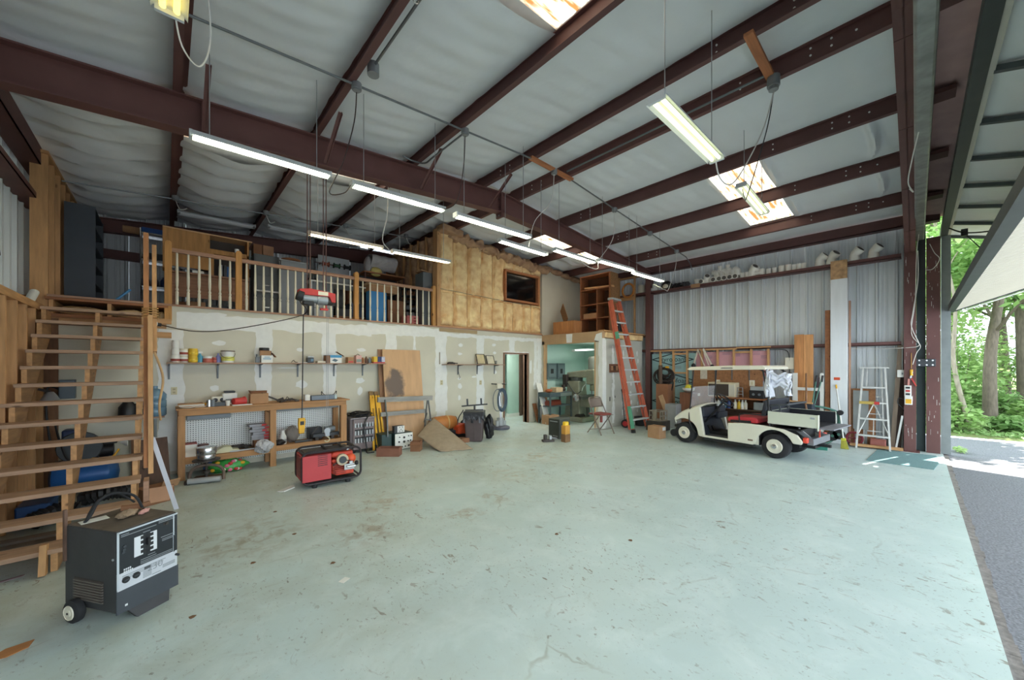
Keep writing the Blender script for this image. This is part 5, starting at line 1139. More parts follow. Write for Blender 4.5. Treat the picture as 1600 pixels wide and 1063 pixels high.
for k in range(6): P(pnl, 'vent_slot', MB().b(pw*.52,pw*.86,-.0245,-.022,GH*.60+.028*k,GH*.60+.028*k+.009), BLACK)
P(g, 'end_panel', MB().b(-.012,.0,.06,GD-.1,.16,GH-.08), M('dark_red_panel', (140,44,48), .5, 0, .1, 5))
ENG = M('orange_red_engine', (208,74,52), .45, .1, .18, 12)
P(g, 'engine_block', MB().b(pw+.02,gw-.16,.03,GD-.08,.14,.30).b(pw+.06,gw-.10,.0,GD-.12,.12,.22).b(pw+.02,gw-.2,.02,GD-.1,.30,.36), ENG, bevel=.02)
P(g, 'fuel_tank', MB().b(pw+.01,gw-.10,.02,GD-.06,.38,GH-.055), ENG, bevel=.035)
fins = MB()
for k in range(7): fins.b(pw+.03,gw-.22,-.012,.03,.15+.026*k,.16+.026*k)
P(g, 'cooling_fins', fins, M('dark_orange_fin', (150,54,40), .5, .1, .15, 12), stuff=True)
P(g, 'air_filter', MB().cyl((pw+.15,-.045,GH-.16),(pw+.15,.02,GH-.16), .082, n=22), M('tan_filter_ring', (196,178,150), .6, .2, .08, 9), True)
P(g, 'filter_core', MB().cyl((pw+.15,-.058,GH-.16),(pw+.15,-.045,GH-.16), .052, n=18).cyl((pw+.15,-.062,GH-.16),(pw+.15,-.058,GH-.16), .03, n=12), DGREY, True)
P(g, 'side_muffler', MB().sph((gw-.14,.03,GH-.17), (.075,.08,.07), 14, 8), ORANGE, True)
P(g, 'carburetor', MB().b(pw+.17,pw+.32,-.05,.02,GH-.32,GH-.23).b(pw+.24,pw+.29,-.06,.02,GH-.24,GH-.19).cyl((pw+.2,-.07,GH-.27),(pw+.33,-.07,GH-.27), .018, n=8), CHROME, bevel=.008)
P(g, 'recoil_knob', MB().sph((gw-.07,-.02,GH-.24), (.03,.04,.035), 10, 6), BLACK, True)
P(g, 'fuel_cap', MB().cyl((gw-.18,.06,GH-.04),(gw-.18,.06,GH+.012), .028, n=12), CHROME, True)
P(g, 'base_pan', MB().b(.06,gw-.06,.03,GD-.03,.055,.075), FRB)
P(g, 'hose_line', MB().tube(spline([(pw+.02,-.015,.28),(pw+.1,-.03,.33),(pw+.2,-.04,.34),(pw+.3,-.03,.31)]), .01), CORD)
p = fl(448,765); one('white_dust_pan', MB().prism([(-.12,-.04),(.06,.10),(.12,.12),(.1,.0),(-.05,-.10)], 'z', .001, .012), WHITE, 'pale plastic flap on the floor left of the generator', 'plastic', p)
# welder with grille
Yh = 7.55
xa, xb = aY(552,680,Yh).x, aY(585,680,Yh).x
g = thing('machine_cabinet', 'mauve grey machine cabinet with slotted grille heaped with black cables', 'machine', (xa,Yh,0)); ww = xb-xa; wh = aY(570,652,Yh).z
MAUVE = M('mauve_grey_enamel', (126,112,112), .5, .1, .08, 6)
P(g, 'cabinet', MB().b(-.06,ww,.02,.52,.07,wh-.02), M('dark_mauve_enamel', (96,86,88), .5, .1, .1, 6), bevel=.01)
P(g, 'front_panel', MB().b(-.0,ww,-.0,.02,.07,wh-.10).b(0,ww,-.012,.02,wh-.14,wh-.03), MAUVE, bevel=.004)
for r in range(3):
    z0 = .20+r*.155
    P(g, 'grille_recess', MB().b(.03,ww-.03,-.004,.0,z0,z0+.115), BLACK)
    for k in range(7): P(g, 'grille_louver', MB().b(.04+k*(ww-.08)/6-.014,.04+k*(ww-.08)/6+.014,-.016,-.004,z0,z0+.085), LGREY)
P(g, 'bottom_lip', MB().b(0,ww,-.014,.0,.07,.17), MAUVE); P(g, 'top_plate', MB().b(-.05,ww+.01,-.02,.5,wh-.02,wh-.005), M('pale_mauve_top', (160,152,154), .4, .2, .05, 6))
for x in (.03, ww-.05): P(g, 'foot', MB().cyl((x,.05,0),(x,.05,.07), .03, n=8).cyl((x,.45,0),(x,.45,.07), .03, n=8), BLACK)
cb_ = MB()
for k in range(7):
    r0 = .12+.016*k; cb_.tube([(ww/2+r0*1.15*math.cos(a)+.03*math.sin(k), .22+r0*.9*math.sin(a), wh+.02+.018*(k%4)+.012*math.sin(3*a+k)) for a in [2*PI*i/18 for i in range(18)]], .013, 6, True)
cb_.tube(spline([(ww*.75,.0,wh+.05),(ww*.5,-.05,wh-.1),(ww*.45,-.06,.4),(ww*.55,-.08,.1),(ww*.5,-.15,.015),(ww*.8,-.2,.012)]), .013)
one('welding_cable', cb_, BLACK, 'tangle of black welding cable heaped on the mauve machine cabinet', 'cable', (xa,Yh,0), smooth=True)
# folded yellow sawhorses
for k, (px0, px1, lb) in enumerate(((575,583,'folded yellow sawhorse leaning beside the machine cabinet, left one'),(583,596,'folded yellow sawhorse leaning beside the plywood, right one'))):
    Ys = 7.72+.08*k; a = aY(px0+3, 612, 8.02); b = aY(px1, 694, Ys-.12); b.z = max(b.z, .0)
    g = thing('folded_sawhorse', lb, 'sawhorse', (0,0,0))
    a.y = 7.98
    b = Vector((b.x, 7.50+.12*k, 0.02))
    d = (a-b)
    P(g, 'wooden_leg', MB().bar(b+d*.62, a, .085, .045, (0,1,0)), wood('grey_brown_leg', (126,100,66), 'z'))
    for s in (-.022,.03): P(g, 'steel_leg', MB().bar(b+Vector((s*1.5,-.02,0)), b+d*.93+Vector((s,-.035,0)), .038, .03, (0,1,0)), YELLOW)
    P(g, 'bracket', MB().bar(b+d*.70+Vector((0,-.045,0)), b+d*.88+Vector((0,-.045,0)), .10, .02, (0,1,0)), YELLOW)
    P(g, 'foot_cap', MB().bar(b+Vector((.01,-.02,-.01)), b+d*.08+Vector((.01,-.02,0)), .05, .05, (0,1,0)), BLACK)
# plywood sheets
xa, xb = aY(600,600,7.9).x, aY(659,600,7.9).x; zt_p = aY(630,547,7.98).z
PLYM = M('pale_plywood_face', (204,164,124), .7, 0, .1, 2.2, 0, (4,4,.5)); 
def ply_stain():
    t = PLYM.node_tree; N = t.nodes; L = t.links; bs = N['Principled BSDF']; s = bs.inputs['Base Color'].links[0].from_socket
    tc = N.new('ShaderNodeTexCoord'); vm = N.new('ShaderNodeVectorMath'); vm.operation = 'MULTIPLY_ADD'; vm.inputs[1].default_value = (1,0,.6); L.new(tc.outputs['Object'], vm.inputs[0])
    vm.inputs[2].default_value = (-(xa+.24), 0, -(1.32*.6)); ln = N.new('ShaderNodeVectorMath'); ln.operation = 'LENGTH'; L.new(vm.outputs[0], ln.inputs[0])
    no = N.new('ShaderNodeTexNoise'); no.inputs['Scale'].default_value = 5; no.inputs['Detail'].default_value = 5; L.new(tc.outputs['Object'], no.inputs['Vector'])
    ad = N.new('ShaderNodeMath'); ad.operation = 'MULTIPLY_ADD'; ad.inputs[1].default_value = .42; L.new(no.outputs[0], ad.inputs[0]); L.new(ln.outputs['Value'], ad.inputs[2])
    mr = N.new('ShaderNodeMapRange'); mr.inputs['From Min'].default_value = .47; mr.inputs['From Max'].default_value = .38; L.new(ad.outputs[0], mr.inputs[0])
    mx = N.new('ShaderNodeMixRGB'); L.new(mr.outputs[0], mx.inputs[0]); L.new(s, mx.inputs[1]); mx.inputs[2].default_value = lin((116,100,90)); L.new(mx.outputs[0], bs.inputs['Base Color'])
ply_stain()
def lean(x0, x1, yb, yt, h, th, mat, label, name='plywood_sheet', cat='board', grp=None):
    return one(name, MB().add([(x0,yb,0.002),(x1,yb,0.002),(x1,yt,h),(x0,yt,h),(x0,yb+th,0.002),(x1,yb+th,0.002),(x1,yt+th,h),(x0,yt+th,h)], [(0,1,2,3),(7,6,5,4),(0,4,5,1),(1,5,6,2),(2,6,7,3),(3,7,4,0)]), mat, label, cat)
lean(xa-.07, xb-.3, 7.80, 8.075, zt_p+.0, .018, wood('tan_plywood', (160,120,90), 'z'), 'darker plywood sheet showing its edge behind the stained one')
lean(xa, xb, 7.70, 7.99, zt_p, .018, PLYM, 'tall stained plywood sheet leaning on the drywall')
# grey sawhorse in front of the plywood
Yq = 7.35
g = thing('sawhorse', 'weathered grey sawhorse with thin steel legs before the plywood', 'sawhorse', (0,0,0))
GW = wood('weathered_grey_wood', (150,148,144), 'x')
p0, p1 = aY(590,625,Yq), aY(675,622,Yq+.1)
P(g, 'beam', MB().bar(p0, p1, .045, .10), GW)
q0, q1 = aY(595,648,Yq+.05), aY(667,642,Yq+.2); P(g, 'stretcher', MB().bar(q0, q1, .035, .085), GW)
GT = M('grey_leg_tube', (116,120,120), .5, .3, .1, 8)
for (a, b) in (((602,625),(607,699)),((605,646),(605.5,683))):
    A_ = aY(*a, Yq-.04); B_ = fl(b[0], b[1]) if b[1] > 690 else aY(b[0], b[1], Yq-.08); P(g, 'leg', MB().bar(A_, B_, .022, .03, (0,1,0)), GT)
for (a, b) in (((668,624),(661,686)),((669,624),(677,680)),((667,645),(663,660))):
    A_ = aY(*a, Yq+.1); B_ = aY(*b, Yq+.3); B_.z = 0 if b[1] > 670 else B_.z; P(g, 'leg', MB().bar(A_, B_, .022, .03, (0,1,0)), GT)
P(g, 'leg_brace', MB().bar(aY(663,655,Yq+.15), aY(674,657,Yq+.15), .02, .02), GT)
# test instrument, small box, trays
Yi = 7.22
xa, xb = aY(617,690,Yi).x, aY(645,690,Yi).x; zi = aY(630,677,Yi).z
g = thing('test_instrument', 'large dark green electronic instrument with white knob panel', 'instrument', (xa,Yi,0)); w = xb-xa
P(g, 'case', MB().b(-.0,w,.01,.45,.01,zi), M('dark_teal_case', (40,66,68), .5, .1, .1, 6), bevel=.006)
pn = P(g, 'front_panel', MB().b(.006,w-.004,-.003,.01,.016,zi-.006), WHITE)
for k, (u, v, r) in enumerate(((.25,.78,.012),(.5,.74,.022),(.75,.8,.012),(.9,.8,.014),(.22,.5,.018),(.5,.48,.024),(.72,.5,.014),(.86,.52,.014),(.2,.2,.012),(.4,.18,.012),(.56,.2,.012),(.75,.22,.018),(.92,.22,.012))):
    P(pn, 'knob', MB().cyl((u*w,-.018,v*zi),(u*w,-.003,v*zi), r, n=10), BLACK, True)
P(g, 'foot', MB().b(.02,.06,.03,.4,0,.011).b(w-.06,w-.02,.03,.4,0,.011), BLACK); P(g, 'handle', MB().tube([(-.012,.1,zi*.6),(-.03,.12,zi*.6),(-.03,.32,zi*.6),(-.012,.34,zi*.6)], .008), BLACK)
box('dark_tool_case', (xa-.24,7.3,.001), (xa-.03,7.62,zi*1.0), M('dark_green_case', (48,70,68), .5, .1, .1, 6), 'dark green case left of the white instrument', 'case', .006)
xa2, xb2 = aY(621,672,Yi+.1).x, aY(632,672,Yi+.1).x; zz = aY(626,666,Yi+.1).z
g = thing('small_meter', 'small white faced meter standing on the instrument', 'meter', (xa2,Yi+.1,zi+.002)); w = xb2-xa2
P(g, 'case', MB().b(-.06,w,.006,.12,0,zz-zi), DGREY); P(g, 'face', MB().b(.0,w,0,.006,0,zz-zi), WHITE)
for u, v in ((.3,.8),(.7,.8),(.5,.45),(.3,.2),(.7,.2)): P(g, 'knob', MB().cyl((u*w,-.01,v*(zz-zi)),(u*w,0,v*(zz-zi)), .009, n=8), BLACK, True)
def tray(px0, px1, py, py_top, dep, mat, label, rz=0.0, name='carton_tray', wall=.012):
    a = fl(px0, py); b = fl(px1, py); w = (Vector((b.x,b.y))-Vector((a.x,a.y))).length; r0 = math.atan2(b.y-a.y, b.x-a.x); d = (a.x*SN+a.y*CS); hh = (py-py_top)*d/FPX
    o = thing(name, label, 'carton', a, r0)
    P(o, 'base', MB().b(0,w,0,dep,0,.01), mat)
    for bb in ((0,w,0,wall),(0,w,dep-wall,dep),(0,wall,wall,dep-wall),(w-wall,w,wall,dep-wall)): P(o, 'side', MB().b(*bb,.01,hh), mat)
    return o
TRB = M('red_brown_carton', (136,92,74), .85, 0, .12, 6)
o = tray(588, 623, 714, 701, .22, TRB, 'low open red brown tray on the floor before the sawhorse'); P(o, 'divider', MB().b(.22,.232,.012,.2,.01,.09), TRB)
o = tray(641, 656, 706, 691, .22, CARDD, 'small open brown carton right of the white instrument'); P(o, 'flap', MB().cb((.10,.02,.15),(.22,.10,.006),(.35,0,0)), CARDD)
# canvas sheet, keg and neighbours
pa, pb, pc, pdv = Vector((3.98,7.62,.62)), Vector((3.93,7.28,.20)), fl(688,707), fl(739,703)
pa = aY(677,653,7.6); pb = aY(652,681,7.25)
def tarp(u, v):
    a = pa.lerp(pdv, u); b = pb.lerp(pc, u)
    p = a.lerp(b, v); p.z += .06*math.sin(PI*u)*math.sin(PI*v)+.012*math.sin(9*u+2*v)*math.sin(4*v)
    p.z = max(p.z, .004+.008*math.sin(14*v)*u*(u > .85)+.004); return p
TMB = MB().grid(tarp, 26, 16); n0 = len(TMB.v)
one('canvas_sheet', TMB, CANVAS, 'stiff taupe canvas sheet tented on the floor beside the keg', 'canvas', smooth=True).modifiers.new('thick', 'SOLIDIFY').thickness = .012
kp = aY(693, 661, 7.62)
g = thing('wooden_keg', 'amber keg lying on its side behind the canvas sheet', 'keg', kp, -.12)
P(g, 'body', MB().lathe([(.13,-.33),(.16,-.2),(.172,0),(.16,.2),(.135,.30)], n=24, axis='x'), M('amber_keg', (190,122,60), .5, 0, .15, 4), True)
P(g, 'band', MB().lathe([(.168,.06),(.174,.065),(.172,.09),(.166,.095)], n=24, axis='x'), M('tan_band', (206,170,110), .6, 0, 0), True)
P(g, 'end_plate', MB().lathe([(.14,.295),(.14,.31),(.12,.31),(.115,.30),(0,.30)], n=24, axis='x'), M('blue_grey_plate', (104,108,118), .5, .3, .1, 6), True)
zk = kp.z-.17
st_ = thing('toolbox', 'black toolbox propping the keg beside the trash can', 'toolbox', (kp.x+.06,7.46,0)); P(st_, 'body', MB().b(-.2,.26,-.02,.30,.001,zk-.035), BLACK, bevel=.012); P(st_, 'lid', MB().b(-.21,.27,-.03,.31,zk-.034,zk-.004), DGREY, bevel=.01)
p = aY(718, 668, 7.45)
g = thing('orange_machine', 'orange engine tool with dark wheel beside the trash can', 'tool', (p.x,7.42,0)); P(g, 'body', MB().prism([(-.12,.12),(-.12,.30),(.02,.36),(.16,.34),(.16,.12)], 'y', -.1, .12), ORANGE, bevel=.015); P(g, 'skid', MB().b(-.10,.14,-.1,.12,.001,.119), BLACK); P(g, 'wheel', MB().lathe([(.03,-.03),(.13,-.03),(.14,0),(.13,.03),(.03,.03)], (.18,.06,.30), 20, 'y'), RUBBER, True); P(g, 'handle', MB().tube(spline([(-.05,.05,.35),(.02,.08,.5),(.14,.1,.62),(.16,.1,.66)]), .012), BLACK)
o = one('flat_carton', MB().cb((0,0,.06),(.32,.2,.10),(0,.12,.3)), CARDD, 'crushed brown carton at the foot of the trash can', 'carton', fl(722,692))
# trash can
tp = fl(744, 691); tp.y += .2; tp.x += .0
g = thing('trash_can', 'dark brown square trash can lined with a black bag', 'trash can', (5.27,6.98,0), -.75)
def frus(w0, w1, z0, z1): return MB().add([(s*w, t*w, z) for z, w in ((z0,w0),(z1,w1)) for s, t in ((-1,-1),(1,-1),(1,1),(-1,1))], [(0,3,2,1),(4,5,6,7),(0,1,5,4),(1,2,6,5),(2,3,7,6),(3,0,4,7)])
P(g, 'body', frus(.185,.225,0,.66), M('dark_brown_plastic', (84,72,72), .5, 0, .08, 6), bevel=.03)
P(g, 'liner', frus(.235,.24,.56,.69).jit(.004), M('black_bag_film', (46,46,50), .3, 0, .1, 12, .6), bevel=.02)
fm = MB()
for s in (-1,1):
    for k in range(8): fm.add([(s*.236,-.24+.06*k,.6),(s*.236,-.24+.06*(k+1),.6),(s*(.24+.012*(k%2)),-.24+.06*(k+1),.44+.05*((k*7)%3)),(s*(.24+.012*((k+1)%2)),-.24+.06*k,.44+.05*((k*5)%3))], [(0,1,2,3)])
    for k in range(8): fm.add([(-.24+.06*k,s*.236,.6),(-.24+.06*(k+1),s*.236,.6),(-.24+.06*(k+1),s*(.24+.012*(k%2)),.44+.05*((k*7)%3)),(-.24+.06*k,s*(.24+.012*((k+1)%2)),.44+.05*((k*5)%3))], [(0,1,2,3)])
P(g, 'liner_fold', fm, M('black_bag_film', (0,0,0)), stuff=True)
P(g, 'panel_rib', MB().b(.02,.03,-.215,-.19,.06,.5), M('dark_brown_plastic', (0,0,0)))
g = thing('tool_stand', 'black metal roller stand lying on the trash can', 'stand', (5.27,6.98,.70), -.6)
P(g, 'bar', MB().bar((-.3,0,.10),(.3,.0,.14),.03,.03), BLACK); P(g, 'stem', MB().cyl((0,0,.0),(0,0,.12), .02, n=8), BLACK); P(g, 'arm', MB().bar((-.16,0,.1),(-.17,0,.27),.03,.04), DGREY); P(g, 'arm', MB().bar((.16,0,.12),(.15,0,.28),.03,.04), DGREY); P(g, 'rest', MB().b(-.22,.2,-.02,.02,.0,.02), BLACK)
one('black_jacket', crumple(.10,.12,.26,31,.3).move((0,0,.27)), BLACK, 'black jacket slumped on the right of the trash can', 'jacket', (5.66,6.93,0), smooth=True)
# floor buffer
bp_ = fl(783, 672); bp_.y += .12; bp_.x += .1
g = thing('floor_buffer', 'upright floor buffer with grey cable coil near the doorway', 'floor buffer', bp_, .0)
P(g, 'brush_disc', MB().lathe([(.23,0),(.245,.02),(.245,.06),(.20,.085),(.10,.10),(0,.10)], n=30), M('slate_plastic', (96,98,112), .5, 0, .08, 6), True)
P(g, 'motor', MB().cyl((.0,.02,.10),(.0,.02,.30), .10, n=20).cyl((-.13,.0,.09),(-.13,0,.24), .05, n=12).cyl((.13,0,.09),(.13,0,.22), .045, n=12), LGREY, True)
P(g, 'pole', MB().cyl((-.02,.0,.28),(-.01,.08,1.17), .018, n=10).cyl((.03,.0,.28),(.035,.08,1.1), .012, n=8), CHROME, True)
P(g, 'wheel', MB().cyl((-.17,.2,.07),(-.13,.2,.07), .07, n=16).cyl((.13,.2,.07),(.17,.2,.07), .07, n=16), RUBBER, True)
P(g, 'control_head', MB().b(-.08,.10,.05,.13,1.10,1.24), CREAM, bevel=.025)
P(g, 'handlebar', MB().cyl((-.26,.09,1.245),(-.08,.09,1.23), .016, n=8).cyl((.08,.09,1.225),(.27,.09,1.23), .016, n=8), BLACK, True)
cc = MB()
for k in range(6): cc.tube([((.115+.012*k)*math.cos(a)+.0, -.03-.012*(k%3), .80+(.24+.016*k)*math.sin(a)) for a in [2*PI*i/28 for i in range(28)]], .012, 6, True)
cc.tube([(-.14+.17*math.cos(a), -.03, .80+.30*math.sin(a)) for a in [2*PI*i/24 for i in range(24)]], .009, 6, True)
P(g, 'cable_coil', cc, M('slate_cable', (76,92,108), .5, 0, .08, 9), True)
# boards, carton, grey box and floor tools by the room
one('white_board', MB().bar(aY(833.5+8,599,8.03), fl(857,663)+Vector((0,.0,.006)), .24, .02, (0,1,0)), WHITE, 'long white board leaning beside the machine room opening', 'board')
xx = aY(836, 640, 7.98).x; lean(xx-.02, xx+.14, 7.86, 8.06, .56, .02, BROWNW, 'short brown board leaning below the white board', 'short_board')
o = thing('cardboard_box', 'closed cardboard box by the machine room opening', 'box', (8.42,7.40,0.001), -.12); P(o, 'body', MB().b(-.20,.20,-.16,.18,0,.27), CARD, bevel=.004); P(o, 'tape', MB().b(-.201,.201,-.02,.03,.27,.2715), M('tan_tape', (196,160,120), .4, 0, 0))
gp = fl(877, 687)
g = thing('grey_metal_cabinet_box', 'dark olive grey metal box standing alone on the floor', 'box', (6.80,5.70,0), -.02)
P(g, 'body', MB().b(-.0,.40,.0,.34,.012,.47), M('olive_grey_metal', (78,82,76), .5, .2, .08, 6), bevel=.006); P(g, 'door', MB().b(-.012,.0,.012,.33,.03,.46), M('dark_olive_door', (64,68,62), .5, .2, .08, 6), bevel=.003); P(g, 'label', MB().b(-.0135,-.012,.05,.29,.40,.42).b(-.0135,-.012,.05,.2,.06,.075), LGREY); P(g, 'foot', MB().b(.02,.38,.02,.32,0,.012), BLACK)
g.rotation_euler = (0,0,.0)
cp = fl(884, 691); g = thing('sprayer_canister', 'amber canister with bright yellow cap on the floor', 'canister', (cp.x+.02,cp.y+.02,0))
P(g, 'base', MB().b(-.085,.085,-.07,.07,0,.18), M('brown_canister', (132,98,66), .5, 0, .15, 8), bevel=.01); P(g, 'body', MB().b(-.08,.08,-.065,.065,.18,.38), M('amber_body', (206,150,66), .5, 0, .12, 6), bevel=.012); P(g, 'cap', MB().lathe([(.07,.38),(.072,.44),(.06,.46),(0,.46)], n=18), M('bright_yellow_cap', (240,196,40), .4, 0, .05, 6), True)
vp = fl(858, 691); g = thing('bench_vise', 'small dark vise sitting on the floor', 'vise', (vp.x+.02,vp.y+.05,0), -.5)
P(g, 'base', MB().b(-.14,.14,-.06,.06,0,.05), IRON, bevel=.01); P(g, 'jaw', MB().b(-.10,-.03,-.05,.05,.05,.16), IRON, bevel=.01); P(g, 'jaw', MB().b(.02,.08,-.05,.05,.05,.14), LGREY, bevel=.01); P(g, 'screw', MB().cyl((.06,0,.09),(.2,0,.07), .014, n=8).cyl((.2,-.05,.07),(.2,.05,.07), .008, n=6), CHROME, True)
# ================================================================== FOLDING CHAIR, LADDERS, MACHINE ROOM
CHT = M('taupe_chair_metal', (134,122,112), .45, .3, .08, 8)
g = thing('folding_chair', 'open taupe metal folding chair with dull red seat pad', 'chair', (8.20,5.50,0), -1.75)
g.scale = (1.12,1.12,1.1)
P(g, 'seat', MB().b(-.20,.20,-.20,.20,.435,.445), CHT, bevel=.004)
P(g, 'seat_pad', MB().prism([(-.19,-.19),(-.19,.19),(.15,.19),(.2,.12),(.2,-.12),(.15,-.19)], 'z', .447, .475), M('dull_red_vinyl', (146,72,66), .6, 0, .1, 8), bevel=.01)
P(g, 'hanging_strap', MB().b(.0,.03,-.03,.03,.26,.435), M('dull_red_vinyl', (0,0,0)))
for s in (-1,1):
    P(g, 'front_leg', MB().tube([(.22,s*.205,.0),(-.02,s*.205,.44),(-.18,s*.20,.74),(-.20,s*.17,.82)], .0125, 8), CHT, True)
    P(g, 'rear_leg', MB().tube([(-.24,s*.185,.0),(.12,s*.185,.42)], .0125, 8), CHT, True)
P(g, 'backrest', MB().grid(lambda u, v: (-.135-.055*v-.03*math.sin(PI*u), -.2+.4*u, .60+.21*v), 10, 6), CHT, True).modifiers.new('t', 'SOLIDIFY').thickness = .006
P(g, 'top_rail', MB().tube(spline([(-.18,-.20,.74),(-.20,-.17,.82),(-.215,0,.835),(-.20,.17,.82),(-.18,.20,.74)]), .0125, 8), CHT, True)
P(g, 'stretcher', MB().cyl((.15,-.2,.12),(.15,.2,.12), .009, n=8).cyl((-.18,-.18,.08),(-.18,.18,.08), .009, n=8), CHT, True)
# orange fiberglass step ladder, folded, leaning on the edge of the small room
LO = M('orange_fiberglass', (192,98,74), .5, 0, .12, 8); LG = M('ladder_green_tape', (92,160,130), .6, 0, .12, 10)
g = thing('step_ladder', 'tall orange fiberglass ladder leaning against the machine room roof', 'ladder', (0,0,0))
bl, br = fl(990,677), fl(1019,671.5); br = bl+(br-bl).normalized()*.76; br.z = 0
tl, tr = aY(955,468,5.72), aY(968,466.5,5.72)
tr = tl+Vector((.40,.0,0)); tl.z = tr.z = (aY(955,468,5.72).z)
dl, drr = (tl-bl), (tr-br)
side = (br-bl).normalized(); upn = Vector((0,-1,.45)).normalized()
for b_, d_, s in ((bl,dl,1),(br,drr,-1)):
    P(g, 'side_rail', MB().bar(b_, b_+d_, .035, .085, (0,1,0)), LO)
    P(g, 'rear_rail', MB().bar(b_+Vector((0,.10,0))+d_*.02, b_+d_+Vector((0,.07,-.05)), .028, .05, (0,1,0)), LO)
    P(g, 'rail_foot', MB().bar(b_-Vector((0,0,0)), b_+d_*.025, .05, .10, (0,1,0)), BLACK)
    if s == 1: P(g, 'green_tape', MB().bar(b_+d_*.03, b_+d_*.19, .040, .092, (0,1,0)), LG); P(g, 'green_tape', MB().bar(b_+d_*.69, b_+d_*.745, .040, .092, (0,1,0)), LG)
STEP = M('grey_ladder_step', (196,200,202), .5, .2, .08, 9)
for k in range(1, 11):
    t = k/11.0; a = bl+dl*t; c = br+drr*t
    st_ = P(g, 'step', MB().bar(a+Vector((0,-.0,0)), c, .10, .035, (0,0,1)), STEP)
    if k < 10: P(g, 'step_brace', MB().bar(a+side*.03-Vector((0,0,.012)), a+side*.10+dl.normalized()*-.09, .012,.012), STEP); P(g, 'step_brace', MB().bar(c-side*.03-Vector((0,0,.012)), c-side*.10+drr.normalized()*-.09, .012,.012), STEP)
P(g, 'top_cap', MB().bar(tl-side*.03+Vector((0,.02,.02)), tr+side*.03+Vector((0,.02,.02)), .16, .06), LGREY, bevel=.01)
# hand truck behind the ladder
hp_ = Vector((9.62,5.60,0))
g = thing('hand_truck', 'small folding hand truck with red wheels behind the orange ladder', 'hand truck', hp_, .25)
REDW = M('red_wheel', (186,44,50), .45, 0, .1, 8)
for s in (-1,1): P(g, 'wheel', MB().cyl((s*.17,-.03,.115),(s*.22,-.03,.115), .115, n=20).mat(1).cyl((s*.165,-.03,.115),(s*.225,-.03,.115), .072, n=16), [RUBBER, REDW], True); 
for s in (-1,1): P(g, 'upright', MB().tube([(s*.13,0,.08),(s*.13,.05,.6),(s*.12,.09,1.02)], .013, 8), DGREY if s < 0 else RED, True)
P(g, 'handle', MB().tube(spline([(-.12,.09,1.0),(-.10,.1,1.06),(.10,.1,1.06),(.12,.09,1.0)]), .016, 8), BLACK, True)
for z in (.2,.32,.44,.56): P(g, 'cross_bar', MB().cyl((-.13,.02+z*.05,z),(.13,.02+z*.05,z), .008, n=6), RED)
P(g, 'nose_plate', MB().b(-.17,.17,-.2,.0,.02,.035), DGREY)
one('black_bucket', MB().lathe([(.13,0),(.16,.24),(.165,.25),(.15,.25),(.12,.02),(0,.02)], n=20), BLACK, 'low black tub on the floor behind the ladder foot', 'tub', (10.12,5.45,.001), smooth=True)
# key rack on the grey drywall
p0, p1 = aY(952,569,5.84), aY(969,582,5.84)
g = thing('tool_rack', 'brown board with small hanging tools on the grey drywall', 'rack', ((p0.x+p1.x)/2,5.848,(p0.z+p1.z)/2)); w, h = (p1.x-p0.x)/2, (p0.z-p1.z)/2
P(g, 'board', MB().b(-w,w,-.02,0,-h,h), wood('dark_rack_board', (116,78,56), 'x'))
for k, u in enumerate((-.6,-.15,.3,.7)): P(g, 'hanging_tool', MB().b(u*w-.018,u*w+.018,-.03,-.02,-.5*h,.45*h).b(u*w-.04,u*w+.04,-.03,-.02,.3*h,.5*h), [M('tan_tool', (190,150,110), .6, 0, 0), BLACK, M('tan_tool', (0,0,0)), IRON][k])
# --- machine room contents
PNL = M('panel_grey', (96,112,114), .5, .2, .06, 5)
for (a, b, c, d_, lb) in ((852.5,568,867,592,'grey breaker panel on the left of the mint wall'),(868.5,568,880,592,'grey breaker panel on the right of the mint wall')):
    q0, q1 = aY(a, c if False else b, 8.04), aY(c, d_, 8.04); g = thing('breaker_panel', lb, 'electrical panel', ((q0.x+q1.x)/2,8.049,(q0.z+q1.z)/2)); w, h = (q1.x-q0.x)/2, (q0.z-q1.z)/2
    P(g, 'box', MB().b(-w,w,-.09,0,-h,h), PNL, bevel=.006); P(g, 'door', MB().b(-w*.75,w*.75,-.10,-.09,-h*.75,h*.75), M('panel_door', (112,128,130), .5, .2, .05, 5), bevel=.004); P(g, 'switch_row', MB().b(-w*.35,w*.25,-.105,-.10,-h*.3,h*.3), BLACK)
CX0, CX1 = aY(854,615,7.5).x, aY(888,615,7.5).x; zc_ = aY(870,613,7.5).z
g = thing('tool_cart', 'grey steel tool cart with drawer in the machine room', 'cart', (CX0,7.35,0)); w = CX1-CX0; SLT = M('slate_steel', (80,94,98), .5, .2, .08, 6)
P(g, 'top_tray', MB().b(0,w,0,.5,zc_-.13,zc_), SLT, bevel=.005); P(g, 'drawer', MB().b(w*.45,w-.03,-.012,0,zc_-.12,zc_-.02), M('pale_drawer', (128,140,134), .5, .2, .05, 5), bevel=.003)
P(g, 'shelf', MB().b(0,w,0,.5,.50,.525), SLT); P(g, 'shelf', MB().b(0,w,0,.5,.10,.12), SLT)
for x in (.0, w-.04):
    for y in (.0,.46): P(g, 'leg', MB().b(x,x+.04,y,y+.04,0,zc_-.13), SLT)
one('carton_of_parts', MB().b(-.17,.15,-.12,.12,0,.14), M('pale_carton', (204,176,140), .9, 0, .1, 6), 'pale carton on the steel tool cart', 'carton', (CX0+.36*w+.16,7.55,zc_+.001), bevel=.004)
one('orange_rag', crumple(.12,.09,.05,41,.2), M('rust_orange_rag', (176,96,56), .9, 0, .15, 9), 'rust orange rag heaped on the left of the tool cart', 'rag', (CX0+.16,7.55,zc_+.055), smooth=True)
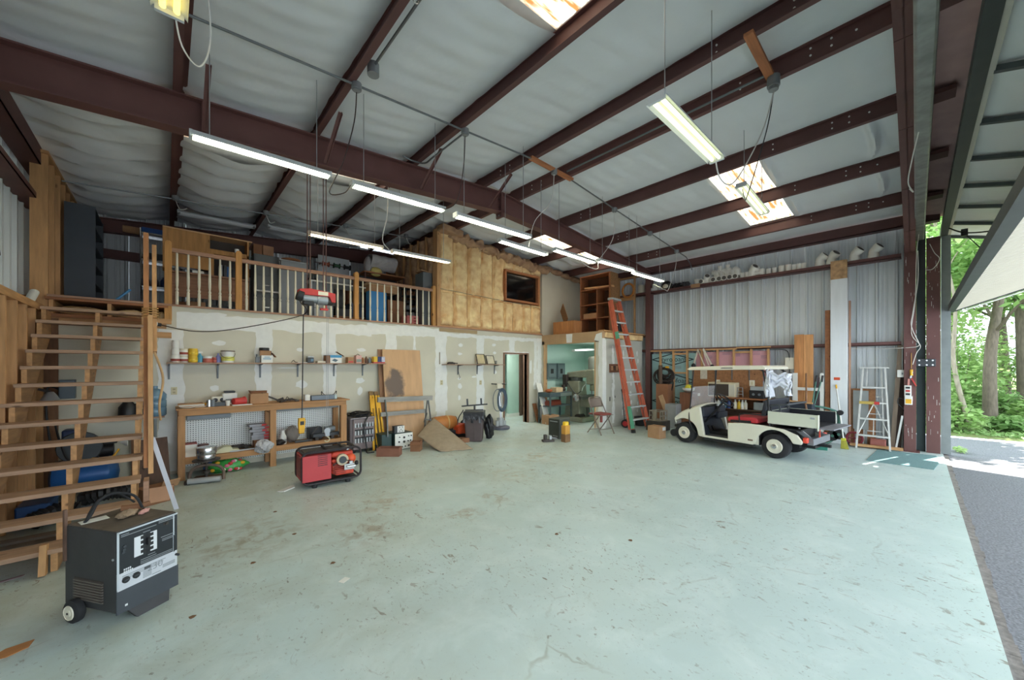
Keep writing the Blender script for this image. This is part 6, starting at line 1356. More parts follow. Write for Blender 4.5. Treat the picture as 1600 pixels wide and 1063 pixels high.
one('black_grinder', MB().cyl((-.06,0,.06),(.06,0,.06), .055, n=14).b(-.03,.05,-.04,.04,.1,.2), IRON, 'dark small machine at the right of the tool cart', 'machine', (CX1-.13,7.6,zc_+.006), smooth=True)
one('red_toolbox', MB().prism([(-.1,0),(-.1,.1),(-.05,.15),(.05,.15),(.1,.1),(.1,0)], 'x', -.28, .26), M('dull_red_toolbox', (142,66,48), .5, .1, .12, 8), 'dull red toolbox on the lower cart shelf', 'toolbox', (CX0+.42,7.6,.526), bevel=.006)
one('machine_motor', MB().cyl((-.14,0,.12),(.14,0,.12), .11, n=16).b(-.12,.12,-.1,.1,0,.03), IRON, 'dark motor on the floor beside the tool cart', 'motor', (CX1+.14,7.15,.001), smooth=True)
MG = M('machine_olive_grey', (154,155,136), .5, .1, .14, 6); MGD = M('machine_dark_grey', (84,86,80), .55, .2, .15, 7)
g = thing('milling_machine', 'old olive grey milling machine standing in the mint room', 'milling machine', (9.66,7.42,0), -1.55)
P(g, 'base', MB().b(-.45,.55,-.40,.32,0,.14), MG, bevel=.02)
P(g, 'column', MB().add([(s*w_, t*d_+.05, z) for z, w_, d_ in ((.14,.30,.26),(1.25,.22,.20)) for s, t in ((-1,-1),(1,-1),(1,1),(-1,1))], [(0,3,2,1),(4,5,6,7),(0,1,5,4),(1,2,6,5),(2,3,7,6),(3,0,4,7)]), MG, bevel=.03)
P(g, 'turret', MB().cyl((0,.05,1.25),(0,.05,1.36), .2, n=22), MGD, True)
P(g, 'ram', MB().prism([(-.30,1.36),(-.30,1.52),(.35,1.60),(.55,1.58),(.58,1.46),(.45,1.36)], 'y', -.08, .18), MG, bevel=.03)
P(g, 'head', MB().b(.46,.74,-.10,.18,1.15,1.62).cyl((.60,.04,.95),(.60,.04,1.15), .08, n=16), MG, bevel=.03)
P(g, 'motor', MB().cyl((.60,.04,1.62),(.60,.04,1.98), .13, n=20).cyl((.60,.04,1.98),(.60,.04,2.02), .10, n=20), M('machine_pale_grey', (150,152,142), .5, .1, .1, 6), True)
P(g, 'quill', MB().cyl((.60,.04,.86),(.60,.04,.96), .035, n=12), CHROME, True)
P(g, 'knee', MB().b(.22,.70,-.14,.2,.45,.72), MG, bevel=.02); P(g, 'screw_jack', MB().cyl((.45,.03,.14),(.45,.03,.45), .05, n=12), MGD, True)
P(g, 'table', MB().b(.30,.62,-.55,.6,.72,.82), MGD, bevel=.01)
P(g, 'handwheel', MB().lathe([(.09,-.012),(.115,0),(.09,.012),(.085,0)], (.46,-.62,.77), 20, 'y').cyl((.46,-.62,.77),(.46,-.5,.77), .02, n=8).bar((.36,-.62,.77),(.56,-.62,.77),.02,.014), CHROME, True)
P(g, 'crank', MB().bar((.70,.0,.58),(.84,-.06,.42),.03,.03).cyl((.84,-.06,.42),(.90,-.06,.42), .018, n=8), CHROME)
P(g, 'control_box', MB().b(-.38,-.23,-.2,.05,1.05,1.45), IRON, bevel=.01); P(g, 'lever', MB().tube([(.5,-.12,1.2),(.42,-.22,1.05),(.45,-.3,.95)], .012), CHROME)
P(g, 'coolant_hose', MB().tube(spline([(-.2,-.18,1.2),(.05,-.28,1.0),(.2,-.25,.85),(.35,-.2,.95)]), .016), MGD)
strip(aY(896,549,7.2), aY(929,547.5,7.2), 'pale strip light under the machine room ceiling', False, FIXM, .14, False)
lt = bpy.data.lights.new('room_fill', 'AREA'); lt.energy = 8; lt.size = .5; lt.color = (1,.98,.93)  # added fill light without a fixture; the strip in here stays unlit
lo = bpy.data.objects.new('room_fill', lt); C.objects.link(lo); lo.location = (9.7, 6.7, 2.44)
# --- loft over the machine room: pigeonhole shelf and boxes
PG = wood('brown_pigeonhole_wood', (146,92,58), 'z'); PGD = M('dark_pigeonhole_back', (92,60,42), .8, 0, .1, 5)
PX = 9.66
def yX(px): return aX(px, 470, PX).y
yA, yB = yX(907), yX(952); zb_, zt_c = LZ+.015, aX(952, 425, PX).z-.0
g = thing('pigeonhole_shelf', 'large brown pigeonhole shelf on the roof of the machine room', 'shelf', (0,0,0))
cols = [yB, yB+(yA-yB)*.42, yA]; rows = [zb_, zb_+(zt_c-zb_)*.26, zb_+(zt_c-zb_)*.50, zb_+(zt_c-zb_)*.76, zt_c]
P(g, 'back_panel', MB().b(PX+.40,PX+.42,yB,yA,zb_,zt_c), PGD)
for k, y in enumerate(cols): P(g, 'upright', MB().b(PX,PX+.40,y-.015,y+.015,zb_,zt_c-.02 if k != 1 else rows[3]), PG)
for z in rows: P(g, 'shelf_board', MB().b(PX-.01,PX+.41,yB-.016,yA+.016,z-.015 if z > zb_ else z,z+.015), PG)
P(g, 'end_panel', MB().b(PX+.02,PX+.42,yB-.04,yB-.016,rows[2],zt_c+.015), OSB)
P(g, 'loose_board', MB().cb((PX+.1,(yA+yB)/2-.1,rows[3]+.05),(.12,1.0,.05),(.06,0,0)), M('pale_loose_board', (206,160,112), .7, 0, .1, 6))
one('carton_tray', MB().b(-.14,.14,-.28,.22,0,.16), CARD, 'tan carton tray in the lower left pigeonhole', 'carton', (PX+.18,(cols[1]+cols[2])/2,rows[1]+.016), bevel=.004)
one('dark_coil', MB().tube([(.02*math.sin(i*1.3), .16*math.cos(i*.6), .03+.012*i+.03*math.sin(i*.6)) for i in range(14)], .02), BLACK, 'dark coil heaped on the tan carton tray', 'coil', (PX+.18,(cols[1]+cols[2])/2,rows[1]+.185), smooth=True)
q = aX(885, 500, 9.05); 
g = thing('plywood_crate', 'open plywood crate on the edge above the machine room', 'crate', (9.0,7.38,LZ+.015))
y0_, y1_ = -.40, .42; hc = .38
for k, bb in enumerate(((0,.02,y0_,y1_),(.36,.38,y0_,y1_),(0.02,.36,y0_,y0_+.02),(.02,.36,y1_-.02,y1_),(.02,.36,-.01,.01))): P(g, 'side', MB().b(*bb,0,hc), wood('orange_crate_ply', (184,126,78), 'z'))
P(g, 'base', MB().b(.02,.36,y0_+.02,y1_-.02,0,.012), PG)
one('leaning_board', MB().bar((9.05+.30,7.55,LZ+.41),(9.6,7.95,LZ+.95), .34, .02, (.8,-.5,0)), OSB, 'brown strand board leaning on the plywood crate', 'board')
one('coiled_rope', MB().tube([(0, (.19+.012*(i//20 % 3))*math.cos(2*PI*i/20), (.21+.012*(i//20 % 3))*math.sin(2*PI*i/20)) for i in range(90)], .022), M('orange_rope', (196,128,60), .9, 0, .15, 20), 'coil of orange rope hanging on the studs by the pigeonholes', 'rope', (11.02,6.35,4.18), smooth=True)
g = thing('paper_roll', 'white roll standing on the girt by the studs', 'roll', (11.22,5.98,4.075)); P(g, 'roll', MB().lathe([(.03,0),(.105,0),(.105,.24),(.03,.24)], n=20), CREAM, True)
us2 = shell('wall_loft_right', 'open studs at the right end of the machine room roof')
for y in (7.3, 6.72, 6.16): P(us2, 'stud', MB().b(11.06,11.13,y-.02,y+.02,LZ,4.66), PINE)
P(us2, 'block', MB().b(11.06,11.13,6.18,7.28,4.0-.13,4.0-.02), PINEY); P(us2, 'top_plate', MB().b(11.05,11.14,6.0,7.6,4.58,4.62), PINEY)
one('black_chair_back', MB().prism([(-.2,.0),(-.22,.3),(-.12,.42),(.12,.42),(.22,.3),(.2,0)], 'y', -.05, .05), BLACK, 'black padded seat back on the machine room roof', 'seat back', (10.45,6.3,LZ+.002), rz=.3, bevel=.03)
one('roof_scraps', crumple(.35,.18,.03,51,.2), IRON, 'dark flat scraps at the right edge of the machine room roof', 'scraps', (10.75,6.0+.15,LZ+.033), smooth=True)
# ================================================================== RIGHT WALL: STUDS, FOAM, BENCH
SX = 11.02
def ys(px, py=560, X_=SX): return aX(px, py, X_).y
sf = shell('wall_stud_frame', 'pine stud frame with foam boards along the right wall')
zp = 2.165
yend = ys(1203); y0s = 5.6
P(sf, 'top_plate', MB().b(SX,SX+.09,ys(1150),y0s,zp,zp+.04), PINEY); P(sf, 'top_plate', MB().b(SX,SX+.09,yend,ys(1150),zp+.03,zp+.06), PINEY)
for px in (1031,1051.5,1073,1096,1120.5,1146,1173,1200): P(sf, 'stud', MB().b(SX,SX+.09,ys(px)-.02,ys(px)+.02,0,zp), PINE)
for (a, b, z) in ((1051.5,1073,1.55),(1051.5,1073,zp-.06),(1146,1173,zp-.05),(1120.5,1146,1.0)): P(sf, 'block', MB().b(SX,SX+.085,ys(b)+.02,ys(a)-.02,z-.045,z), PINEY)
P(sf, 'blue_foam', MB().b(SX+.095,SX+.125,ys(1085),y0s-.02,.05,2.1), FOAMB)
P(sf, 'pink_foam', MB().b(SX+.095,SX+.125,yend+.02,ys(1085)-.01,1.35,2.12), FOAMP)
P(sf, 'plywood_lining', MB().b(SX-.012,SX-.0,ys(1192),ys(1082),.6,1.66), PLYD)
TXB = M('dark_foam_print', (36,52,60), .7, 0, 0)
def text(parent, s, loc, size, rot, mat, name='lettering', ext=.0008):
    cu = bpy.data.curves.new(name, 'FONT'); cu.body = s; cu.size = size; cu.extrude = ext; cu.align_x = 'CENTER'; cu.align_y = 'CENTER'; cu.materials.append(mat)
    q = bpy.data.objects.new('t', cu); C.objects.link(q); bpy.context.view_layer.update(); me = bpy.data.meshes.new_from_object(q.evaluated_get(bpy.context.evaluated_depsgraph_get())); bpy.data.objects.remove(q)
    o = link(name, me, parent); o.location = loc; o.rotation_euler = rot; return o
RW = (PI/2, 0, -PI/2)       # reads on a wall facing -X
for (py, ph, s) in ((1050,562,'Styrofoam'),(1055,595,'Styrofoam'),(1050,628,'Styrofoam')):
    p = aX(py, ph, SX+.09); text(sf, s, (SX+.0935,p.y,p.z), .20, RW, TXB)
    mb = MB(); w, h = .62, .17
    for a, b in (((-w,0),(0,h)),((0,h),(w,0)),((w,0),(0,-h)),((0,-h),(-w,0))): mb.bar((SX+.094,p.y+a[0],p.z+a[1]),(SX+.094,p.y+b[0],p.z+b[1]),.002,.028)
    P(sf, 'printed_diamond', mb, TXB, stuff=True)
for k, (px, py) in enumerate(((1059,573),(1068,551),(1107,557),(1135,551),(1150,553),(1180,551),(1196,556))):
    p = aX(px, py, SX+.09); mb = MB()
    for q in range(3): mb.b(SX+.0935,SX+.0945,p.y-.1,p.y+.1,p.z-.03*q,p.z-.03*q+.008)
    P(sf, 'fine_print', mb, M('faint_print', (120,104,124), .7, 0, 0), stuff=True)
# shelf brackets on the lining and a notice
for px in (1118,1144,1171): 
    y = ys(px); one('shelf_bracket_pair', MB().prism([(y-.01,1.64),(y+.01,1.64),(y+.01,1.36),(y-.01,1.36)], 'x', SX-.03, SX-.0125).b(SX-.2,SX-.0125,y-.012,y+.012,1.628,1.645), SHB, {1118:'grey bracket on the brown plywood above the old window unit',1144:'grey bracket on the brown plywood behind the cart roof middle',1171:'grey bracket on the brown plywood near the cloth end'}[px], 'bracket')
for px, py, lb in ((1121.5,598,'white outlet on the brown plywood left'),(1175,599,'white outlet on the brown plywood right')):
    p = aX(px, py, SX-.02); o = thing('outlet_plate', lb, 'outlet', (SX-.013,p.y,p.z)); P(o, 'plate', MB().b(-.01,0,-.06,.06,-.075,.075), CREAM, bevel=.003); P(o, 'socket', MB().b(-.014,-.01,-.02,.02,-.04,.04), IV)
p = aX(1099.5, 585, SX-.02); one('paper_notice', MB().b(-.004,0,-.09,.09,-.13,.13), M('notice_paper', (196,186,170), .8, 0, .1, 20), 'pale paper notice pinned on the plywood by the studs', 'notice', (SX-.014,p.y,p.z))
# bench along the wall behind the cart
BX = 10.55
zb2 = .93
bw = thing('wall_bench', 'dark wooden bench with lower shelf behind the golf cart', 'bench', (0,0,0))
ya, yb = aX(1185, 630, BX).y-.35, aX(1108, 630, BX).y
P(bw, 'bench_top', MB().b(BX,SX-.02,ya,yb,zb2-.035,zb2), BROWNW, bevel=.004); P(bw, 'shelf', MB().b(BX+.05,SX-.02,ya,yb,.62,.64), wood('dark_shelf_board', (92,70,56), 'y'))
for y in (ya+.05, yb-.12): P(bw, 'leg', MB().b(BX+.02,BX+.1,y,y+.08,0,zb2-.035), wood('dark_bench_leg', (88,66,52), 'z')); P(bw, 'leg', MB().b(SX-.12,SX-.04,y,y+.08,0,zb2-.035), wood('dark_bench_leg', (0,0,0)) if False else _mats['dark_bench_leg'])
P(bw, 'back_board', MB().b(SX-.04,SX-.025,ya,yb,.05,.62), wood('dark_back_ply', (84,62,50), 'y'))
def bxy(px, X_=BX+.2, py=620): return aX(px, py, X_).y
g = thing('window_unit', 'old window air conditioner with cream case on the bench', 'air conditioner', (BX+.03,bxy(1130),zb2+.001))
w = (bxy(1108)-bxy(1150))/2
P(g, 'case', MB().b(.012,.36,-w,w,0,.37), M('cream_case', (206,194,164), .5, 0, .06, 6), bevel=.012); P(g, 'grille', MB().b(.0,.012,-w*.55,w*.94,.03,.33), M('dark_brown_grille', (58,48,42), .6, 0, .1, 30)); P(g, 'louver_panel', MB().b(.0,.012,-w*.97,-w*.58,.03,.33), M('pale_louver', (220,212,190), .5, 0, 0))
for k in range(9): P(g, 'grille_bar', MB().b(-.004,.0,-w*.55,w*.94,.05+.032*k,.058+.032*k), M('grille_bar_brown', (84,70,60), .6, 0, 0))
for k in range(5): P(g, 'louver', MB().b(-.004,0,-w*.95+.03*k,-w*.95+.03*k+.008,.04,.32), LGREY)
mb = MB(); 
for y in (-.07,.07): mb.tube([(.0,y,0),(.02,y*.8,.25)], .008)
for z in (.08,.16,.25): mb.tube([(.008,-.065,z),(.008,.065,z)], .006)
one('wire_easel', mb, LGREY, 'small pale wire rack between the window unit and the stereo', 'rack', (BX+.15,bxy(1157),zb2+.001))
g = thing('stereo', 'black stereo with silver face strip on the bench', 'stereo', (BX+.08,bxy(1184),zb2+.001)); w = (bxy(1172)-bxy(1195))/2
P(g, 'body', MB().b(0,.3,-w,w,0,.20), BLACK, bevel=.01); P(g, 'silver_top', MB().b(-.0,.28,-w*.9,w*.85,.201,.29), LGREY, bevel=.006); P(g, 'knob', MB().cyl((-.015,w*.4,.1),(0,w*.4,.1), .03, n=12), MGREY, True); P(g, 'knob', MB().cyl((-.015,-w*.4,.1),(0,-w*.4,.1), .03, n=12), MGREY, True)
one('clear_tub', MB().b(.0,.3,-.2,.2,0,.2), M('cloudy_tub', (150,156,154), .3, 0, .1, 12), 'cloudy plastic tub hanging at the right of the bench shelf', 'tub', (BX+.08,bxy(1194),.641), bevel=.02)
cols_ = [WHITE, WHITE, M('blue_bottle', (70,130,180), .4, 0, .1, 6), M('teal_bottle', (60,110,130), .4, 0, .1, 6), M('navy_bottle', (50,70,120), .4, 0, .1, 6), CREAM, YLAB, WHITE, CREAM]
nm = ['white bottle first from the left on the bench shelf','white bottle second on the bench shelf','blue bottle on the bench shelf behind the steering wheel','teal bottle on the bench shelf','navy bottle on the bench shelf','cream bottle on the right of the bench shelf','yellow labelled bottle on the bench shelf','white bottle right of the yellow one on the bench shelf','cream bottle last on the bench shelf']
for k, px in enumerate((1117,1123,1128.5,1133,1139,1149,1155,1160,1165)):
    one('bottle', MB().lathe([(.04,0),(.043,.01),(.043,.15),(.02,.19),(.016,.22)], n=12).mat(1).lathe([(.018,.2),(.018,.235),(0,.235)], n=10), [cols_[k], WHITE], nm[k], 'bottle', (BX+.12,aX(px,635,BX+.12).y,.641), smooth=True)
box('brown_drawer_box', (BX+.0,bxy(1145,BX+.1),.001), (BX+.4,bxy(1122,BX+.1),.44), M('brown_drawer_front', (128,88,62), .6, 0, .1, 6), 'brown wooden drawer box under the bench', 'box', .006)
# white trestle legs leaning above
WT = M('white_trestle_tube', (214,206,190), .5, 0, .06, 6)
for k, (a, b, c) in enumerate((((1091,546),(1084,570),(1101,572)),((1099,545),(1113,572),(1107,571)))):
    A_, B_, C_ = aX(*a, SX-.03), aX(*b, SX-.06), aX(*c, SX-.08)
    g = thing('white_trestle', ('white trestle leg hooked over the frame, left one','white trestle leg hooked over the frame, right one')[k], 'trestle', (0,0,0))
    P(g, 'tube', MB().bar(A_, B_, .03, .04, (1,0,0)), WT); P(g, 'strut', MB().bar(A_+Vector((-.03,0,-.02)), C_, .02, .025, (1,0,0)), WT); P(g, 'foot', MB().sph(B_+Vector((-.02,0,-.03)), (.05,.06,.07), 10, 6), BLACK, True)
# corner by the ladder: cable hank, post, cartons
cp = aX(1036, 580, 10.75)
mb = MB()
for k in range(9):
    r0 = .16+.02*k; mb.tube([(-.03*(k%3), r0*math.cos(a)*.9+.05*math.sin(k), r0*math.sin(a)*.75-.04*k*.5) for a in [2*PI*i/20 for i in range(20)]], .022, 6, True)
mb.tube(spline([(-.03,-.15,-.1),(-.04,-.25,-.3),(-.04,-.2,-.55)]), .02)
one('cable_hank', mb, M('black_brown_cable', (52,44,40), .6, 0, .1, 12), 'hank of dark cable hanging on the stud frame near the ladder', 'cable', (10.90,cp.y,cp.z-.02), smooth=True)
p = aX(1040, 575, 10.75); one('yellow_tag', MB().cb((0,0,0),(.03,.10,.10)), YELLOW, 'yellow plastic clip on the dark cable hank', 'tag', (10.85,p.y,p.z))
one('rusty_post', MB().cyl((0,0,0),(0,0,1.75), .055, n=10), M('rusty_post', (96,78,64), .8, .2, .2, 8), 'rusty post standing under the cable hank', 'post', (10.72,aX(1032,650,10.72).y,0.001), smooth=True)
one('slanted_plank', MB().bar(fl(1050,668)+Vector((0,0,.02)), aX(1032,618,10.6), .13, .03, (1,0,0)), M('pale_pine_plank', (196,160,124), .7, 0, .12, 5), 'pale plank slanting against the foam in the corner', 'plank')
p = fl(1062,667); box('white_cabinet', (10.35,4.50,.001), (10.70,4.82,.66), LGREY, 'pale grey appliance carton beside the cart front', 'cabinet', .008)
box('tall_brown_carton', (10.62,4.55+.3,.001), (10.98,4.55+.66,1.20), M('plain_brown_carton', (152,104,74), .9, 0, .1, 4), 'tall brown carton standing against the foam boards', 'carton')
box('brown_cupboard', (10.72,4.15,.001), (10.99,4.56,.98), wood('red_brown_cupboard', (132,86,62), 'z'), 'red brown cupboard under the white bowl', 'cupboard', .006)
bo = aX(1068, 618, 10.83); one('white_bowl', MB().lathe([(.05,0),(.15,.07),(.165,.13),(.155,.13),(.13,.06),(0,.03)], n=24), WHITE, 'white bowl on the red brown cupboard', 'bowl', (10.84,4.36,.981), smooth=True)
one('yellow_bag', crumple(.08,.10,.09,61,.12), M('lemon_yellow', (232,222,70), .5, 0, .06, 6), 'lemon yellow bag sitting in the white bowl', 'bag', (10.84,4.36,1.11), smooth=True)
# wire crate on a carton
g = thing('wire_crate', 'pale plastic lattice crate standing on a carton near the ladder', 'crate', (9.75,4.72,.26), -.1)
LC = M('lattice_crate', (150,140,124), .6, 0, .1, 6)
for y in (-.16,.15): P(g, 'side', MB().b(-.18,.18,y,y+.012,0,.03).b(-.18,.18,y,y+.012,.25,.28).b(-.18,-.15,y,y+.012,.03,.25).b(.15,.18,y,y+.012,.03,.25).b(-.06,-.03,y,y+.012,.03,.25).b(.04,.07,y,y+.012,.03,.25).b(-.15,.15,y,y+.012,.12,.15), LC, stuff=False)
for x in (-.18,.168): P(g, 'end', MB().b(x,x+.012,-.16,.16,0,.03).b(x,x+.012,-.16,.16,.25,.28).b(x,x+.012,-.05,.05,.03,.25), LC)
P(g, 'base', MB().b(-.18,.18,-.16,.16,0,.01), LC)
box('flat_crate_base', (9.52,4.5,.001), (9.98,4.95,.259), IRON, 'dark low box under the lattice crate', 'box')
o = thing('cardboard_box', 'cardboard box with white label on the floor by the cart', 'box', fl(1036,686), -.15); o.location.y += .17; o.location.z = .001
P(o, 'body', MB().b(-.11,.15,-.16,.16,0,.29), CARD, bevel=.004); P(o, 'label', MB().b(.02,.14,-.1615,-.16,.19,.27), WHITE)
one('grey_motor', MB().cyl((-.12,0,.09),(.12,0,.09), .085, n=16).b(.12,.3,-.05,.05,.04,.12), DGREY, 'dark motor on the floor left of the cart front wheel', 'motor', (9.30,4.05,.001), smooth=True)
# right of the frame: boards, posts
def upright(px0, px1, py_top, X_, th, mat, label, name='board', pyb=None, z0=0.001):
    a, b = aX(px1, 600, X_).y, aX(px0, 600, X_).y; z1 = aX((px0+px1)/2, py_top, X_).z
    return one(name, MB().b(X_,X_+th,a,b,z0,z1), mat, label, 'board', bevel=.004)
WPM = wood('clear_fir', (196,136,84), 'z')
upright(1241, 1255.4, 523, 11.0, .10, WPM, 'left plank of the two wide fir planks standing by the metal wall', 'wide_plank')
upright(1255.6, 1270, 523, 11.0, .10, wood('clear_fir_b', (206,148,94), 'z'), 'right plank of the two wide fir planks standing by the metal wall', 'wide_plank')
upright(1289, 1297, 485, 11.05, .04, BROWNW, 'narrow brown plank left of the tall white column', 'narrow_plank')
upright(1326, 1329.5, 470, 11.1, .03, wood('pinkish_plank', (176,136,112), 'z'), 'thin pinkish plank edge right of the white column', 'narrow_plank')
ya, yb = aX(1324, 600, 11.0).y, aX(1297.5, 600, 11.0).y; zc_ = aX(1310, 436, 11.0).z; zd = aX(1310, 407, 11.0).z
WC = M('whitewashed_board', (228,232,234), .6, 0, .05, 4, 0, (3,3,.4))
g = thing('white_column', 'tall white boxed column with bare wood top by the metal wall', 'column', (11.0,(ya+yb)/2,0)); w = (yb-ya)/2
P(g, 'shaft', MB().b(0,.13,-w,w,0,zc_), WC, bevel=.005); P(g, 'wood_top', MB().b(.01,.13,-w+.01,w+.0,zc_,zd), M('knotty_wood_top', (190,152,112), .8, 0, .3, 9)); p = aX(1307.5, 592, 11.0)
P(g, 'orange_tag', MB().b(-.004,0,p.y-(ya+yb)/2-.055,p.y-(ya+yb)/2+.05,p.z-.03,p.z+.03), ORANGE)
# white frame pieces
YW = 10.9
a, b = aX(1246, 600, YW).y, aX(1238.5, 600, YW).y
g = thing('white_gate_frame', 'white painted wooden frame standing before the fir planks', 'frame', (0,0,0)); z0_, z1_ = .05, aX(1242, 583, YW).z
P(g, 'upright', MB().b(YW,YW+.03,a,b,.0,z1_), WHITE); c_, d2 = aX(1287, 600, YW).y, aX(1281, 600, YW).y; P(g, 'upright', MB().b(YW,YW+.03,c_,d2,.0,z1_), WHITE); zz_ = aX(1265, 608, YW).z; P(g, 'rail', MB().b(YW,YW+.03,d2,a,zz_-.04,zz_+.03), WHITE)
one('electrical_box', MB().b(-.06,0,-.09,.09,-.14,.14), CREAM, 'cream electrical box mounted right of the stud frame', 'electrical box', (11.1,aX(1234.5,568,11.1).y,aX(1234.5,568,11.1).z), bevel=.006)
p = aX(1226, 560, 11.1); cord([(11.08,p.y+.3,2.14),(11.06,p.y-.02,2.12),(11.05,p.y-.1,1.95),(11.06,p.y-.1,1.5),(11.06,p.y-.08,1.1)], .012, DGREY, 'dark conduit bending down beside the cream electrical box', 'conduit', name='conduit_drop')
upright(1232, 1236.5, 582, 11.12, .04, wood('grey_post', (140,120,100), 'z'), 'thin wooden post below the cream electrical box', 'narrow_plank')
upright(1275, 1284, 590, 11.2, .02, M('mauve_panel', (116,104,112), .6, 0, .1, 5), 'dull mauve strip behind the white frame', 'panel') 
# green two wheeled tubular cart against the column
g = thing('tubular_cart', 'green tubular two wheeled cart tipped against the white column', 'garden cart', (0,0,0))
GX = 10.72
def gp(px, py, X_=GX): return aX(px, py, X_)
for k, dx in enumerate((0, .12)):
    P(g, 'frame_tube', MB().tube(spline([gp(1268,634,GX-.2+dx), gp(1292,638,GX-.1+dx), gp(1309-2*k,645,GX+dx), gp(1312-2*k,658,GX+dx), gp(1309-3*k,675,GX+dx), gp(1301,688,GX+dx), gp(1288,694,GX-.08+dx)], 5), .021, 8), GREENM, True)
    P(g, 'handle_tube', MB().tube([gp(1269+3*k,634,GX-.25+dx), gp(1276+9*k,589,GX-.05+dx)], .014, 8), GREENM, True)
    P(g, 'grip', MB().tube([gp(1275+9*k,597,GX-.08+dx), gp(1276.5+9*k,587,GX-.045+dx)], .02, 8), BLACK, True)
for k, (px, py) in enumerate(((1301,681),(1311,679))): c_ = gp(px, py); P(g, 'wheel', MB().cyl((c_.x-.04,c_.y,c_.z),(c_.x+.0,c_.y,c_.z), .105, n=20).mat(1).cyl((c_.x-.045,c_.y,c_.z),(c_.x+.005,c_.y,c_.z), .03, n=14), [RUBBER, GREENM], True)
c_ = gp(1313,645); P(g, 'clamp', MB().cyl((c_.x-.05,c_.y,c_.z),(c_.x+.02,c_.y,c_.z), .055, n=14), BLACK, True)
P(g, 'cross_tube', MB().cyl(gp(1300,642,GX-.05), gp(1299,642,GX+.1), .014, n=8).cyl(gp(1268,634,GX-.2), gp(1268,634,GX-.08), .014, n=8), GREENM, True)
# wheelbarrow like dark tray behind the bed
g = thing('dark_tray', 'dark tray with wooden rim behind the cart bed', 'tray', (0,0,0)); a_, b_ = aX(1224, 640, 10.3), aX(1270, 640, 10.3)
P(g, 'tray', MB().b(10.3,10.7,b_.y,a_.y,.75,.90), M('blue_black_plastic', (44,52,64), .5, 0, .1, 6), bevel=.02); P(g, 'rim', MB().bar((10.3,a_.y,.96),(10.28,b_.y,.92),.06,.03), PINEY); P(g, 'leg', MB().b(10.34,10.40,b_.y+.1,b_.y+.16,.001,.75).b(10.34,10.40,a_.y-.2,a_.y-.14,.001,.75).b(10.6,10.66,(a_.y+b_.y)/2-.03,(a_.y+b_.y)/2+.03,.001,.75), DGREY)
# brooms
def stick(a, b, r, m, n=8): return MB().cyl(a, b, r, n=n)
bb = fl(1320,702); tb = aX(1306.5, 602, 10.97)
g = thing('yellow_broom', 'yellow bristled broom with white handle leaning on the white column', 'broom', (0,0,0)); d_ = tb-bb
P(g, 'handle', stick(bb+d_*.16, tb, .013, WHITE), WHITE, True); P(g, 'handle_tip', stick(tb-d_*.06, tb+d_*.005, .016, YELLOW), YELLOW, True)
P(g, 'brush_block', MB().bar(bb+d_*.12, bb+d_*.16, .08, .04, (1,0,0)), M('yellow_green_plastic', (196,196,60), .5, 0, .08, 8), bevel=.01)
mb = MB()
for k in range(15):
    u = (k-7)/7; mb.bar(bb+d_*.13+Vector((.0,u*.035,0)), bb+Vector((-.03+.03*random.random(),u*.062,.002)), .011, .02, (1,0,0))
P(g, 'bristles', mb, M('olive_bristle', (172,168,70), .8, 0, .15, 20), stuff=True)
a_, b_ = fl(1253,699), fl(1291,704)
g = thing('push_broom', 'green bristled push broom lying behind the cart', 'push broom', (0,0,0)); P(g, 'block', MB().bar(a_+Vector((0,0,.12)), b_+Vector((0,0,.12)), .08, .05), DGREY, bevel=.008); P(g, 'handle', stick((a_+b_)/2+Vector((0,0,.13)), aX(1262, 672, 10.45), .014, WHITE), CREAM, True)
mb = MB()
for k in range(26): p = a_.lerp(b_, k/25); mb.cb((p.x,p.y,.05),(.07,.04,.10),(random.uniform(-.12,.12),random.uniform(-.12,.12),0))
P(g, 'bristles', mb, M('sea_green_bristle', (58,128,112), .8, 0, .15, 20), stuff=True)
one('wooden_pole', MB().cyl(aX(1260,640,10.28), aX(1259.5,584,10.9), .018, n=8).cyl(aX(1260,640,10.28), Vector((10.2,aX(1260,640,10.28).y,.9)), .018, n=8), wood('brown_pole', (140,104,78), 'z'), 'brown wooden pole standing in the dark tray', 'pole', smooth=True)
# aluminium step ladder
g = thing('aluminium_ladder', 'paint spattered aluminium step ladder by the metal wall', 'ladder', (0,0,0))
AX = 10.93
def lp(px, py, X_=AX): return aX(px, py, X_)
zt2 = lp(1365, 574).z
fl_, fr_ = fl(1337.5,698), fl(1391,702); tl2, tr2 = lp(1349,576,AX+.14), lp(1383,576,AX+.14)
fl_.x = fr_.x = 10.72
fl_ = Vector((10.72, aX(1338,690,10.72).y, 0)); fr_ = Vector((10.72, aX(1391,690,10.72).y, 0))
for a, b in ((fl_, tl2), (fr_, tr2)): P(g, 'front_rail', MB().bar(a, b, .028, .06, (1,0,0)), ALU)
tl3, tr3 = tl2+Vector((.10,-.06,0)), tr2+Vector((.10,.06,0)); bl3, br3 = Vector((11.10,fl_.y-.08,0)), Vector((11.10,fr_.y+.10,0))
for a, b in ((bl3, tl3), (br3, tr3)): P(g, 'rear_rail', MB().bar(a, b, .022, .03, (1,0,0)), ALU)
P(g, 'top_cap', MB().bar(tl2+Vector((.05,.06,.015)), tr2+Vector((.05,-.06,.015)), .2, .025), ALU)
for k, t in enumerate((.165,.37,.57,.76)):
    P(g, 'step', MB().bar(fl_.lerp(tl2, t), fr_.lerp(tr2, t), .085, .03), ALU)
for t in (.2,.42,.64): P(g, 'rear_bar', MB().bar(bl3.lerp(tl3, t), br3.lerp(tr3, t), .018, .018), ALU)
mid = (fl_.lerp(tl2,.57)+fr_.lerp(tr2,.57))/2
